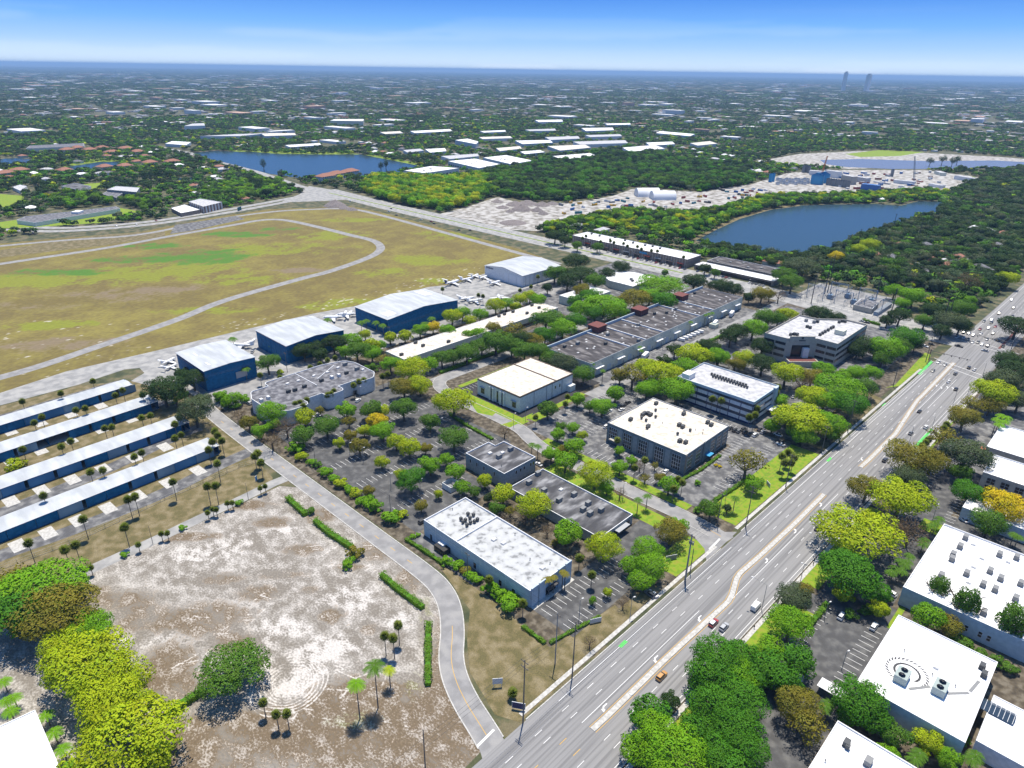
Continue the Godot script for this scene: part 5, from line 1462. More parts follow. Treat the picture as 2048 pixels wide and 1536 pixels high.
	many([[1438, 1312, 86, "deep"], [1478, 1306, 60, "deep"], [1429, 1345, 80, "deep"], [1469, 1352, 70, "bright"], [1543, 1338, 62, "deep"], [1510, 1345, 60, "deep"], [1483, 1400, 80, "deep"], [1426, 1409, 80, "deep"], [1475, 1458, 80, "deep"], [1299, 1428, 64, "deep"], [1310, 1465, 80, "bright"], [1350, 1508, 100, "bright"], [1492, 1494, 72, "deep"], [1280, 1500, 60, "bright"], [1430, 1500, 70, "deep"], [1400, 1450, 60, "deep"], [1540, 1300, 50, "bright"], [1340, 1400, 34, "dark"], [1405, 1370, 50, "deep"], [1455, 1540, 70, "deep"]], "in the dense clump beside the wide road", "trees in the dense roadside clump")
	many([[884, 714, 38, "mid"], [907, 712, 36, "mid"], [933, 703, 46, "mid"], [963, 691, 42, "mid"], [992, 680, 62, "mid"], [1024, 660, 50, "olive"], [1042, 676, 44, "dark"], [825, 735, 60, "lime"], [860, 726, 32, "bright"], [781, 727, 38, "bright"], [768, 717, 30, "olive"], [743, 705, 38, "bright"], [807, 772, 46, "olive"], [840, 768, 44, "lime"], [907, 800, 66, "lime"], [1093, 637, 60, "mid"], [1126, 654, 50, "bright"], [1023, 690, 46, "mid"], [1067, 680, 40, "olive"], [1050, 701, 50, "mid"], [1079, 701, 42, "mid"], [1126, 724, 54, "sage"], [1167, 746, 42, "mid"], [1100, 715, 36, "mid"], [985, 655, 30, "olive"], [940, 668, 30, "bright"], [1090, 668, 40, "deep"], [960, 665, 26, "bright"]], "in the row south of the dusty white roof", "trees south of the dusty white roof")
	many([[781, 674, 26, "lime"], [810, 671, 28, "lime"], [840, 659, 32, "bright"], [866, 653, 28, "yellow"], [904, 630, 38, "lime"], [925, 624, 32, "bright"], [960, 627, 32, "bright"], [992, 609, 38, "lime"], [1013, 606, 28, "bright"], [743, 689, 32, "lime"], [714, 700, 46, "mid"], [702, 678, 36, "bright"], [535, 724, 42, "mid"], [608, 700, 40, "dark"], [632, 694, 36, "dark"], [667, 683, 44, "dark"], [547, 692, 18, "bright"], [640, 708, 30, "dark"], [690, 700, 30, "bright"], [730, 668, 24, "lime"], [895, 660, 30, "bright"], [1040, 597, 30, "lime"], [1060, 590, 28, "lime"], [1075, 598, 34, "bright"], [1095, 575, 24, "dark"], [940, 640, 26, "lime"], [760, 690, 24, "bright"], [1030, 612, 24, "lime"]], "between the blue hangars and the dusty white roof", "trees beside the blue hangars")
	many([[1152, 521, 50, "dark"], [1161, 548, 60, "dark"], [1243, 533, 34, "dark"], [1322, 568, 78, "bright"], [1269, 596, 58, "olive"], [1208, 607, 74, "bright"], [1231, 619, 50, "bright"], [1161, 616, 42, "bright"], [1389, 562, 42, "dark"], [1442, 571, 40, "dark"], [1468, 577, 34, "dark"], [1498, 594, 22, "dark"], [1524, 586, 36, "olive"], [1135, 560, 40, "dark"], [1190, 560, 40, "mid"], [1165, 580, 36, "olive"], [1110, 545, 40, "mid"], [1190, 625, 40, "deep"], [1150, 640, 40, "deep"], [1300, 590, 40, "bright"], [1325, 600, 50, "deep"], [1183, 590, 40, "deep"], [1215, 545, 30, "dark"], [1150, 600, 30, "deep"]], "around the small white-roofed offices", "trees around the small white-roofed offices")
	many([[1266, 748, 56, "olive"], [1293, 733, 50, "lime"], [1325, 745, 70, "lime"], [1369, 733, 48, "bright"], [1436, 714, 36, "bright"], [1293, 777, 42, "bright"], [1354, 777, 60, "bright"], [1205, 812, 44, "bright"], [1231, 786, 36, "bright"], [1096, 818, 40, "mid"], [1155, 798, 30, "bright"], [1240, 750, 34, "olive"], [1330, 720, 30, "dark"], [1310, 770, 40, "bright"], [1405, 690, 30, "dark"], [1180, 812, 24, "mid"], [1350, 700, 30, "dark"]], "between the black-roofed warehouse and the slate office", "trees between the warehouse and the slate office")
	many([[326, 777, 62, "dark"], [389, 818, 62, "sage"], [350, 790, 36, "mid"], [385, 755, 44, "dark"], [365, 745, 28, "dark"], [405, 800, 30, "sage"]], "at the ends of the hangar rows", "trees at the ends of the hangar rows")
	many([[1558, 590, 26, "rust"], [1584, 562, 40, "mid"], [1540, 588, 24, "olive"], [1608, 531, 60, "sage"], [1568, 548, 40, "mid"], [1672, 512, 26, "yellow"], [1740, 488, 30, "lime"], [1720, 498, 26, "lime"], [1828, 590, 40, "bright"], [1805, 605, 26, "bright"], [1800, 630, 36, "dark"], [1900, 640, 50, "sage"], [1870, 620, 40, "dark"], [1925, 615, 40, "mid"], [1940, 600, 20, "bright"], [1850, 640, 30, "mid"], [1775, 640, 24, "dark"], [1790, 580, 30, "bright"], [2016, 555, 30, "lime"], [1940, 560, 40, "rust"], [1885, 660, 30, "dark"], [1920, 650, 36, "dark"]], "around the electrical substation", "trees around the substation")
	many([[1130, 480, 24, "dark"], [1155, 490, 22, "mid"], [1195, 493, 22, "mid"], [1430, 545, 20, "mid"], [1410, 535, 24, "dark"], [1110, 470, 30, "dark"], [1330, 545, 14, "mid"]], "in front of the shops", "trees in front of the shops")
	# palms
	for q in [[44, 802], [121, 786], [185, 762], [230, 790], [245, 780], [285, 790], [151, 820], [170, 816], [68, 845], [83, 834], [283, 835], [300, 831], [209, 856], [223, 854], [122, 893], [141, 882], [45, 898], [349, 876], [362, 869], [268, 913], [283, 904], [180, 944], [205, 940], [86, 990]]:
		sabal(q[0], q[1], "between the rows of small blue hangars", "palms between the hangar rows", 9.0, 2.2)
	for q in [[345, 963], [434, 927], [414, 972], [430, 971], [255, 998], [269, 993], [165, 1038], [248, 1054], [56, 1085], [150, 1089], [129, 1099]]:
		sabal(q[0], q[1], "on the grass strip before the hangar rows", "palms on the grass strip by the pale driveway", 10.2, 2.3)
	for q in [[349, 848], [359, 834], [424, 883], [443, 881], [417, 899], [429, 862], [515, 906], [521, 925], [509, 912], [435, 870]]:
		sabal(q[0], q[1], "near the gate of the hangar yard", "palms near the hangar yard gate", 8.5, 2.4)
	for q in [[454, 1006], [464, 1005], [425, 1018], [415, 1025], [432, 1019], [322, 1067], [334, 1066], [276, 1089], [168, 1138], [181, 1135], [530, 972], [520, 976]]:
		sabal(q[0], q[1], "small, along the foot of the pale driveway", "small palms along the pale driveway", 4.0, 1.5)
	for q in [[478, 999], [364, 1050], [248, 1104]]: bush(q[0], q[1] + 5, 18, "bright", "at the foot of the pale driveway", "shrubs along the pale driveway")
	for q in [[526, 1404], [552, 1428], [573, 1427]]: sabal(q[0], q[1], "in the group of three south of the lone tree", "fan palms on the sandy lot", 6.6, 1.75)
	for q in [[769, 1271], [786, 1276], [796, 1250]]: sabal(q[0], q[1], "in the group at the edge of the sandy ground", "fan palms on the sandy lot", 9.0, 2.0)
	feather_palm(748, 1330, "standing tallest at the edge of the sandy lot", "", 18.0, 3.6, "mid")
	feather_palm(712, 1366, "standing second tallest at the edge of the sandy lot", "", 15.0, 3.0, "bright")
	feather_palm(778, 1338, "yellowish and short beside the tallest palm", "", 8.0, 2.3, "lime")
	sabal(1025, 1385, "squat beside the dark blue sign board", "", 3.0, 2.0)
	for q in [[91, 1428], [107, 1463], [124, 1496], [136, 1531], [6, 1361], [26, 1393], [10, 1400], [20, 1420]]: feather_palm(q[0], q[1], "beside the white roof at the belt of trees", "palms beside the white roof", 5.0, 2.6, "bright")
	for q in [[722, 643], [752, 643], [766, 649], [655, 638], [863, 635], [465, 676], [732, 640], [850, 645], [425, 700], [490, 735], [505, 722], [455, 725], [475, 722]]: feather_palm(q[0], q[1], "beside a blue hangar", "palms beside the blue hangars", 8.5, 3.6, "mid")
	for q in [[500, 730], [885, 578], [957, 590], [966, 592], [1076, 553], [1040, 580], [1062, 573], [520, 750], [560, 755], [670, 715], [640, 728], [620, 735], [655, 720]]: sabal(q[0], q[1], "along the street behind the hangars", "palms along the hangar street", 7.5, 2.2)
	for q in [[607, 812], [600, 805], [613, 800], [655, 790], [668, 782], [662, 788], [707, 770], [718, 763], [728, 760], [765, 752], [775, 748], [590, 808]]: sabal(q[0], q[1], "in the niches of the curved building", "palms against the curved building", 8.5, 2.3)
	for q in [[1280, 693], [1283, 700], [1206, 740], [1185, 726], [1382, 643], [1411, 629], [1418, 627], [1425, 625]]: feather_palm(q[0], q[1], "before the loading doors of the long warehouse", "palms before the long warehouse", 9.5, 2.1, "mid")
	for q in [[1425, 797], [1443, 801], [1514, 817], [1499, 834], [1552, 785], [1556, 775], [1510, 830]]: sabal(q[0], q[1], "against the navy office", "palms against the navy office", 10.0, 2.6)
	for q in [[1348, 977], [1356, 958], [1365, 965], [1290, 920], [1270, 935], [1235, 880]]: sabal(q[0], q[1], "in the strip before the slate office", "palms before the slate office", 7.5, 2.2)
	for q in [[1565, 912], [1577, 905], [1588, 915], [1570, 925], [1582, 925]]: sabal(q[0], q[1], "in the tight group on the roadside lawn", "palms grouped on the roadside lawn", 8.5, 2.5)
	for q in [[1277, 998], [1295, 990], [1076, 891], [1064, 888], [1471, 995]]: feather_palm(q[0], q[1], "beside the side street", "palms beside the side street", 8.0, 2.4, "mid")
	for q in [[1071, 834], [1159, 1115], [1184, 1149], [1046, 1206], [978, 1158], [1135, 793], [1131, 807]]: sabal(q[0], q[1], "close to a grey-roofed building", "palms near the grey-roofed buildings", 6.5, 2.1)
	for q in [[1091, 1158], [1099, 1156], [1126, 1142], [1131, 1146], [1108, 1153]]: feather_palm(q[0], q[1], "at the front of the pale blue building", "palms at the pale blue front", 8.0, 1.8, "olive")
	for q in [[1894, 849], [1888, 856], [1852, 885], [1858, 878], [1845, 892]]: sabal(q[0], q[1], "beside the green cycle lane", "palms beside the green cycle lane", 6.0, 2.4)
	for q in [[1995, 838], [2003, 830], [2010, 842], [2015, 834], [2000, 848]]: feather_palm(q[0], q[1], "in the tall group by the coral awning", "tall palms by the coral awning", 10.0, 3.0, "bright")
	for q in [[1972, 1057], [1980, 1062], [2029, 1068], [2038, 1072], [1873, 1044], [1880, 1036], [1866, 1050], [1847, 1086], [1850, 1078], [1810, 1128], [1800, 1120], [1820, 1110], [1783, 1143], [1790, 1135], [1658, 1405], [1650, 1412], [1840, 1506], [1830, 1515], [1953, 1509], [1945, 1518], [1815, 1122], [1805, 1140]]: feather_palm(q[0], q[1], "in the beds around the white-roofed buildings", "palms around the white-roofed buildings", 6.0, 2.5, "mid")
	for q in [[1165, 476], [1172, 472], [1201, 483], [1221, 482], [1228, 485], [1247, 487], [1255, 492], [1275, 493], [1283, 498], [1303, 501], [1315, 502], [1367, 514]]: sabal(q[0], q[1], "in front of the long strip of shops", "palms before the shops", 11.0, 2.2)
	# shrubs
	for q in [[590, 900, 36, "bright"], [605, 914, 30, "lime"], [625, 925, 24, "bright"], [652, 946, 32, "bright"], [668, 958, 26, "bright"], [681, 970, 34, "lime"], [698, 980, 28, "bright"], [710, 987, 30, "lime"], [728, 1004, 34, "bright"], [748, 1016, 40, "bright"], [735, 1000, 30, "bright"], [781, 1040, 46, "bright"], [804, 1030, 30, "lime"], [634, 930, 20, "mid"]]:
		bush(q[0], q[1], q[2], q[3], "in the strip beside the winding road", "shrubs along the winding road")
	for q in [[892, 1124, 28, "bright"], [915, 1132, 34, "bright"], [930, 1140, 26, "olive"], [942, 1153, 30, "bright"], [955, 1160, 28, "bright"], [983, 1180, 44, "bright"], [1000, 1192, 36, "bright"], [1020, 1213, 52, "bright"], [1025, 1200, 40, "bright"], [825, 1072, 16, "bright"], [836, 1068, 14, "bright"]]:
		bush(q[0], q[1], q[2], q[3], "along the wall of the pale blue building", "shrubs along the pale blue building")
	for q in [[622, 1022, 24, "mid"], [709, 1108, 36, "olive"], [694, 1132, 26, "bright"], [700, 1120, 24, "bright"]]: bush(q[0], q[1], q[2], q[3], "grown up out of the hedge by the sandy lot", "shrubs in the sandy lot hedge")
	for q in [[470, 812, 24, "bright"], [490, 800, 24, "bright"], [525, 790, 22, "lime"], [545, 775, 22, "mid"], [440, 800, 26, "bright"], [455, 810, 24, "bright"], [560, 745, 18, "lime"], [720, 690, 22, "lime"], [745, 740, 30, "mid"], [30, 935, 36, "lime"]]: bush(q[0], q[1], q[2], q[3], "near the blue hangars", "shrubs near the blue hangars")
	for q in [[1000, 1040, 20, "rust"], [1030, 1060, 22, "olive"], [1110, 1085, 20, "olive"], [1160, 1115, 22, "mid"], [1395, 965, 16, "hedge"], [1432, 928, 10, "yellow"], [1440, 931, 10, "yellow"], [1395, 1020, 20, "bright"]]:
		bush(q[0], q[1], q[2], q[3] if q[3] != "hedge" else "bright", "in a bed among the office lots", "shrubs among the office lots")
	for q in [[1700, 1230, 30], [1730, 1225, 28], [1770, 1200, 30], [1905, 1275, 30], [1930, 1290, 30], [1960, 1310, 30], [1990, 1325, 30], [2020, 1340, 30], [1840, 1420, 26], [1880, 1450, 30], [1925, 1480, 28], [1850, 1160, 24]]:
		bush(q[0], q[1], q[2], "mid", "at the foot of the white-roofed buildings", "shrubs by the white-roofed buildings")
	# hedges
	hedge([576, 997, 612, 1030], 2.6, 2.0, "clipped hedge along the sandy lot nearest the hangar gate")
	hedge([630, 1042, 660, 1068, 705, 1096], 2.6, 2.0, "long clipped hedge between the sandy lot and the winding road")
	hedge([763, 1150, 795, 1178, 846, 1216], 2.4, 1.9, "clipped hedge at the top of the road bend")
	hedge([857, 1246, 856, 1300, 856, 1370], 2.2, 1.7, "clipped hedge beside the road's double bend")
	hedge([409, 1382, 360, 1412, 326, 1440], 2.6, 2.2, "clipped hedge leading from the lone tree to the belt of trees")
	hedge([812, 1078, 850, 1102, 885, 1126], 1.6, 1.2, "low hedge along the car bays of the pale blue building")
	hedge([1045, 1252, 1090, 1286], 1.4, 1.1, "low hedge at the road corner of the pale blue building's lot")
	hedge([1100, 1285, 1150, 1258, 1200, 1232], 1.2, 0.9, "low hedge between the front lot and the dry verge")
	hedge([1360, 960, 1400, 940, 1440, 910], 1.6, 0.9, "low hedge under the slate office windows")
	hedge([1430, 1000, 1470, 975, 1500, 950], 1.6, 1.2, "clipped hedge between the office lot and the lawn")
	hedge([1230, 1030, 1170, 990, 1100, 950], 2.0, 1.3, "dark hedge beside the long dark roof")
	hedge([900, 828, 930, 848, 985, 878], 1.8, 1.1, "hedge along the planted lot and the side street")
	hedge([1420, 682, 1450, 668, 1480, 652], 2.2, 1.6, "hedge along the warehouse service road")
	hedge([1615, 1255, 1640, 1225, 1655, 1205], 2.0, 1.4, "hedge at the edge of the shaded parking court")
	hedge([1725, 640, 1760, 650], 2.0, 2.0, "hedge before the substation fence")
	hedge([880, 745, 960, 715, 1040, 690], 3.0, 1.4, "ground hedge along the back street")

# ---------- vehicles
var car_shapes := {}

func loft(secs: Array) -> ArrayMesh:
	# sections across x: [x, half width low, half width high, y low, y high]; closed at both ends
	var st := begin()
	st.set_smooth_group(-1)
	var ring := func(s: Array) -> Array:
		return [Vector3(s[0], s[3], -s[1]), Vector3(s[0], lerpf(s[3], s[4], 0.6), -s[1] * 1.02), Vector3(s[0], s[4] - 0.05, -s[2]), Vector3(s[0], s[4], -s[2] + 0.12), Vector3(s[0], s[4], s[2] - 0.12), Vector3(s[0], s[4] - 0.05, s[2]), Vector3(s[0], lerpf(s[3], s[4], 0.6), s[1] * 1.02), Vector3(s[0], s[3], s[1])]
	for i in secs.size() - 1:
		var a: Array = ring.call(secs[i]); var b: Array = ring.call(secs[i + 1])
		for k in 8:
			var k2 := (k + 1) % 8
			for q in [a[k], b[k], b[k2], a[k], b[k2], a[k2]]: st.add_vertex(q)
	for e in [0, secs.size() - 1]:
		var r: Array = ring.call(secs[e])
		for k in range(1, 7):
			for q in ([r[0], r[k], r[k + 1]] if e == 0 else [r[0], r[k + 1], r[k]]): st.add_vertex(q)
	st.generate_normals()
	return done(st)

func make_car_shapes() -> void:
	car_shapes["car"] = [loft([[-2.35, 0.7, 0.66, 0.35, 0.8], [-2.2, 0.88, 0.8, 0.28, 0.98], [-1.3, 0.9, 0.84, 0.25, 1.02], [0.9, 0.9, 0.84, 0.25, 0.98], [2.0, 0.88, 0.78, 0.28, 0.82], [2.35, 0.68, 0.62, 0.35, 0.66]]), loft([[-1.75, 0.76, 0.66, 0.95, 1.0], [-1.1, 0.8, 0.62, 0.95, 1.42], [0.15, 0.8, 0.62, 0.95, 1.46], [1.15, 0.78, 0.68, 0.95, 1.0]]), loft([[-1.02, 0.6, 0.56, 1.40, 1.48], [0.1, 0.6, 0.56, 1.42, 1.52]]), 1.35, 0.33]
	car_shapes["sport_utility"] = [loft([[-2.35, 0.8, 0.76, 0.4, 1.05], [-2.25, 0.93, 0.86, 0.32, 1.12], [0.9, 0.94, 0.88, 0.3, 1.12], [2.05, 0.92, 0.82, 0.32, 1.02], [2.4, 0.74, 0.7, 0.4, 0.85]]), loft([[-2.15, 0.82, 0.7, 1.08, 1.5], [-1.95, 0.84, 0.68, 1.08, 1.7], [0.2, 0.84, 0.68, 1.08, 1.72], [1.15, 0.82, 0.74, 1.08, 1.14]]), loft([[-1.95, 0.66, 0.62, 1.66, 1.75], [0.15, 0.66, 0.62, 1.68, 1.78]]), 1.42, 0.38]
	car_shapes["van"] = [loft([[-2.7, 0.9, 0.86, 0.45, 2.1], [-2.6, 0.98, 0.92, 0.35, 2.25], [1.2, 0.98, 0.92, 0.35, 2.25], [1.9, 0.98, 0.88, 0.35, 1.35], [2.6, 0.9, 0.78, 0.38, 1.1], [2.7, 0.78, 0.7, 0.45, 0.9]]), loft([[1.15, 0.93, 0.86, 1.3, 2.05], [1.3, 0.93, 0.84, 1.3, 1.98], [1.95, 0.9, 0.8, 1.28, 1.34]]), loft([[-2.5, 0.86, 0.84, 2.2, 2.28], [1.1, 0.86, 0.84, 2.2, 2.29]]), 1.75, 0.37]
	car_shapes["pickup"] = [loft([[-2.7, 0.86, 0.84, 0.45, 1.1], [-2.6, 0.95, 0.9, 0.38, 1.15], [1.2, 0.96, 0.9, 0.36, 1.15], [2.4, 0.94, 0.84, 0.38, 1.06], [2.75, 0.8, 0.74, 0.45, 0.9]]), loft([[-0.65, 0.84, 0.72, 1.1, 1.75], [-0.5, 0.85, 0.7, 1.1, 1.8], [0.7, 0.85, 0.7, 1.1, 1.82], [1.45, 0.84, 0.76, 1.1, 1.16]]), loft([[-0.5, 0.66, 0.62, 1.76, 1.85], [0.65, 0.66, 0.62, 1.78, 1.88]]), 1.7, 0.4]
	var st := begin()
	tube(st, Vector3(0, 0, -0.11), Vector3(0, 0, 0.11), 1.0, 1.0, 12)
	tube(st, Vector3(0, 0, 0.11), Vector3(0, 0, -0.11), 1.0, 1.0, 12)
	car_shapes["wheel"] = done(st)

var paints := {"white": [0.72, 0.72, 0.72], "silver": [0.36, 0.37, 0.39], "grey": [0.12, 0.125, 0.13], "black": [0.018, 0.018, 0.02], "red": [0.32, 0.02, 0.025], "blue": [0.03, 0.06, 0.16], "gold": [0.42, 0.2, 0.03]}

func car(px: float, py: float, kind: String, colour: String, turn: float, where: String, group: String, roof_colour := "") -> void:
	var p := g(px, py, 0.7)
	p.y = 0.09
	var word: String = {"car": "car", "sport_utility": "sport utility car", "van": "delivery van", "pickup": "pickup truck"}[kind]
	var o := thing("parked_car" if where.contains("parked") else "car", "%s %s %s" % [colour, word, where], "van" if kind == "van" else "car", p, turn, group)
	var sh: Array = car_shapes[kind]
	var c: Array = paints[colour]
	var pm := mat("car_" + colour, lin(c[0], c[1], c[2]), 0.3)
	pm.clearcoat_enabled = true
	part(o, "body", sh[0], pm)
	part(o, "window", sh[1], mats.glass)
	part(o, "roof", sh[2], pm if roof_colour == "" else mat("car_" + roof_colour, lin(0.72, 0.72, 0.72), 0.3))
	for sx in [-1, 1]:
		for s in [-1, 1]:
			part(o, "wheel", car_shapes["wheel"], mats.tyre, Vector3(sx * sh[3], sh[4], s * 0.8), Vector3(sh[4], sh[4], 1.0))
		box(o, "headlight", mats.frame_white, Vector3(2.2, 0.72, sx * 0.62), Vector3(0.25, 0.14, 0.3))
		box(o, "tail_light", mat("tail_red", lin(0.3, 0.01, 0.01), 0.4), Vector3(-2.28, 0.85, sx * 0.68), Vector3(0.14, 0.18, 0.24))

func make_vehicles() -> void:
	make_car_shapes()
	var right := "driving on the near lanes of the wide road"
	var left := "driving on the far lanes of the wide road"
	car(1512, 1213, "van", "white", 0.0, right, "")
	car(1427, 1246, "sport_utility", "red", 0.0, "with a white roof on the wide road", "", "white")
	car(1448, 1254, "sport_utility", "silver", 0.0, "just behind the red one on the wide road", "")
	car(1323, 1352, "sport_utility", "gold", 0.0, right, "")
	for q in [[1636, 1056, "car", "black"], [1770, 920, "sport_utility", "black"], [1839, 822, "car", "black"], [1852, 854, "sport_utility", "white"], [1822, 866, "car", "grey"], [1912, 778, "sport_utility", "black"], [1911, 747, "sport_utility", "grey"], [1897, 763, "car", "white"], [1938, 735, "sport_utility", "black"], [1949, 739, "car", "white"]]:
		car(q[0], q[1], q[2], q[3], 0.0, right, "cars on the near lanes of the wide road")
	for q in [[1877, 724, "car", "white"], [1890, 729, "car", "silver"], [1866, 741, "car", "grey"]]:
		car(q[0], q[1], q[2], q[3], PI, left, "cars on the far lanes of the wide road")
	for q in [[1913, 674, "white"], [1927, 675, "white"], [1937, 678, "grey"], [1945, 684, "white"], [1956, 684, "grey"], [1964, 689, "silver"], [1975, 692, "black"], [1927, 665, "black"], [1937, 667, "white"], [1946, 670, "silver"], [1962, 667, "white"], [1974, 678, "silver"], [1960, 658, "red"], [1977, 656, "white"], [1991, 653, "red"], [1986, 667, "black"], [1968, 642, "grey"], [1983, 640, "white"], [1997, 638, "silver"], [1998, 627, "black"], [2027, 616, "black"], [2025, 632, "grey"], [2023, 600, "white"], [1983, 645, "black"]]:
		car(q[0], q[1], "car" if rng.randf() < 0.5 else "sport_utility", q[2], PI, "queuing at the big junction", "cars queuing at the junction")
	for q in [[1996, 680, "black"], [2006, 692, "black"]]: car(q[0], q[1], "sport_utility", q[2], 0.0, "leaving the big junction", "cars leaving the junction")
	car(1918, 692, "pickup", "black", PI / 2, "crossing the middle of the big junction", "")
	car(1970, 701, "car", "silver", PI / 2, "crossing the big junction behind the pickup", "")
	for q in [[1863, 688, "black"], [1838, 678, "silver"], [1842, 688, "blue"], [1840, 692, "grey"], [1834, 684, "white"], [1850, 692, "white"], [1830, 676, "white"]]: car(q[0], q[1], "car", q[2], -PI / 2, "waiting on the cross road at the junction", "cars waiting on the cross road")
	for q in [[1724, 642, "silver"], [1734, 645, "black"], [1362, 564, "white"], [940, 460, "black"], [868, 447, "black"], [862, 443, "red"], [842, 439, "white"], [793, 430, "grey"], [778, 423, "white"], [782, 417, "black"], [918, 460, "grey"], [1100, 492, "white"], [66, 466, "blue"], [312, 441, "red"], [273, 449, "white"], [233, 452, "white"], [700, 402, "white"]]:
		car(q[0], q[1], "car", q[2], PI / 2, "driving on the cross road", "cars on the cross road")
	var lots := [
		[[700, 819, "red", PI / 2], [716, 801, "white", 0.4], [632, 830, "white", 0.4], [498, 806, "silver", PI / 2], [478, 739, "white", 0.2], [512, 738, "white", 0.2], [505, 703, "silver", 0.9], [364, 770, "grey", 0.9], [370, 760, "silver", 0.9], [680, 725, "white", 0.2], [846, 1042, "black", 0.0], [870, 720, "white", 1.2], [940, 719, "white", 1.2]],
		[[1213, 853, "white", 0.0], [1212, 826, "silver", 0.0], [1218, 822, "white", 0.0], [1243, 819, "white", 0.0], [1247, 811, "black", 0.0], [1256, 805, "black", 0.0], [1331, 943, "white", 0.2], [1077, 928, "white", 1.5], [1470, 860, "black", 0.0], [1478, 862, "grey", 0.0], [1490, 864, "black", 0.0], [1500, 868, "black", 0.0], [1510, 870, "white", 0.0], [1520, 858, "black", 0.0], [1530, 855, "grey", 0.0], [1540, 855, "black", 0.0], [1526, 864, "silver", 0.0], [1556, 869, "white", 1.5], [1559, 882, "black", 1.5], [1561, 888, "white", 1.5], [1512, 869, "silver", 0.0], [1487, 858, "black", 0.0], [1460, 856, "black", 0.0]],
		[[1495, 688, "black", 0.6], [1505, 690, "black", 0.6], [1518, 678, "silver", 0.0], [1522, 686, "white", 0.0], [1586, 793, "silver", 0.3], [1570, 790, "black", 0.3]],
		[[1683, 1232, "white", 0.0], [1748, 1253, "white", 0.0], [1928, 1039, "white", 0.9], [1936, 1034, "white", 0.9], [1600, 1360, "white", 0.3], [1997, 787, "red", 1.5], [1990, 780, "white", 1.5], [2005, 778, "grey", 1.5], [1306, 1187, "white", 1.4], [1780, 1186, "white", 1.4], [1300, 1188, "grey", 1.4]],
	]
	var lot_words := ["parked near the hangars and the curved building", "parked by the slate office", "parked by the tan office", "parked south of the wide road"]
	for i in lots.size():
		for q in lots[i]: car(q[0], q[1], "car" if rng.randf() < 0.6 else "sport_utility", q[2], q[3], lot_words[i], "cars " + lot_words[i])
	rng.seed = 401
	var cols := ["white", "silver", "grey", "black", "blue", "red", "white"]
	for i in 26:
		if rng.randf() < 0.3: continue
		var z := -470.0 + i * 5.6
		var w := Vector3(598.0, 0.5, z)
		var p := project(w)
		car(p.x, p.y, "car", cols[rng.randi() % 7], 0.0, "parked before the strip of shops", "cars parked before the shops")
	for i in 22:
		if rng.randf() < 0.25: continue
		var p := project(Vector3(600.5, 0.5, -326.0 + i * 3.4))
		car(p.x, p.y, "car", cols[rng.randi() % 7], 0.0, "parked before the narrow white roof", "cars parked before the narrow roof")
	# delivery vans in the loading yard
	for i in 6:
		car(1362 + i * 7.5, 680 - i * 3.2, "van", "white", PI / 2 + 0.2, "parked in a tight row at the loading yard", "white vans in the loading yard")
	for q in [[1430, 648, "parked against the long warehouse behind the row of vans"], [1463, 629, "parked farthest along the long warehouse"], [1290, 713, "with two pale boxes parked at the warehouse's near end"]]:
		var p := g(q[0], q[1], 1.5)
		p.y = 0.09
		var o := thing("box_truck", "white box truck " + q[2], "truck", p, 0.25)
		box(o, "cargo_box", mats.trim_white, Vector3(0, 2.3, 0), Vector3(8.6, 2.9, 2.5))
		part(o, "cab", car_shapes["van"][0], mats.trim_white, Vector3(5.2, 0.1, 0), Vector3(0.45, 1.0, 1.15))
		box(o, "windscreen", mats.glass, Vector3(5.9, 1.9, 0), Vector3(0.5, 0.7, 2.0))
		for sx in [-2.8, 0.6, 5.2]:
			for s in [-1, 1]: part(o, "wheel", car_shapes["wheel"], mats.tyre, Vector3(sx, 0.48, s * 1.05), Vector3(0.48, 0.48, 1.4))
	var dm := thing("rubbish_container", "cream walled rubbish enclosure in the loading yard", "enclosure", g(1427, 655))
	box(dm, "wall", mats.wall_cream, Vector3(0, 1.6, 0), Vector3(6, 3.2, 5))
	box(dm, "container", mats.unit_green, Vector3(0, 2.0, 0), Vector3(4.6, 2.6, 3.6))
	var dm2 := thing("rubbish_enclosure", "white open-topped rubbish enclosure beside the planted lot", "enclosure", g(903, 976))
	for s in [[-3.0, 0, 0.25, 6.0], [3.0, 0, 0.25, 6.0], [0, -3.0, 6.2, 0.25], [0, 3.0, 6.2, 0.25]]: box(dm2, "wall", mats.wall_white, Vector3(s[0], 1.5, s[1]), Vector3(s[2], 3.0, s[3]))
	for s in [-1.2, 1.2]: box(dm2, "container", mats.unit_grey, Vector3(s, 1.2, 0.3), Vector3(1.9, 2.0, 2.4))
	make_planes()

func project(w: Vector3) -> Vector2:
	var d := eye_basis.inverse() * (w - Vector3(0, EYE, 0))
	return Vector2(1024.0 - FOCAL * d.x / d.z, 768.0 + FOCAL * d.y / d.z)

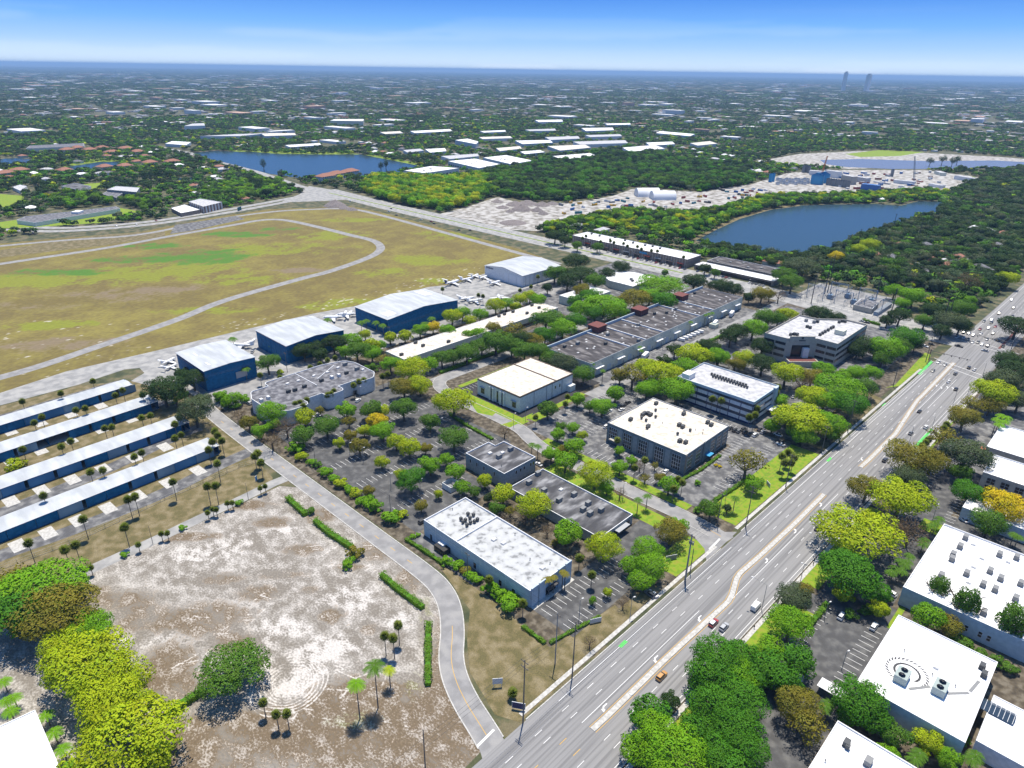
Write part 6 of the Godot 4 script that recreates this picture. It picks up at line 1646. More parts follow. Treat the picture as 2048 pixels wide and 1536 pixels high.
func make_planes() -> void:
	var st := begin()
	st.set_smooth_group(0)
	var prof := [[-8.0, 0.15, 0.5], [-6.5, 0.55, 0.35], [-4.0, 0.95, 0.1], [0.0, 1.1, 0.0], [4.5, 1.1, 0.0], [6.3, 0.85, -0.1], [7.4, 0.45, -0.25], [7.9, 0.1, -0.35]]
	for i in prof.size() - 1:
		for k in 12:
			var q := []
			for e in [[i, k], [i + 1, k], [i + 1, k + 1], [i, k + 1]]:
				var t: float = TAU * e[1] / 12.0
				var s: Array = prof[e[0]]
				q.append([Vector3(s[0], 2.0 + s[2] + sin(t) * s[1], cos(t) * s[1]), Vector3(0, sin(t), cos(t))])
			for j in [0, 1, 2, 0, 2, 3]:
				st.set_normal(q[j][1]); st.add_vertex(q[j][0])
	var body := done(st)
	var wing := func(a: Vector3, b: Vector3, c0: float, c1: float, th: float) -> ArrayMesh:
		var w := begin()
		var up := (b - a).cross(Vector3.RIGHT).normalized() * th
		var q := [a + Vector3(c0 / 2, 0, 0), b + Vector3(c1 / 2, 0, 0), b - Vector3(c1 / 2, 0, 0), a - Vector3(c0 / 2, 0, 0)]
		for s in [1.0, -1.0]:
			w.set_normal(up.normalized() * s)
			for k in [0, 1, 2, 0, 2, 3]: w.add_vertex(q[k] + up * s)
		for k in 4:
			var m: Vector3 = q[k]; var n: Vector3 = q[(k + 1) % 4]
			w.set_normal((n - m).cross(up).normalized())
			for v in [m - up, n - up, n + up, m - up, n + up, m + up]: w.add_vertex(v)
		return done(w)
	var wl: ArrayMesh = wing.call(Vector3(0.5, 1.4, -0.8), Vector3(-1.8, 1.7, -8.2), 3.2, 1.2, 0.09)
	var wr: ArrayMesh = wing.call(Vector3(0.5, 1.4, 0.8), Vector3(-1.8, 1.7, 8.2), 3.2, 1.2, 0.09)
	var fin: ArrayMesh = wing.call(Vector3(-6.6, 2.6, 0), Vector3(-8.3, 5.8, 0), 3.0, 1.7, 0.09)
	var tail: ArrayMesh = wing.call(Vector3(-8.3, 5.8, -2.9), Vector3(-8.3, 5.8, 2.9), 1.3, 1.3, 0.07)
	var eng := begin()
	tube(eng, Vector3(-6.0, 0, 0), Vector3(-3.0, 0, 0), 0.45, 0.55, 10)
	var engine := done(eng)
	var white := mat("plane_white", lin(0.75, 0.76, 0.78), 0.3)
	for q in [[483, 692, 2.2, 1.15, "with a high tail, parked between two blue hangars"], [668, 636, 2.4, 1.1, "with a T tail, parked between the blue gabled hangars"], [695, 630, 2.4, 1.1, "with a T tail, parked close to the largest blue hangar"], [338, 722, 0.5, 0.8, "parked left of the nearest blue hangar"], [342, 733, 0.4, 0.7, "parked left of the nearest blue hangar"], [905, 566, 0.1, 1.2, "with a black tail on the far apron"], [934, 559, 0.0, 1.0, "parked nose out on the far apron"], [950, 552, 0.3, 0.9, "parked nose out on the far apron"], [967, 555, 0.2, 0.9, "parked near the white hangar"], [990, 566, 0.1, 1.0, "parked before the white hangar doors"], [934, 598, -0.2, 1.0, "parked on the near side of the far apron"], [950, 602, -0.2, 1.0, "parked on the near side of the far apron"], [998, 595, 0.9, 1.0, "parked by the tree row of the far apron"]]:
		var p := g(q[0], q[1], 1.5)
		p.y = 0.06
		var o := thing("business_jet", "white jet " + q[4], "aeroplane", p, q[2], "jets parked on the apron")
		var s: Vector3 = Vector3.ONE * q[3]
		part(o, "fuselage", body, white, Vector3.ZERO, s)
		part(o, "wing", wl, white, Vector3.ZERO, s)
		part(o, "wing", wr, white, Vector3.ZERO, s)
		part(o, "fin", fin, mats.navy if q[4].contains("black") else white, Vector3.ZERO, s)
		part(o, "tailplane", tail, white, Vector3.ZERO, s)
		for z in [-1.55, 1.55]: part(o, "engine", engine, mats.trim_grey, Vector3(0, 2.6, z) * q[3], s)
		for w in [Vector3(5.0, 0.45, 0), Vector3(-0.8, 0.45, -1.6), Vector3(-0.8, 0.45, 1.6)]: box(o, "landing_gear", mats.tyre, w * q[3], Vector3(0.5, 0.95, 0.3))
		box(o, "cockpit_window", mats.glass, Vector3(6.2, 2.35, 0) * q[3], Vector3(0.9, 0.4, 1.4) * q[3])

# ---------- poles, lamps, wires, signs, fences
func pole_at(base: Vector3, h: float, label: String, mt: Material, arms: int, r := 0.22, group := "utility poles along the wide road") -> Node3D:
	var o := thing("utility_pole", label, "pole", base, 0.0, group)
	var st := begin()
	tube(st, Vector3(0, -0.2, 0), Vector3(0, h, 0), r, r * 0.6, 8)
	part(o, "mast", done(st), mt)
	for i in arms:
		var y := h - 0.8 - i * 2.2
		box(o, "crossarm", mats.pole_wood, Vector3(0, y, 0), Vector3(0.16, 0.2, 2.8))
		for z in [-1.2, -0.4, 1.2]:
			var ins := begin()
			tube(ins, Vector3(0, y + 0.1, z), Vector3(0, y + 0.45, z), 0.07, 0.05, 6)
			part(o, "insulator", done(ins), mats.unit_grey)
	return o

func wires(a: Vector3, b: Vector3, offs: Array, label: String, r := 0.035) -> void:
	var o := thing("power_line", label, "power line", a, 0.0, "power line spans")
	for w in offs:
		var st := begin()
		var prev := Vector3(w)
		for i in 9:
			var t := (i + 1) / 9.0
			var q: Vector3 = Vector3.ZERO.lerp(b - a, t) + Vector3(w) + Vector3.DOWN * 4.0 * t * (1.0 - t) * 0.9
			tube(st, prev, q, r, r, 4)
			prev = q
		part(o, "wire", done(st), mats.wire)

func lamp(px: float, py: float, h: float, where: String, group: String, arm := 3.0, dirn := Vector2(-0.2, -1)) -> void:
	var p := g(px, py)
	var o := thing("street_lamp", "slim grey street lamp " + where, "street lamp", p, 0.0, group)
	var st := begin()
	tube(st, Vector3(0, -0.1, 0), Vector3(0, h, 0), 0.12, 0.08, 7)
	part(o, "mast", done(st), mats.pole_grey)
	var d := Vector3(dirn.x, 0, dirn.y).normalized()
	st = begin()
	tube(st, Vector3(0, h - 0.1, 0), d * arm + Vector3(0, h + arm * 0.2, 0), 0.06, 0.05, 6)
	part(o, "arm", done(st), mats.pole_grey)
	box(o, "lamp_head", mats.unit_white, d * (arm + 0.3) + Vector3(0, h + arm * 0.2, 0), Vector3(0.8, 0.18, 0.4), -dirn.angle())

func fence(flat: Array, h: float, label: String, m: Material, gap := 6.0) -> void:
	var line := gl(flat)
	var o := thing("chain_fence", label, "fence", Vector3(line[0].x, 0, line[0].y))
	for s in line.size() - 1:
		var a := line[s] - line[0]; var b := line[s + 1] - line[0]
		var ln := a.distance_to(b)
		for y in [h, h * 0.5, 0.15]:
			var st := begin()
			tube(st, Vector3(a.x, y, a.y), Vector3(b.x, y, b.y), 0.04, 0.04, 4)
			part(o, "rail", done(st), m)
		for i in int(ln / gap) + 1:
			var p := a.lerp(b, minf(1.0, i * gap / ln))
			box(o, "post", m, Vector3(p.x, h / 2, p.y), Vector3(0.1, h, 0.1))

func sign_board(px: float, py: float, w: float, h: float, y: float, turn: float, face: Material, label: String) -> Node3D:
	var o := thing("sign_board", label, "sign", g(px, py), turn)
	box(o, "frame", mats.frame_white, Vector3(0, y + h / 2, 0), Vector3(w, h, 0.14))
	box(o, "face", face, Vector3(0, y + h / 2, 0), Vector3(w - 0.3, h - 0.3, 0.2))
	if y > 0.4:
		for s in [-0.4, 0.4]: box(o, "post", mats.frame_white, Vector3(s * w, y / 2, 0), Vector3(0.12, y, 0.12))
	return o

func body_mesh(bones: Array, lo: Vector3, hi: Vector3, cell: float) -> ArrayMesh:
	# one skin over tapered bones [a, b, radius a, radius b, colour], meshed as surface nets
	var n := Vector3i(((hi - lo) / cell).ceil()) + Vector3i.ONE
	var f := PackedFloat32Array()
	f.resize(n.x * n.y * n.z)
	var dist := func(p: Vector3) -> Array:
		var best := 9.0
		var near := 9.0
		var c := Color.WHITE
		for b in bones:
			var ab: Vector3 = b[1] - b[0]
			var t := clampf((p - b[0]).dot(ab) / maxf(ab.length_squared(), 1e-6), 0, 1)
			var d: float = p.distance_to(b[0] + ab * t) - lerpf(b[2], b[3], t)
			if d < near:
				near = d; c = b[4]
			var k := clampf(0.5 + 0.5 * (best - d) / 0.035, 0, 1)
			best = lerpf(best, d, k) - 0.035 * k * (1.0 - k)
		return [best, c]
	for z in n.z:
		for y in n.y:
			for x in n.x:
				f[(z * n.y + y) * n.x + x] = dist.call(lo + Vector3(x, y, z) * cell)[0]
	var ids := {}
	var vs := PackedVector3Array()
	var cs := PackedColorArray()
	for z in n.z - 1:
		for y in n.y - 1:
			for x in n.x - 1:
				var sum := Vector3.ZERO
				var m := 0
				for e in [[0, 0, 0, 1, 0, 0], [0, 1, 0, 1, 1, 0], [0, 0, 1, 1, 0, 1], [0, 1, 1, 1, 1, 1], [0, 0, 0, 0, 1, 0], [1, 0, 0, 1, 1, 0], [0, 0, 1, 0, 1, 1], [1, 0, 1, 1, 1, 1], [0, 0, 0, 0, 0, 1], [1, 0, 0, 1, 0, 1], [0, 1, 0, 0, 1, 1], [1, 1, 0, 1, 1, 1]]:
					var a := f[((z + e[2]) * n.y + y + e[1]) * n.x + x + e[0]]
					var b := f[((z + e[5]) * n.y + y + e[4]) * n.x + x + e[3]]
					if (a < 0.0) != (b < 0.0):
						sum += Vector3(e[0], e[1], e[2]).lerp(Vector3(e[3], e[4], e[5]), a / (a - b)); m += 1
				if m > 0:
					ids[Vector3i(x, y, z)] = vs.size()
					var p := lo + (Vector3(x, y, z) + sum / m) * cell
					vs.append(p)
					cs.append(dist.call(p)[1])
	var v := PackedVector3Array(); var nn := PackedVector3Array(); var c := PackedColorArray()
	var grad := func(p: Vector3) -> Vector3:
		var h := 0.01
		return Vector3(dist.call(p + Vector3(h, 0, 0))[0] - dist.call(p - Vector3(h, 0, 0))[0], dist.call(p + Vector3(0, h, 0))[0] - dist.call(p - Vector3(0, h, 0))[0], dist.call(p + Vector3(0, 0, h))[0] - dist.call(p - Vector3(0, 0, h))[0]).normalized()
	var ns := []
	for p in vs: ns.append(grad.call(p))
	for key in ids:
		for ax in 3:
			var step := Vector3i(int(ax == 0), int(ax == 1), int(ax == 2))
			var k0: Vector3i = key
			var k1: Vector3i = k0 + step
			if k1.x >= n.x or k1.y >= n.y or k1.z >= n.z: continue
			if (f[(k0.z * n.y + k0.y) * n.x + k0.x] < 0.0) == (f[(k1.z * n.y + k1.y) * n.x + k1.x] < 0.0): continue
			var u := Vector3i(int(ax == 2), int(ax == 0), int(ax == 1))
			var w := Vector3i(int(ax == 1), int(ax == 2), int(ax == 0))
			var q := [k0, k0 - u, k0 - u - w, k0 - w]
			if not (ids.has(q[1]) and ids.has(q[2]) and ids.has(q[3])): continue
			for i in [0, 1, 2, 0, 2, 3]:
				var id: int = ids[q[i]]
				v.append(vs[id]); nn.append(ns[id]); c.append(cs[id])
	return facing(v, nn, c)

func make_people() -> void:
	var skin := Color(0.3, 0.17, 0.11)
	var hair := Color(0.02, 0.015, 0.012)
	var m := mat("person", Color.WHITE, 0.85)
	m.vertex_color_use_as_albedo = true
	var notes := [[1508, 1258, Color(0.02, 0.02, 0.025), Color(0.4, 0.4, 0.45), 0.4, "person in a dark top and pale trousers walking on the south sidewalk"], [1626, 1131, Color(0.02, 0.02, 0.03), Color(0.025, 0.025, 0.03), 0.2, "person in dark clothes walking by the driveway corner"]]
	for q in notes:
		var top: Color = q[2]
		var leg: Color = q[3]
		var b := [
			[Vector3(0, 0.98, -0.07), Vector3(0, 0.98, 0.07), 0.13, 0.13, leg], [Vector3(0, 1.05, 0), Vector3(0.02, 1.36, 0), 0.135, 0.16, top], [Vector3(0.02, 1.4, -0.15), Vector3(0.02, 1.4, 0.15), 0.075, 0.075, top],
			[Vector3(0.02, 1.44, 0), Vector3(0.04, 1.54, 0), 0.06, 0.055, skin], [Vector3(0.05, 1.6, 0), Vector3(0.055, 1.66, 0), 0.085, 0.1, skin], [Vector3(0.03, 1.69, 0), Vector3(0.0, 1.66, 0), 0.095, 0.09, hair], [Vector3(0.14, 1.62, 0), Vector3(0.165, 1.61, 0), 0.018, 0.014, skin],
			[Vector3(0, 0.93, -0.1), Vector3(0.2, 0.52, -0.1), 0.095, 0.065, leg], [Vector3(0.2, 0.52, -0.1), Vector3(0.26, 0.1, -0.1), 0.062, 0.042, leg], [Vector3(0.25, 0.05, -0.1), Vector3(0.42, 0.04, -0.1), 0.045, 0.035, hair],
			[Vector3(0, 0.93, 0.1), Vector3(-0.08, 0.52, 0.1), 0.095, 0.065, leg], [Vector3(-0.08, 0.52, 0.1), Vector3(-0.32, 0.16, 0.1), 0.062, 0.042, leg], [Vector3(-0.32, 0.1, 0.1), Vector3(-0.22, 0.04, 0.1), 0.045, 0.035, hair],
			[Vector3(0.02, 1.38, -0.2), Vector3(-0.12, 1.12, -0.25), 0.052, 0.042, top], [Vector3(-0.12, 1.12, -0.25), Vector3(-0.1, 0.88, -0.25), 0.04, 0.03, top], [Vector3(-0.1, 0.86, -0.25), Vector3(-0.07, 0.72, -0.24), 0.034, 0.02, skin],
			[Vector3(0.02, 1.38, 0.2), Vector3(0.12, 1.12, 0.25), 0.052, 0.042, top], [Vector3(0.12, 1.12, 0.25), Vector3(0.28, 0.94, 0.24), 0.04, 0.03, top], [Vector3(0.29, 0.93, 0.24), Vector3(0.4, 0.86, 0.23), 0.034, 0.02, skin]]
		var o := thing("person", q[5], "person", g(q[0], q[1]) + Vector3(0, 0.06, 0), q[4])
		part(o, "body", body_mesh(b, Vector3(-0.44, -0.03, -0.36), Vector3(0.54, 1.82, 0.36), 0.028), m)

func make_street_things() -> void:
	make_people()
	var bases := [[[1046, 1446], [1050, 1320], "beside the dark blue sign board"], [[1144, 1357], [1148, 1243], "on the dry verge by the bare tree"], [[1370, 1162], [1374, 1066], "thick, with transformers, by the paved driveway"], [[1491, 1055], [1498, 970], "on the lawn corner of the side street"], [[1571, 974], [1576, 906], "behind the tight group of palms"], [[1643, 905], [1649, 850], "by the lawn signs"], [[1695, 865], [1698, 797], "under the big lime trees"], [[1786, 773], [1790, 713], "on the curved lawn"], [[1851, 724], [1855, 671], "at the big junction"]]
	var tops := []
	for i in bases.size():
		var b := g(bases[i][0][0], bases[i][0][1])
		var d := ray(bases[i][1][0], bases[i][1][1])
		var t := (b.x * d.x + b.z * d.z) / (d.x * d.x + d.z * d.z)
		var h := clampf(EYE + d.y * t, 14.0, 27.0)
		var o := pole_at(b, h, "tall utility pole " + bases[i][2], mats.pole_wood if i != 2 else mats.pole_grey, 2 if i < 4 else 1, 0.24 if i != 2 else 0.4)
		if i == 2:
			for s in [-0.7, 0.0, 0.7]:
				var c := begin()
				tube(c, Vector3(0.5, h - 5.0, s), Vector3(0.5, h - 3.8, s), 0.3, 0.3, 8)
				part(o, "transformer", done(c), mats.unit_grey)
		tops.append(b + Vector3(0, h - 0.4, 0))
	for i in tops.size() - 1:
		wires(tops[i], tops[i + 1], [Vector3(0, 0, -1.2), Vector3(0, 0, 0), Vector3(0, 0, 1.2), Vector3(0, -4, 0)], "power line span above the north verge of the wide road")
	wires(tops[0], tops[0] + Vector3(-60, 0, -1), [Vector3(0, 0, -1.2), Vector3(0, 0, 0), Vector3(0, 0, 1.2)], "power line span running on past the winding road")
	pole_at(g(1110, 1328), 22.0, "slim utility pole inside the front car park corner", mats.pole_grey, 1)
	pole_at(g(1380, 1146), 12.0, "short pole beside the transformer pole", mats.pole_wood, 0)
	pole_at(g(1434, 1052), 17.0, "utility pole at the office car park corner", mats.pole_wood, 1)
	pole_at(g(852, 1560), 20.0, "utility pole at the south end of the sandy lot", mats.pole_wood, 0)
	pole_at(g(306, 1088), 9.0, "thin pole beside the pale driveway", mats.pole_wood, 0, 0.12)
	pole_at(g(497, 1000), 9.0, "thin pole at the end of the pale driveway", mats.pole_wood, 0, 0.12)
	# line along the winding road
	var line := []
	for q in [[470, 830], [632, 935], [782, 1035], [935, 1155]]:
		var b := g(q[0], q[1])
		pole_at(b, 12.0, "utility pole in the shrub strip along the winding road", mats.pole_wood, 1, 0.16, "utility poles along the winding road")
		line.append(b + Vector3(0, 11.6, 0))
	for i in 3: wires(line[i], line[i + 1], [Vector3(-1, 0, 0), Vector3(0, 0, 0), Vector3(1, 0, 0)], "power line span along the winding road", 0.03)
	wires(line[3], tops[1], [Vector3(-1, 0, 0), Vector3(1, 0, 0)], "power line span from the winding road to the verge", 0.03)
	var hang := []
	for q in [[400, 800], [575, 745], [780, 690], [960, 625]]:
		var b := g(q[0], q[1])
		pole_at(b, 14.0, "utility pole along the street behind the hangars", mats.pole_wood, 1, 0.18, "utility poles behind the hangars")
		hang.append(b + Vector3(0, 13.6, 0))
	for i in 3: wires(hang[i], hang[i + 1], [Vector3(0, 0, -1), Vector3(0, 0, 1)], "power line span behind the hangars", 0.03)
	for q in [[1287, 1468], [1523, 1221], [1636, 1128], [1816, 893], [1727, 1010], [1905, 812]]: lamp(q[0], q[1], 12.0, "with a long arm on the south side of the wide road", "street lamps of the wide road", 5.0)
	for q in [[1918, 868], [1862, 862], [1935, 790], [1965, 752], [2005, 735], [1600, 1165]]: lamp(q[0], q[1], 9.0, "short, on the south sidewalk", "short lamps on the south sidewalk", 0.6)
	for q in [[700, 916], [727, 926], [665, 876], [782, 979], [841, 990], [882, 865], [926, 898], [1027, 855], [1051, 843], [720, 800], [815, 845], [640, 860]]: lamp(q[0], q[1], 8.5, "in the planted parking lot", "lamps in the planted parking lot", 0.7, Vector2(1, 0.3))
	for q in [[1158, 1238], [1260, 1235], [1300, 905], [1215, 960], [1262, 900], [1180, 775], [1230, 770], [1310, 770], [1347, 690], [1325, 700], [1245, 1000], [1450, 1005]]: lamp(q[0], q[1], 9.0, "in the lots around the slate office", "lamps around the slate office", 0.7, Vector2(1, 0.3))
	for q in [[1865, 1040], [1648, 1240], [1683, 1340], [1672, 1440], [1844, 1220]]: lamp(q[0], q[1], 8.0, "in the lots south of the wide road", "lamps south of the wide road", 0.6, Vector2(1, 0.3))
	for q in [[1182, 503], [1265, 523], [1420, 568], [1500, 585], [1600, 600]]: lamp(q[0], q[1], 12.0, "along the cross road", "street lamps of the cross road", 4.0, Vector2(-1, 0))
	# signal mast arms
	for q in [[1857, 720, 1.0, 0.55], [2020, 705, -1.0, -0.75]]:
		var o := thing("signal_mast", "traffic signal mast with a long arm %s" % ("over the near lanes by the curved lawn" if q[2] > 0 else "over the queuing cars"), "traffic light", g(q[0], q[1]))
		var st := begin()
		tube(st, Vector3.ZERO, Vector3(0, 8, 0), 0.25, 0.2, 8)
		part(o, "mast", done(st), mats.trim_dark)
		var e := Vector3(0, 7, 24.0 * q[2])
		st = begin()
		tube(st, Vector3(0, 7, 0), e, 0.2, 0.1, 6)
		part(o, "arm", done(st), mats.trim_dark)
		for i in 4: box(o, "signal_head", mats.black, Vector3(0, 6.6, q[2] * (8.0 + i * 4.6)), Vector3(0.4, 1.1, 0.45))
	sign_board(1037, 1420, 4.2, 2.6, 0.6, -1.0, mats.navy, "dark blue sign board in a white frame at the road corner")
	sign_board(995, 1374, 3.2, 2.4, 1.4, -0.7, mats.unit_white, "white sale board on posts beside the winding road")
	sign_board(1191, 1246, 4.4, 2.0, 0.2, -0.5, mats.unit_white, "low white monument sign on the dry verge")
	sign_board(1342, 1120, 5.0, 2.2, 0.2, -0.5, mats.unit_grey, "grey monument sign under the olive tree")
	sign_board(1536, 972, 3.6, 1.8, 0.3, 0.9, mats.unit_green, "round-topped green monument sign on the lawn")
	sign_board(1658, 868, 3.6, 2.2, 0.3, 0.9, mats.teal_machine, "dark green monument sign by the roadside pole")
	sign_board(513, 962, 1.6, 2.6, 0.2, 0.6, mats.plant_blue, "small blue sign by the hangar gate")
	sign_board(480, 426, 10.0, 5.0, 3.0, 0.6, mats.teal_machine, "green road sign across the far road")
	fence([-40, 1155, 150, 1085, 330, 1000, 480, 935, 545, 915], 2.2, "chain link fence along the lane before the hangar rows", mats.steel)
	fence([900, 420, 1000, 448, 1120, 478, 1135, 490], 2.4, "dark screened fence between the quarry and the cross road", mats.black, 3.0)
	# painted bays
	stalls("parking_stripes", Vector2(176, -122), Vector2(1, 0), 4, Vector2(0, 5.2))
	stalls("parking_stripes", Vector2(146, -123), Vector2(1, 0), 10, Vector2(0, 5.2))
	stalls("parking_stripes", Vector2(146, -108), Vector2(1, 0), 14, Vector2(0, -4.6))
	for z in [-306.0, -288.0, -262.0, -240.0, -212.0]:
		stalls("parking_stripes", Vector2(146, z), Vector2(1, 0), 14, Vector2(0, 5.2))
	for z in [-300.0, -283.0, -262.0, -244.0, -228.0]: stalls("parking_stripes", Vector2(192, z), Vector2(1, 0), 11, Vector2(0, 5.2))
	stalls("parking_stripes", Vector2(264, -133.2), Vector2(1, 0), 21, Vector2(0, 5.4))
	stalls("parking_stripes", Vector2(264, -114), Vector2(1, 0), 20, Vector2(0, -5.0))
	stalls("parking_stripes", Vector2(245, -180), Vector2(0, 1), 16, Vector2(5.0, 0))
	stalls("parking_stripes", Vector2(256.6, -180), Vector2(0, 1), 16, Vector2(5.0, 0))
	for z in [-218.0, -203.0, -196.0]: stalls("parking_stripes", Vector2(262, z), Vector2(1, 0), 22, Vector2(0, 5.0))
	stalls("parking_stripes", Vector2(310, -176), Vector2(0, 1), 14, Vector2(5.0, 0))
	stalls("parking_stripes", Vector2(328, -176), Vector2(0, 1), 14, Vector2(-5.0, 0))
	stalls("parking_stripes", Vector2(249, -276), Vector2(0, 1), 6, Vector2(-0.1, 0))
	stalls("parking_stripes", Vector2(252, -283), Vector2(1, 0), 9, Vector2(0, 4.6))
	stalls("parking_stripes", Vector2(360, -237), Vector2(1, 0), 50, Vector2(0, 5.2))
	stalls("parking_stripes", Vector2(597, -480), Vector2(0, 1), 52, Vector2(4.6, 0))
	stalls("parking_stripes", Vector2(188, -52), Vector2(1, 0), 12, Vector2(0, 5.0))
	stalls("parking_stripes", Vector2(188, -35), Vector2(1, 0), 12, Vector2(0, 5.0))
	stalls("parking_stripes", Vector2(300, -50), Vector2(1, 0), 28, Vector2(0, 5.0))
	stalls("parking_stripes", Vector2(310, -34), Vector2(1, 0), 14, Vector2(0, 4.6))

func make_south() -> void:
	patch("south_ground", PackedVector2Array([rz(20, -65.2), rz(330, -65.2), rz(380, -62.5), rz(620, -62.4), Vector2(620, 120), Vector2(20, 120)]), 0.03, mats.park_soil)
	patch("parking_lot", rect(176, 238, -54, -29), 0.06, mats.asphalt_dark)
	patch("parking_lot", rect(110, 180, -52, -28), 0.06, mats.asphalt_dark)
	patch("parking_lot", rect(226, 350, -53, -32), 0.062, mats.asphalt_dark)
	patch("parking_lot", rect(296, 318, -32, 30), 0.062, mats.asphalt_dark)
	patch("parking_lot", rect(350, 480, -54, 30), 0.058, mats.asphalt_mid)
	patch("driveway", PackedVector2Array([rz(214, -65.3), rz(226, -65.3), Vector2(224, -52), Vector2(216, -52)]), 0.08, mats.asphalt_dark)
	for q in [[130, 212, -62.6, -55], [228, 300, -62, -55], [320, 470, -61, -55.5], [200, 214, -56, -50], [298, 308, -40, -32], [226, 241, -30, -28]]:
		patch("lawn", rect(q[0], q[1], q[2], q[3]), 0.085, mats.lawn)
	var o := thing("carport", "white metal carport in the shaded parking court", "carport", g(1664, 1392), 0.0)
	box(o, "roof", mats.trim_white, Vector3(0, 2.8, 0), Vector3(4.4, 0.2, 9.0), 0.0)
	for sx in [-1.8, 1.8]:
		for sz in [-3.8, 3.8]: box(o, "post", mats.steel, Vector3(sx, 1.4, sz), Vector3(0.14, 2.8, 0.14))

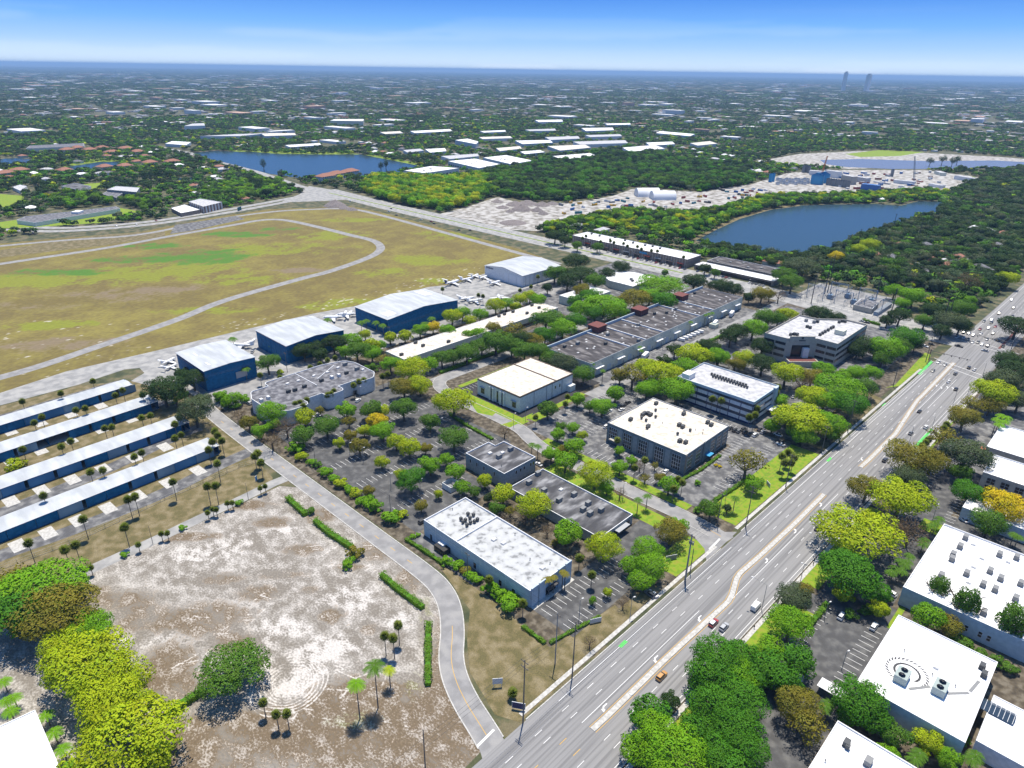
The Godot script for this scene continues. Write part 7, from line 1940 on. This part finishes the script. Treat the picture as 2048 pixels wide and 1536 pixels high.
# ---------- substation and works
func make_works() -> void:
	patch("substation_yard", rect(584, 650, -222, -146), 0.05, mats.asphalt_pale)
	for i in 5:
		var o := thing("steel_gantry", "blue-grey steel gantry in the electrical substation", "gantry", Vector3(597.0 + (i % 2) * 22.0, 0, -206.0 + i * 12.0), 0.0, "substation gantries")
		for z in [-7.0, 7.0]:
			for s in [-0.5, 0.5]: box(o, "leg", mats.steel_blue, Vector3(s, 6.0, z), Vector3(0.22, 12.0, 0.22))
			for k in 6: box(o, "brace", mats.steel_blue, Vector3(0, 1.0 + k * 2.0, z), Vector3(1.0, 0.12, 0.12))
		for y in [11.0, 12.0]: box(o, "beam", mats.steel_blue, Vector3(0, y, 0), Vector3(0.3, 0.25, 15.0))
		for k in 4: box(o, "insulator", mats.unit_grey, Vector3(0, 10.2, -5.0 + k * 3.3), Vector3(0.25, 1.5, 0.25))
	rng.seed = 500
	for i in 4:
		var o := thing("transformer", "grey finned transformer in the electrical substation", "transformer", Vector3(606.0 + (i % 2) * 14.0, 0, -196.0 + i * 10.0), 0.0, "substation transformers")
		box(o, "tank", mats.steel_blue, Vector3(0, 2.2, 0), Vector3(4, 4.0, 3))
		for s in [-1, 1]: box(o, "radiator", mats.steel, Vector3(0, 2.2, s * 2.1), Vector3(3.2, 3.2, 0.9))
		for k in 3: box(o, "bushing", mats.unit_grey, Vector3(-1.2 + k * 1.2, 5.0, 0), Vector3(0.3, 1.8, 0.3))
	for i in 46:
		var x := 592.0 + (i % 8) * 6.6
		var z := -212.0 + int(i / 8) * 11.0
		var o := thing("busbar_stand", "slim steel busbar stand in the electrical substation", "stand", Vector3(x, 0, z), 0.0, "substation busbar stands")
		for s in [-1.6, 1.6]: box(o, "leg", mats.steel, Vector3(s, 2.4, 0), Vector3(0.2, 4.8, 0.2))
		box(o, "beam", mats.steel_blue, Vector3(0, 4.8, 0), Vector3(4.4, 0.2, 0.25))
		for s in [-1.6, 0.0, 1.6]: box(o, "insulator", mats.unit_grey, Vector3(s, 5.5, 0), Vector3(0.22, 1.3, 0.22))
	for i in 10:
		var o := thing("switch_cabinet", "pale blue switch cabinet row unit in the substation", "cabinet", Vector3(588.0 + i * 3.6, 0, -152.0), 0.0, "substation switch cabinets")
		box(o, "case", mats.steel_blue, Vector3(0, 1.6, 0), Vector3(2.6, 3.2, 3.4))
		box(o, "lid", mats.steel, Vector3(0, 3.3, 0), Vector3(2.8, 0.2, 3.6))
	var ch := building("control_house", "tan brick control house inside the substation fence", "building", PackedVector2Array([g2(1707, 610, 4), g2(1722, 598, 4), g2(1758, 606, 4), g2(1744, 619, 4)]), 4.5, mats.wall_tan, mats.roof_dusk, 0.2)
	fence([1592, 600, 1632, 568, 1795, 598, 1770, 642, 1592, 600], 2.6, "pale chain link fence around the substation", mats.steel, 5.0)
	for q in [[1649, 588, 34.0], [1655, 585, 34.0], [1622, 607, 26.0], [1776, 650, 30.0], [1879, 668, 26.0], [1890, 660, 28.0], [1755, 585, 22.0], [1836, 480, 26.0], [1783, 470, 26.0], [1713, 505, 26.0]]:
		pole_at(g(q[0], q[1]), q[2], "dark steel transmission pole near the substation", mats.trim_dark, 1, 0.4, "transmission poles near the substation")
	patch("tennis_court", gl([1832, 646, 1848, 632, 1880, 638, 1868, 654]), 0.06, mats.court_green)
	# quarry yard
	patch("quarry_yard", gl([880, 428, 934, 414, 995, 394, 1010, 398, 1060, 412, 1118, 407, 1183, 400, 1225, 392, 1265, 378, 1300, 378, 1400, 384, 1504, 368, 1574, 346, 1660, 340, 1848, 340, 1957, 354, 1900, 382, 1850, 378, 1738, 388, 1629, 392, 1534, 394, 1446, 418, 1373, 430, 1260, 424, 1190, 440, 1156, 440, 1077, 462, 1005, 459, 957, 444]), 0.05, mats.quarry)
	for q in [[670, 412, 16, 9], [1043, 420, 15, 9], [1074, 422, 9, 6], [1084, 411, 12, 6], [1020, 424, 7, 4], [1026, 446, 18, 4], [1086, 428, 8, 5], [1055, 408, 16, 6], [705, 420, 8, 4], [690, 417, 9, 4], [995, 404, 10, 4], [1005, 416, 10, 4], [1030, 410, 14, 6], [1105, 408, 10, 4]]:
		var o := thing("spoil_heap", "conical heap of grey-brown spoil in the yard", "heap", g(q[0], q[1]), rng.randf() * TAU, "spoil heaps")
		var st := begin()
		var fn := FastNoiseLite.new()
		fn.seed = int(q[0])
		fn.frequency = 0.25
		var at := func(i: int, k: int) -> Vector3:
			var t := TAU * i / 24.0
			var r: float = q[2] * k / 8.0
			var p := Vector3(cos(t) * r, 0, sin(t) * r)
			p.y = maxf(-0.1, q[3] * pow(1.0 - k / 8.0, 0.85) + fn.get_noise_2d(p.x, p.z) * q[3] * 0.25 * (1.0 if k < 8 else 0.0)) if k < 8 else -0.1
			return p
		st.set_smooth_group(0)
		for i in 24:
			for k in 8:
				for v in [at.call(i, k), at.call(i, k + 1), at.call(i + 1, k + 1), at.call(i, k), at.call(i + 1, k + 1), at.call(i + 1, k)]: st.add_vertex(v)
		st.generate_normals()
		part(o, "heap", done(st), mats.foil)
	for q in [[1294, 392], [1325, 398]]:
		var o := thing("arched_shelter", "white arched fabric shelter in the quarry yard", "shelter", g(q[0], q[1]), 0.9, "white arched shelters")
		var st := begin()
		for i in 14:
			var t0 := PI * i / 14.0; var t1 := PI * (i + 1) / 14.0
			var n0 := Vector3(cos(t0), sin(t0), 0); var n1 := Vector3(cos(t1), sin(t1), 0)
			for v in [[n0, -18.0], [n1, -18.0], [n1, 18.0], [n0, -18.0], [n1, 18.0], [n0, 18.0]]:
				st.set_normal(v[0]); st.add_vertex(Vector3(v[0].x * 12.0, v[0].y * 12.5, v[1]))
		part(o, "shell", done(st), mats.trim_white)
		var en := begin()
		for s in [-18.0, 18.0]:
			en.set_normal(Vector3(0, 0, signf(s)))
			for i in 12:
				var t0 := PI * i / 12.0; var t1 := PI * (i + 1) / 12.0
				for v in [Vector3(0, 0, s), Vector3(cos(t0) * 12.0, sin(t0) * 12.5, s), Vector3(cos(t1) * 12.0, sin(t1) * 12.5, s)]: en.add_vertex(v)
		part(o, "end_wall", done(en), mats.trim_white)
	rng.seed = 520
	var cmats := [mats.teal_machine, mats.yellow_machine, mats.unit_grey, mats.container_blue, mats.red_machine, mats.unit_white, mats.trim_dark]
	for i in 70:
		var q := Vector2(rng.randf_range(1120, 1420), 0)
		q.y = lerpf(418, 398, (q.x - 1120) / 300.0) + rng.randf_range(-12, 12)
		if i > 40: q = Vector2(rng.randf_range(1440, 1540), rng.randf_range(378, 400))
		var o := thing("yard_container", "stored container or machine in the quarry yard", "container", g(q.x, q.y), rng.randf() * TAU, "stored gear in the quarry yard")
		var s := Vector3(rng.randf_range(4, 11), rng.randf_range(2.0, 3.2), 2.6)
		box(o, "case", cmats[rng.randi() % 7], Vector3(0, s.y / 2, 0), s)
		box(o, "cover", mats.trim_grey, Vector3(s.x * 0.2, s.y + 0.3, 0), Vector3(s.x * 0.4, 0.6, 2.2))
	# works with tanks, silos and a crane
	var cyl := func(px: float, py: float, r: float, h: float, m: Material, called: String, label: String, group: String) -> void:
		var o := thing(called, label, "tank", g(px, py), 0.0, group)
		var st := begin()
		tube(st, Vector3.ZERO, Vector3(0, h, 0), r, r, 14)
		part(o, "shell", done(st), m)
		st = begin()
		tube(st, Vector3(0, h, 0), Vector3(0, h + r * 0.4, 0), r, r * 0.2, 14)
		part(o, "roof", done(st), m)
	for q in [[1633, 368, 11.0, 15.0], [1646, 365, 10.0, 15.0]]: cyl.call(q[0], q[1], q[2], q[3], mats.plant_blue, "blue_tank", "tall blue tank at the cement works", "blue tanks at the works")
	for q in [[1540, 364], [1545, 363]]: cyl.call(q[0], q[1], 3.2, 14.0, mats.plant_blue, "blue_tank", "slim blue tank at the edge of the works", "slim blue tanks")
	for i in 9: cyl.call(1655 + i * 5, 370 + i * 0.7, 3.4, 11.0, mats.unit_grey, "silo", "grey silo in the row at the works", "row of grey silos")
	for i in 22: cyl.call(1555 + (i % 11) * 6.0, 361 + int(i / 11) * 6.0 + (i % 3), 3.6, 4.0, mats.unit_white, "white_tank", "small white tank in the block at the works", "white tanks at the works")
	for q in [[1606, 345], [1612, 345], [1617, 346], [1783, 353]]: cyl.call(q[0], q[1], 3.0, 13.0, mats.unit_grey, "silo", "grey silo behind the works", "silos behind the works")
	for q in [[1620, 348, 1680, 353, 8, "wall_white"], [1655, 352, 1682, 356, 12, "wall_white"], [1690, 365, 1712, 369, 14, "wall_tan"], [1715, 362, 1740, 366, 9, "roof_pale"], [1725, 378, 1760, 382, 10, "container_blue"], [1916, 358, 1955, 364, 7, "wall_white"], [1880, 348, 1892, 352, 6, "wall_cream"], [1790, 365, 1830, 369, 6, "wall_white"], [1865, 372, 1890, 376, 5, "wall_white"]]:
		var p0 := g2(q[0], q[1]); var p1 := g2(q[2], q[3])
		var dd := (p1 - p0)
		var nn := dd.normalized().orthogonal() * 12.0
		building("works_building", "pale industrial shed at the cement works" if q[5] != "container_blue" else "bright blue container block at the cement works", "building", PackedVector2Array([p0, p1, p1 - nn, p0 - nn]), q[4], mats[q[5]], mats.roof_pale if q[5] != "container_blue" else mats.container_blue, 0.2, "sheds of the works")
	rng.seed = 530
	for i in 60:
		var q := Vector2(rng.randf_range(1680, 1880), rng.randf_range(345, 380))
		var o := thing("yard_crate", "small stack of materials in the works yard", "stack", g(q.x, q.y), rng.randf() * TAU, "stacks in the works yard")
		var s := Vector3(rng.randf_range(4, 12), rng.randf_range(1.5, 4.0), rng.randf_range(2.5, 6))
		box(o, "stack", [mats.unit_white, mats.trim_grey, mats.container_blue, mats.red_machine, mats.roof_tile][rng.randi() % 5], Vector3(0, s.y / 2, 0), s)
		box(o, "cap", mats.unit_white, Vector3(0, s.y + 0.2, 0), Vector3(s.x * 0.7, 0.4, s.z * 0.8))
	for q in [[1640, 360, 1655, 312, "orange lattice crane at the works with its boom raised", "crane_orange"], [1828, 362, 1830, 312, "tall grey lattice tower at the works", "steel"]]:
		var b := g(q[0], q[1])
		var d := ray(q[2], q[3])
		var t := (b.x * d.x + b.z * d.z) / (d.x * d.x + d.z * d.z)
		var top := d * t + Vector3(0, EYE, 0)
		var o := thing("lattice_crane" if q[5] != "steel" else "lattice_tower", q[4], "crane", b)
		var v := top - b
		var n := int(v.length() / 4.0)
		for s in [Vector3(1.2, 0, 1.2), Vector3(-1.2, 0, 1.2), Vector3(1.2, 0, -1.2), Vector3(-1.2, 0, -1.2)]:
			var st := begin()
			tube(st, s, v + s * 0.5, 0.35, 0.3, 4)
			part(o, "chord", done(st), mats[q[5]])
		for k in n:
			var st := begin()
			var w := 1.2 - 0.6 * k / n
			tube(st, v * k / n + Vector3(w, 0, w), v * (k + 1) / n + Vector3(-w, 0, w), 0.2, 0.2, 4)
			tube(st, v * k / n + Vector3(-w, 0, -w), v * (k + 1) / n + Vector3(w, 0, -w), 0.2, 0.2, 4)
			part(o, "brace", done(st), mats[q[5]])

# ---------- water, woods and the far plain
var banned := []

func free_of(p: Vector2) -> bool:
	for b in banned:
		if b[0].has_point(p) and Geometry2D.is_point_in_polygon(p, b[1]): return false
	return true

func clear_of(p: Vector2, r: float) -> bool:
	return free_of(p) and free_of(p + Vector2(r, 0)) and free_of(p - Vector2(r, 0)) and free_of(p + Vector2(0, r)) and free_of(p - Vector2(0, r))

var roofs := {}
func near_roof(p: Vector2) -> bool:
	return roofs.has(Vector2i((p / 22.0).floor())) and rng.randf() < 0.92

func ban(poly: PackedVector2Array) -> void:
	var r := Rect2(poly[0], Vector2.ZERO)
	for p in poly: r = r.expand(p)
	banned.append([r, poly])

func make_water() -> void:
	var lakes := {
		"lake": [1388, 480, 1430, 458, 1480, 436, 1540, 419, 1600, 411, 1680, 409, 1750, 408, 1800, 412, 1840, 402, 1887, 404, 1870, 425, 1790, 452, 1700, 483, 1620, 510, 1560, 513, 1480, 499, 1420, 489],
		"far_lake": [385, 306, 430, 302, 500, 304, 560, 308, 640, 309, 720, 309, 770, 318, 835, 331, 810, 344, 740, 352, 660, 358, 600, 356, 540, 348, 470, 330, 420, 318],
		"pond": [136, 333, 200, 324, 243, 323, 238, 334, 190, 341, 140, 343],
		"small_pond": [0, 318, 40, 316, 70, 320, 60, 330, 0, 332],
		"quarry_lake": [1640, 320, 1720, 318, 1850, 322, 1990, 321, 2048, 324, 2150, 330, 2060, 333, 1930, 338, 1780, 338, 1690, 334, 1650, 328],
		"garden_pool": [357, 356, 390, 355, 388, 362, 360, 363],
		"far_pond": [520, 243, 580, 240, 600, 244, 540, 247],
	}
	for k in lakes:
		var p := gl(lakes[k])
		patch(k, p, 0.12, mats.water if k != "quarry_lake" else mats.water_shallow)
		ban(p)
	patch("sand_bar", gl([1530, 320, 1600, 308, 1720, 302, 1850, 306, 2000, 314, 2150, 326, 2048, 332, 1900, 330, 1700, 338, 1640, 334, 1560, 330]), 0.08, mats.quarry)
	ban(gl([1530, 320, 1600, 306, 1720, 300, 1850, 304, 2000, 312, 2150, 322, 2150, 336, 1900, 340, 1700, 340, 1560, 330]))
	patch("marsh_grass", gl([1690, 308, 1760, 300, 1850, 304, 1800, 312, 1720, 314]), 0.1, mats.lawn)
	patch("shore_grass", gl([1376, 482, 1420, 458, 1470, 434, 1540, 416, 1600, 408, 1600, 412, 1540, 420, 1480, 438, 1430, 461, 1390, 482]), 0.14, mats.dry_grass)
	patch("shore_grass", gl([450, 300, 560, 303, 660, 303, 760, 312, 835, 326, 838, 333, 770, 321, 720, 312, 640, 311, 480, 305]), 0.1, mats.lawn)
	patch("shore_grass", gl([110, 327, 180, 318, 250, 316, 250, 324, 200, 325, 130, 334]), 0.1, mats.lawn)
	patch("far_lawn", gl([-200, 400, 0, 388, 50, 392, 40, 410, 0, 416, -200, 430]), 0.1, mats.lawn)
	patch("far_lawn", gl([60, 436, 240, 416, 290, 425, 200, 446, 60, 455, -40, 458, -40, 450]), 0.09, mats.lawn)
	patch("far_lawn", gl([165, 368, 210, 365, 210, 376, 180, 380]), 0.09, mats.lawn)
	for b in [[-200, 400, 0, 386, 52, 390, 42, 412, 0, 418, -200, 432], [60, 430, 240, 408, 292, 424, 200, 446, 60, 456, -40, 460, -40, 446], [165, 368, 210, 365, 210, 376, 180, 380]]: ban(gl(b))
	# a distant highway
	patch("highway", gl([1440, 214, 1560, 224, 1700, 234, 1830, 248, 1830, 250, 1700, 237, 1560, 227, 1440, 216]), 0.1, mats.apron)
	patch("highway", gl([1700, 233, 1900, 240, 2100, 250, 2100, 252, 1900, 243, 1700, 236]), 0.1, mats.apron)

func scatter(called: String, label: String, spots: Array, mesh_list: Array, m: Material) -> void:
	# spots: [Transform3D, Color]; nobody could count these
	var o := Node3D.new()
	o.name = numbered(called)
	add_child(o)
	o.set_meta("kind", "stuff")
	o.set_meta("label", label)
	o.set_meta("category", "woodland" if m != mats.far_wall else "houses")
	var n := mesh_list.size()
	for k in n:
		var mm := MultiMesh.new()
		mm.transform_format = MultiMesh.TRANSFORM_3D
		mm.use_colors = true
		mm.mesh = mesh_list[k]
		var mine := []
		for i in range(k, spots.size(), n): mine.append(spots[i])
		mm.instance_count = mine.size()
		for i in mine.size():
			mm.set_instance_transform(i, mine[i][0])
			mm.set_instance_color(i, mine[i][1])
		var mi := MultiMeshInstance3D.new()
		mi.name = "canopy" if m != mats.far_wall else "houses"
		mi.multimesh = mm
		mi.material_override = m
		o.add_child(mi, true)

func spot(p: Vector2, d: float, h: float, c: Color) -> Array:
	var b := Basis(Vector3.UP, rng.randf() * TAU) * Basis.from_scale(Vector3(d * 0.55, h * 0.55, d * 0.55))
	return [Transform3D(b, Vector3(p.x, h * 0.42, p.y)), c]

func green(kind: String, vary := 0.25) -> Color:
	var m: StandardMaterial3D = mats["leaf_" + kind]
	var c := m.albedo_color.srgb_to_linear()
	var k := 1.0 + rng.randf_range(-vary, vary)
	k *= 0.95
	return Color(c.r * k * rng.randf_range(0.85, 1.2), c.g * k, c.b * k)

func pick(mix: Array) -> String:
	return mix[rng.randi() % mix.size()]

func wood(poly: PackedVector2Array, gap: float, dmin: float, dmax: float, mix: Array, spots: Array) -> void:
	var r := Rect2(poly[0], Vector2.ZERO)
	for p in poly: r = r.expand(p)
	for i in int(r.size.x / gap):
		for j in int(r.size.y / gap):
			var p := r.position + Vector2(i + rng.randf(), j + rng.randf()) * gap
			if Geometry2D.is_point_in_polygon(p, poly) and free_of(p):
				var d := rng.randf_range(dmin, dmax)
				spots.append(spot(p, d, d * rng.randf_range(0.8, 1.15), green(pick(mix))))

func make_far() -> void:
	var far_leaf := mat("leaf_far", Color.WHITE, 0.75)
	far_leaf.vertex_color_use_as_albedo = true
	far_leaf.metallic_specular = 0.25
	var fw := mat("far_wall", Color.WHITE, 0.8)
	fw.vertex_color_use_as_albedo = true
	var quarry_poly := gl([880, 428, 934, 414, 995, 394, 1118, 407, 1183, 400, 1265, 378, 1400, 384, 1504, 368, 1574, 346, 1660, 340, 1848, 340, 1957, 354, 1900, 382, 1738, 388, 1534, 394, 1446, 418, 1373, 430, 1260, 424, 1156, 440, 1077, 462, 1005, 459, 957, 444])
	ban(quarry_poly)
	ban(PackedVector2Array([Vector2(-900, 300), Vector2(-900, -900), Vector2(300, -930), Vector2(450, -900), Vector2(540, -990), Vector2(625, -990), Vector2(608, -850), Vector2(606, -400), Vector2(606, -60), Vector2(606, 300)]))
	ban(rect(596, 634, -490, -330))
	ban(rect(590, 656, -335, -140))
	ban(rect(580, 1300, -97, -58))
	ban(band(smooth_line(gl([-300, 468, 0, 457, 130, 459, 290, 447, 420, 428, 540, 407, 650, 386]), 15.0), -19.0, 19.0))
	ban(band(smooth_line(gl([650, 388, 600, 374, 540, 354, 480, 334, 390, 309, 300, 291]), 15.0), -15.0, 15.0))
	ban(gl([560, 405, 600, 388, 618, 370, 690, 382, 712, 398, 650, 402]))
	for o in get_children():
		if o is Node3D and o.has_meta("category") and String(o.get_meta("category")) in ["building", "house", "shelter", "heap"] and o.position.length() > 560.0:
			var m: MeshInstance3D = o.get_child(0)
			var bb := m.transform * m.get_aabb()
			var q := Rect2(o.position.x + bb.position.x - 5, o.position.z + bb.position.z - 5, bb.size.x + 10, bb.size.z + 10)
			ban(rect(q.position.x, q.end.x, q.position.y, q.end.y))
	# near woods, in finer trees
	rng.seed = 600
	var near := []
	wood(gl([718, 378, 750, 356, 830, 356, 900, 362, 960, 350, 985, 372, 990, 388, 960, 402, 900, 420, 800, 414, 740, 394]), 9.0, 10, 17, ["bright", "bright", "lime", "lime", "deep"], near)
	wood(gl([960, 352, 1000, 338, 1090, 326, 1180, 312, 1260, 298, 1300, 302, 1350, 320, 1420, 330, 1500, 340, 1510, 362, 1440, 385, 1350, 378, 1260, 372, 1225, 390, 1120, 402, 1060, 410, 1000, 398, 985, 380]), 10.0, 11, 18, ["dark", "dark", "mid", "deep"], near)
	wood(gl([1065, 458, 1110, 442, 1160, 443, 1240, 420, 1380, 430, 1450, 418, 1530, 396, 1640, 394, 1760, 390, 1850, 382, 1890, 392, 1885, 401, 1830, 400, 1700, 406, 1560, 411, 1480, 432, 1400, 462, 1385, 482, 1300, 466, 1180, 456, 1100, 468]), 7.5, 8, 14, ["dark", "mid", "bright", "bright", "deep", "lime"], near)
	wood(gl([1890, 400, 1960, 360, 2048, 335, 2150, 330, 2150, 500, 2048, 580, 2010, 592, 1900, 590, 1790, 572, 1690, 552, 1600, 535, 1540, 520, 1480, 500, 1560, 516, 1625, 513, 1705, 486, 1800, 455, 1875, 430]), 9.5, 8, 15, ["dark", "sage", "dark", "dark", "sage", "dark", "mid"], near)
	wood(gl([1400, 492, 1480, 502, 1560, 516, 1600, 520, 1600, 545, 1520, 530, 1420, 512]), 7.0, 8, 12, ["dark", "mid", "dark"], near)
	wood(gl([430, 372, 520, 362, 600, 372, 560, 392, 470, 405, 400, 398]), 9.0, 9, 15, ["dark", "mid", "bright"], near)
	wood(gl([110, 395, 250, 385, 340, 400, 300, 425, 200, 415, 110, 420]), 12.0, 9, 15, ["dark", "mid", "bright"], near)
	wood(gl([70, 438, 280, 425, 290, 430, 90, 452]), 13.0, 9, 13, ["sage", "mid"], near)
	wood(gl([1910, 620, 1960, 640, 2048, 575, 2090, 560, 2090, 590, 2040, 570]), 8.0, 7, 12, ["dark", "sage", "mid"], near)
	scatter("woodland", "dense woods of mixed green crowns around the lake and the quarry yard", near, [crowns[0], crowns[2], crowns[3], sparse_crowns[1]], far_leaf)
	# tall dark pines
	for q in [[1215, 318, 30], [1232, 312, 34], [1250, 315, 32], [1268, 320, 28], [1200, 325, 26], [1285, 322, 26], [1340, 300, 22], [1390, 330, 26], [1860, 325, 22], [1885, 322, 24], [1905, 325, 22], [1915, 322, 22], [76, 370, 34], [300, 352, 40], [320, 345, 36], [340, 352, 40], [515, 372, 34], [527, 332, 22], [505, 365, 30], [762, 335, 18], [772, 332, 18], [402, 320, 16], [1490, 325, 26], [1470, 330, 24], [1320, 318, 22], [1210, 305, 24]]:
		var p := g(q[0], q[1], 9.0)
		var d: float = q[2] * (p - Vector3(0, EYE, 0)).length() / FOCAL * 0.6
		p.y = 0
		var o := thing("pine_tree", "tall dark feathery pine above the far woods", "tree", p, rng.randf() * TAU, "tall dark pines in the far woods")
		part(o, "trunk", trunks[0], mats.bark, Vector3.ZERO, Vector3(16, 20, 16))
		part(o, "crown", sparse_crowns[int(q[0]) % 3], mats.leaf_dark, Vector3(0, 12.5, 0), Vector3(d * 0.5, 12.0, d * 0.5))
	# the suburbs: canopy out to the horizon, houses between
	rng.seed = 610
	var fwd := Vector2(-eye_basis.z.x, -eye_basis.z.z).angle()
	var mid := []
	var homes := []
	var patches := FastNoiseLite.new()
	patches.seed = 8
	patches.frequency = 0.0035
	# houses: the nearest ones are things, the rest a scatter
	var hm := begin()
	add_box(hm, Vector3(0, 0.3, 0), Vector3(1, 0.6, 1))
	hm.append_from(house_mesh(), 0, Transform3D(Basis.from_scale(Vector3(1, 0.4, 1)), Vector3(0, 0.6, 0)))
	var house := done(hm)
	var made := 0
	var tiles := [Color(0.34, 0.17, 0.12), Color(0.5, 0.5, 0.5), Color(0.62, 0.61, 0.6), Color(0.26, 0.24, 0.22), Color(0.72, 0.72, 0.72), Color(0.3, 0.28, 0.3)]
	var hmm := house_mesh()
	var rm := [mats.roof_tile, mats.roof_pale, mats.trim_white, mats.roof_dusk, mats.roof_white, mats.unit_grey]
	var rword := ["terracotta", "pale grey", "white", "dark grey", "bright white", "grey"]
	for i in 9000:
		var near_one := made < 170
		var r := sqrt(rng.randf_range(700.0 * 700.0, 1900.0 * 1900.0)) if near_one else sqrt(rng.randf_range(1500.0 * 1500.0, 9000.0 * 9000.0))
		var p := Vector2.from_angle(fwd + rng.randf_range(-0.72, 0.72)) * r
		if not clear_of(p, 22.0): continue
		var nz := patches.get_noise_2d(p.x, p.y)
		if nz < -0.06: continue
		roofs[Vector2i((p / 22.0).floor())] = true
		if r > 2500.0:
			for q in [Vector2i(1, 0), Vector2i(-1, 0), Vector2i(0, 1), Vector2i(0, -1), Vector2i(-1, -1), Vector2i(1, 1)]: roofs[Vector2i((p / 22.0).floor()) + q] = true
		var k := rng.randi() % 6
		var sx := rng.randf_range(11, 20) * (1.0 if r < 2500.0 else 1.7)
		var sz := rng.randf_range(9, 14) * (1.0 if r < 2500.0 else 1.5)
		var turn := (rng.randi() % 2) * PI / 2 + rng.randf_range(-0.2, 0.2)
		if near_one:
			var o := thing("suburban_house", "small %s-roofed suburban house among far trees" % rword[k], "house", Vector3(p.x, 0, p.y), turn, "%s-roofed houses of the suburbs" % rword[k])
			box(o, "wall", mats.wall_white if k % 2 else mats.wall_cream, Vector3(0, 2.0, 0), Vector3(sx, 4.0, sz))
			part(o, "roof", hmm, rm[k], Vector3(0, 4.0, 0), Vector3(sx * 1.02, 2.6, sz * 1.05))
			made += 1
		else:
			homes.append([Transform3D(Basis(Vector3.UP, turn) * Basis.from_scale(Vector3(sx, rng.randf_range(6, 8), sz)), Vector3(p.x, 0, p.y)), tiles[k]])
	# larger flat roofs farther out
	var flat_st := begin()
	add_box(flat_st, Vector3(0, 0.5, 0), Vector3.ONE)
	for i in 850:
		var r := sqrt(rng.randf_range(1800.0 * 1800.0, 16000.0 * 16000.0))
		var p := Vector2.from_angle(fwd + rng.randf_range(-0.72, 0.72)) * r
		if not clear_of(p, 60.0): continue
		var s := rng.randf_range(30, 90) * (1.0 + r / 9000.0)
		for qx in range(-3, 4):
			for qz in range(-3, 4): roofs[Vector2i((p / 22.0).floor()) + Vector2i(qx, qz)] = true
		homes.append([Transform3D(Basis(Vector3.UP, (rng.randi() % 2) * PI / 2 + 0.1) * Basis.from_scale(Vector3(s, rng.randf_range(9, 15) * (1.0 if rng.randf() < 0.9 else 2.0), s * rng.randf_range(0.3, 0.7))), Vector3(p.x, 0, p.y)), Color(0.62, 0.62, 0.62) if rng.randf() < 0.75 else Color(0.42, 0.27, 0.2)])
	scatter("far_houses", "roofs of the far suburbs between the trees", homes, [house], mats.far_wall)
	for i in 60000:
		var r := sqrt(rng.randf_range(540.0 * 540.0, 3000.0 * 3000.0))
		var a := fwd + rng.randf_range(-0.74, 0.74)
		var p := Vector2.from_angle(a) * r
		var nz := patches.get_noise_2d(p.x, p.y)
		if not free_of(p) or near_roof(p): continue
		if nz > 0.2 and rng.randf() < 0.4: continue
		var d := rng.randf_range(7, 14)
		var kind := pick(["dark", "dark", "mid", "sage", "mid", "deep"]) if nz > -0.25 else "dark"
		if rng.randf() < 0.08: kind = pick(["bright", "lime"])
		mid.append(spot(p, d, d * rng.randf_range(0.7, 1.0), green(kind, 0.3)))
	for i in 42000:
		var r := sqrt(rng.randf_range(3000.0 * 3000.0, 8500.0 * 8500.0))
		var p := Vector2.from_angle(fwd + rng.randf_range(-0.74, 0.74)) * r
		var nz := patches.get_noise_2d(p.x * 0.5, p.y * 0.5)
		if (nz > 0.2 and rng.randf() < 0.5) or near_roof(p): continue
		var d := rng.randf_range(20, 38)
		mid.append(spot(p, d, rng.randf_range(8, 13), green("dark" if nz < 0.0 else pick(["dark", "mid", "sage"]), 0.3)))
	for i in 30000:
		var r := sqrt(rng.randf_range(8500.0 * 8500.0, 40000.0 * 40000.0))
		var p := Vector2.from_angle(fwd + rng.randf_range(-0.74, 0.74)) * r
		var d := rng.randf_range(90, 220)
		mid.append(spot(p, d, rng.randf_range(10, 16), green(pick(["dark", "dark", "sage"]), 0.35)))
	scatter("suburban_canopy", "tree canopy of the suburbs stretching to the horizon", mid, far_crowns, far_leaf)
	# houses hidden in the wood on the right
	for q in [[1880, 518, 0], [1920, 525, 0], [1860, 530, 0], [1930, 535, 3], [1800, 500, 0], [1945, 465, 2], [1975, 470, 2], [1820, 545, 0], [1890, 540, 0], [1960, 545, 3], [1780, 525, 3], [1850, 500, 3], [1750, 520, 0], [1990, 500, 3]]:
		var o := thing("wood_house", "%s-roofed house half hidden in the dark wood" % rword[q[2]], "house", g(q[0], q[1]), rng.randf(), "houses in the dark wood")
		box(o, "wall", mats.wall_cream, Vector3(0, 2.6, 0), Vector3(17, 5.2, 12))
		part(o, "roof", hmm, rm[q[2]], Vector3(0, 5.2, 0), Vector3(18, 3.6, 13))
	# towers on the horizon
	for q in [[1688, 152, 48.0], [1735, 155, 80.0]]:
		var d := Vector2(ray(q[0], 170).x, ray(q[0], 170).z).normalized() * 10000.0
		var o := thing("far_tower", "pale tower block on the horizon" if q[2] < 50 else "broad pale tower block on the horizon", "building", Vector3(d.x, 0, d.y), 0.8)
		var h := EYE + (30.0 if q[2] < 50 else 8.0)
		box(o, "wall", mats.wall_white, Vector3(0, h / 2, 0), Vector3(q[2], h, 30))
		box(o, "roof_room", mats.wall_grey, Vector3(0, h + 6, 0), Vector3(q[2] * 0.5, 12, 18))

func _ready() -> void:
	make_materials()
	make_light()
	make_ground()
	make_south()
	make_buildings()
	make_water()
	make_planting()
	make_vehicles()
	make_street_things()
	make_works()
	make_far()
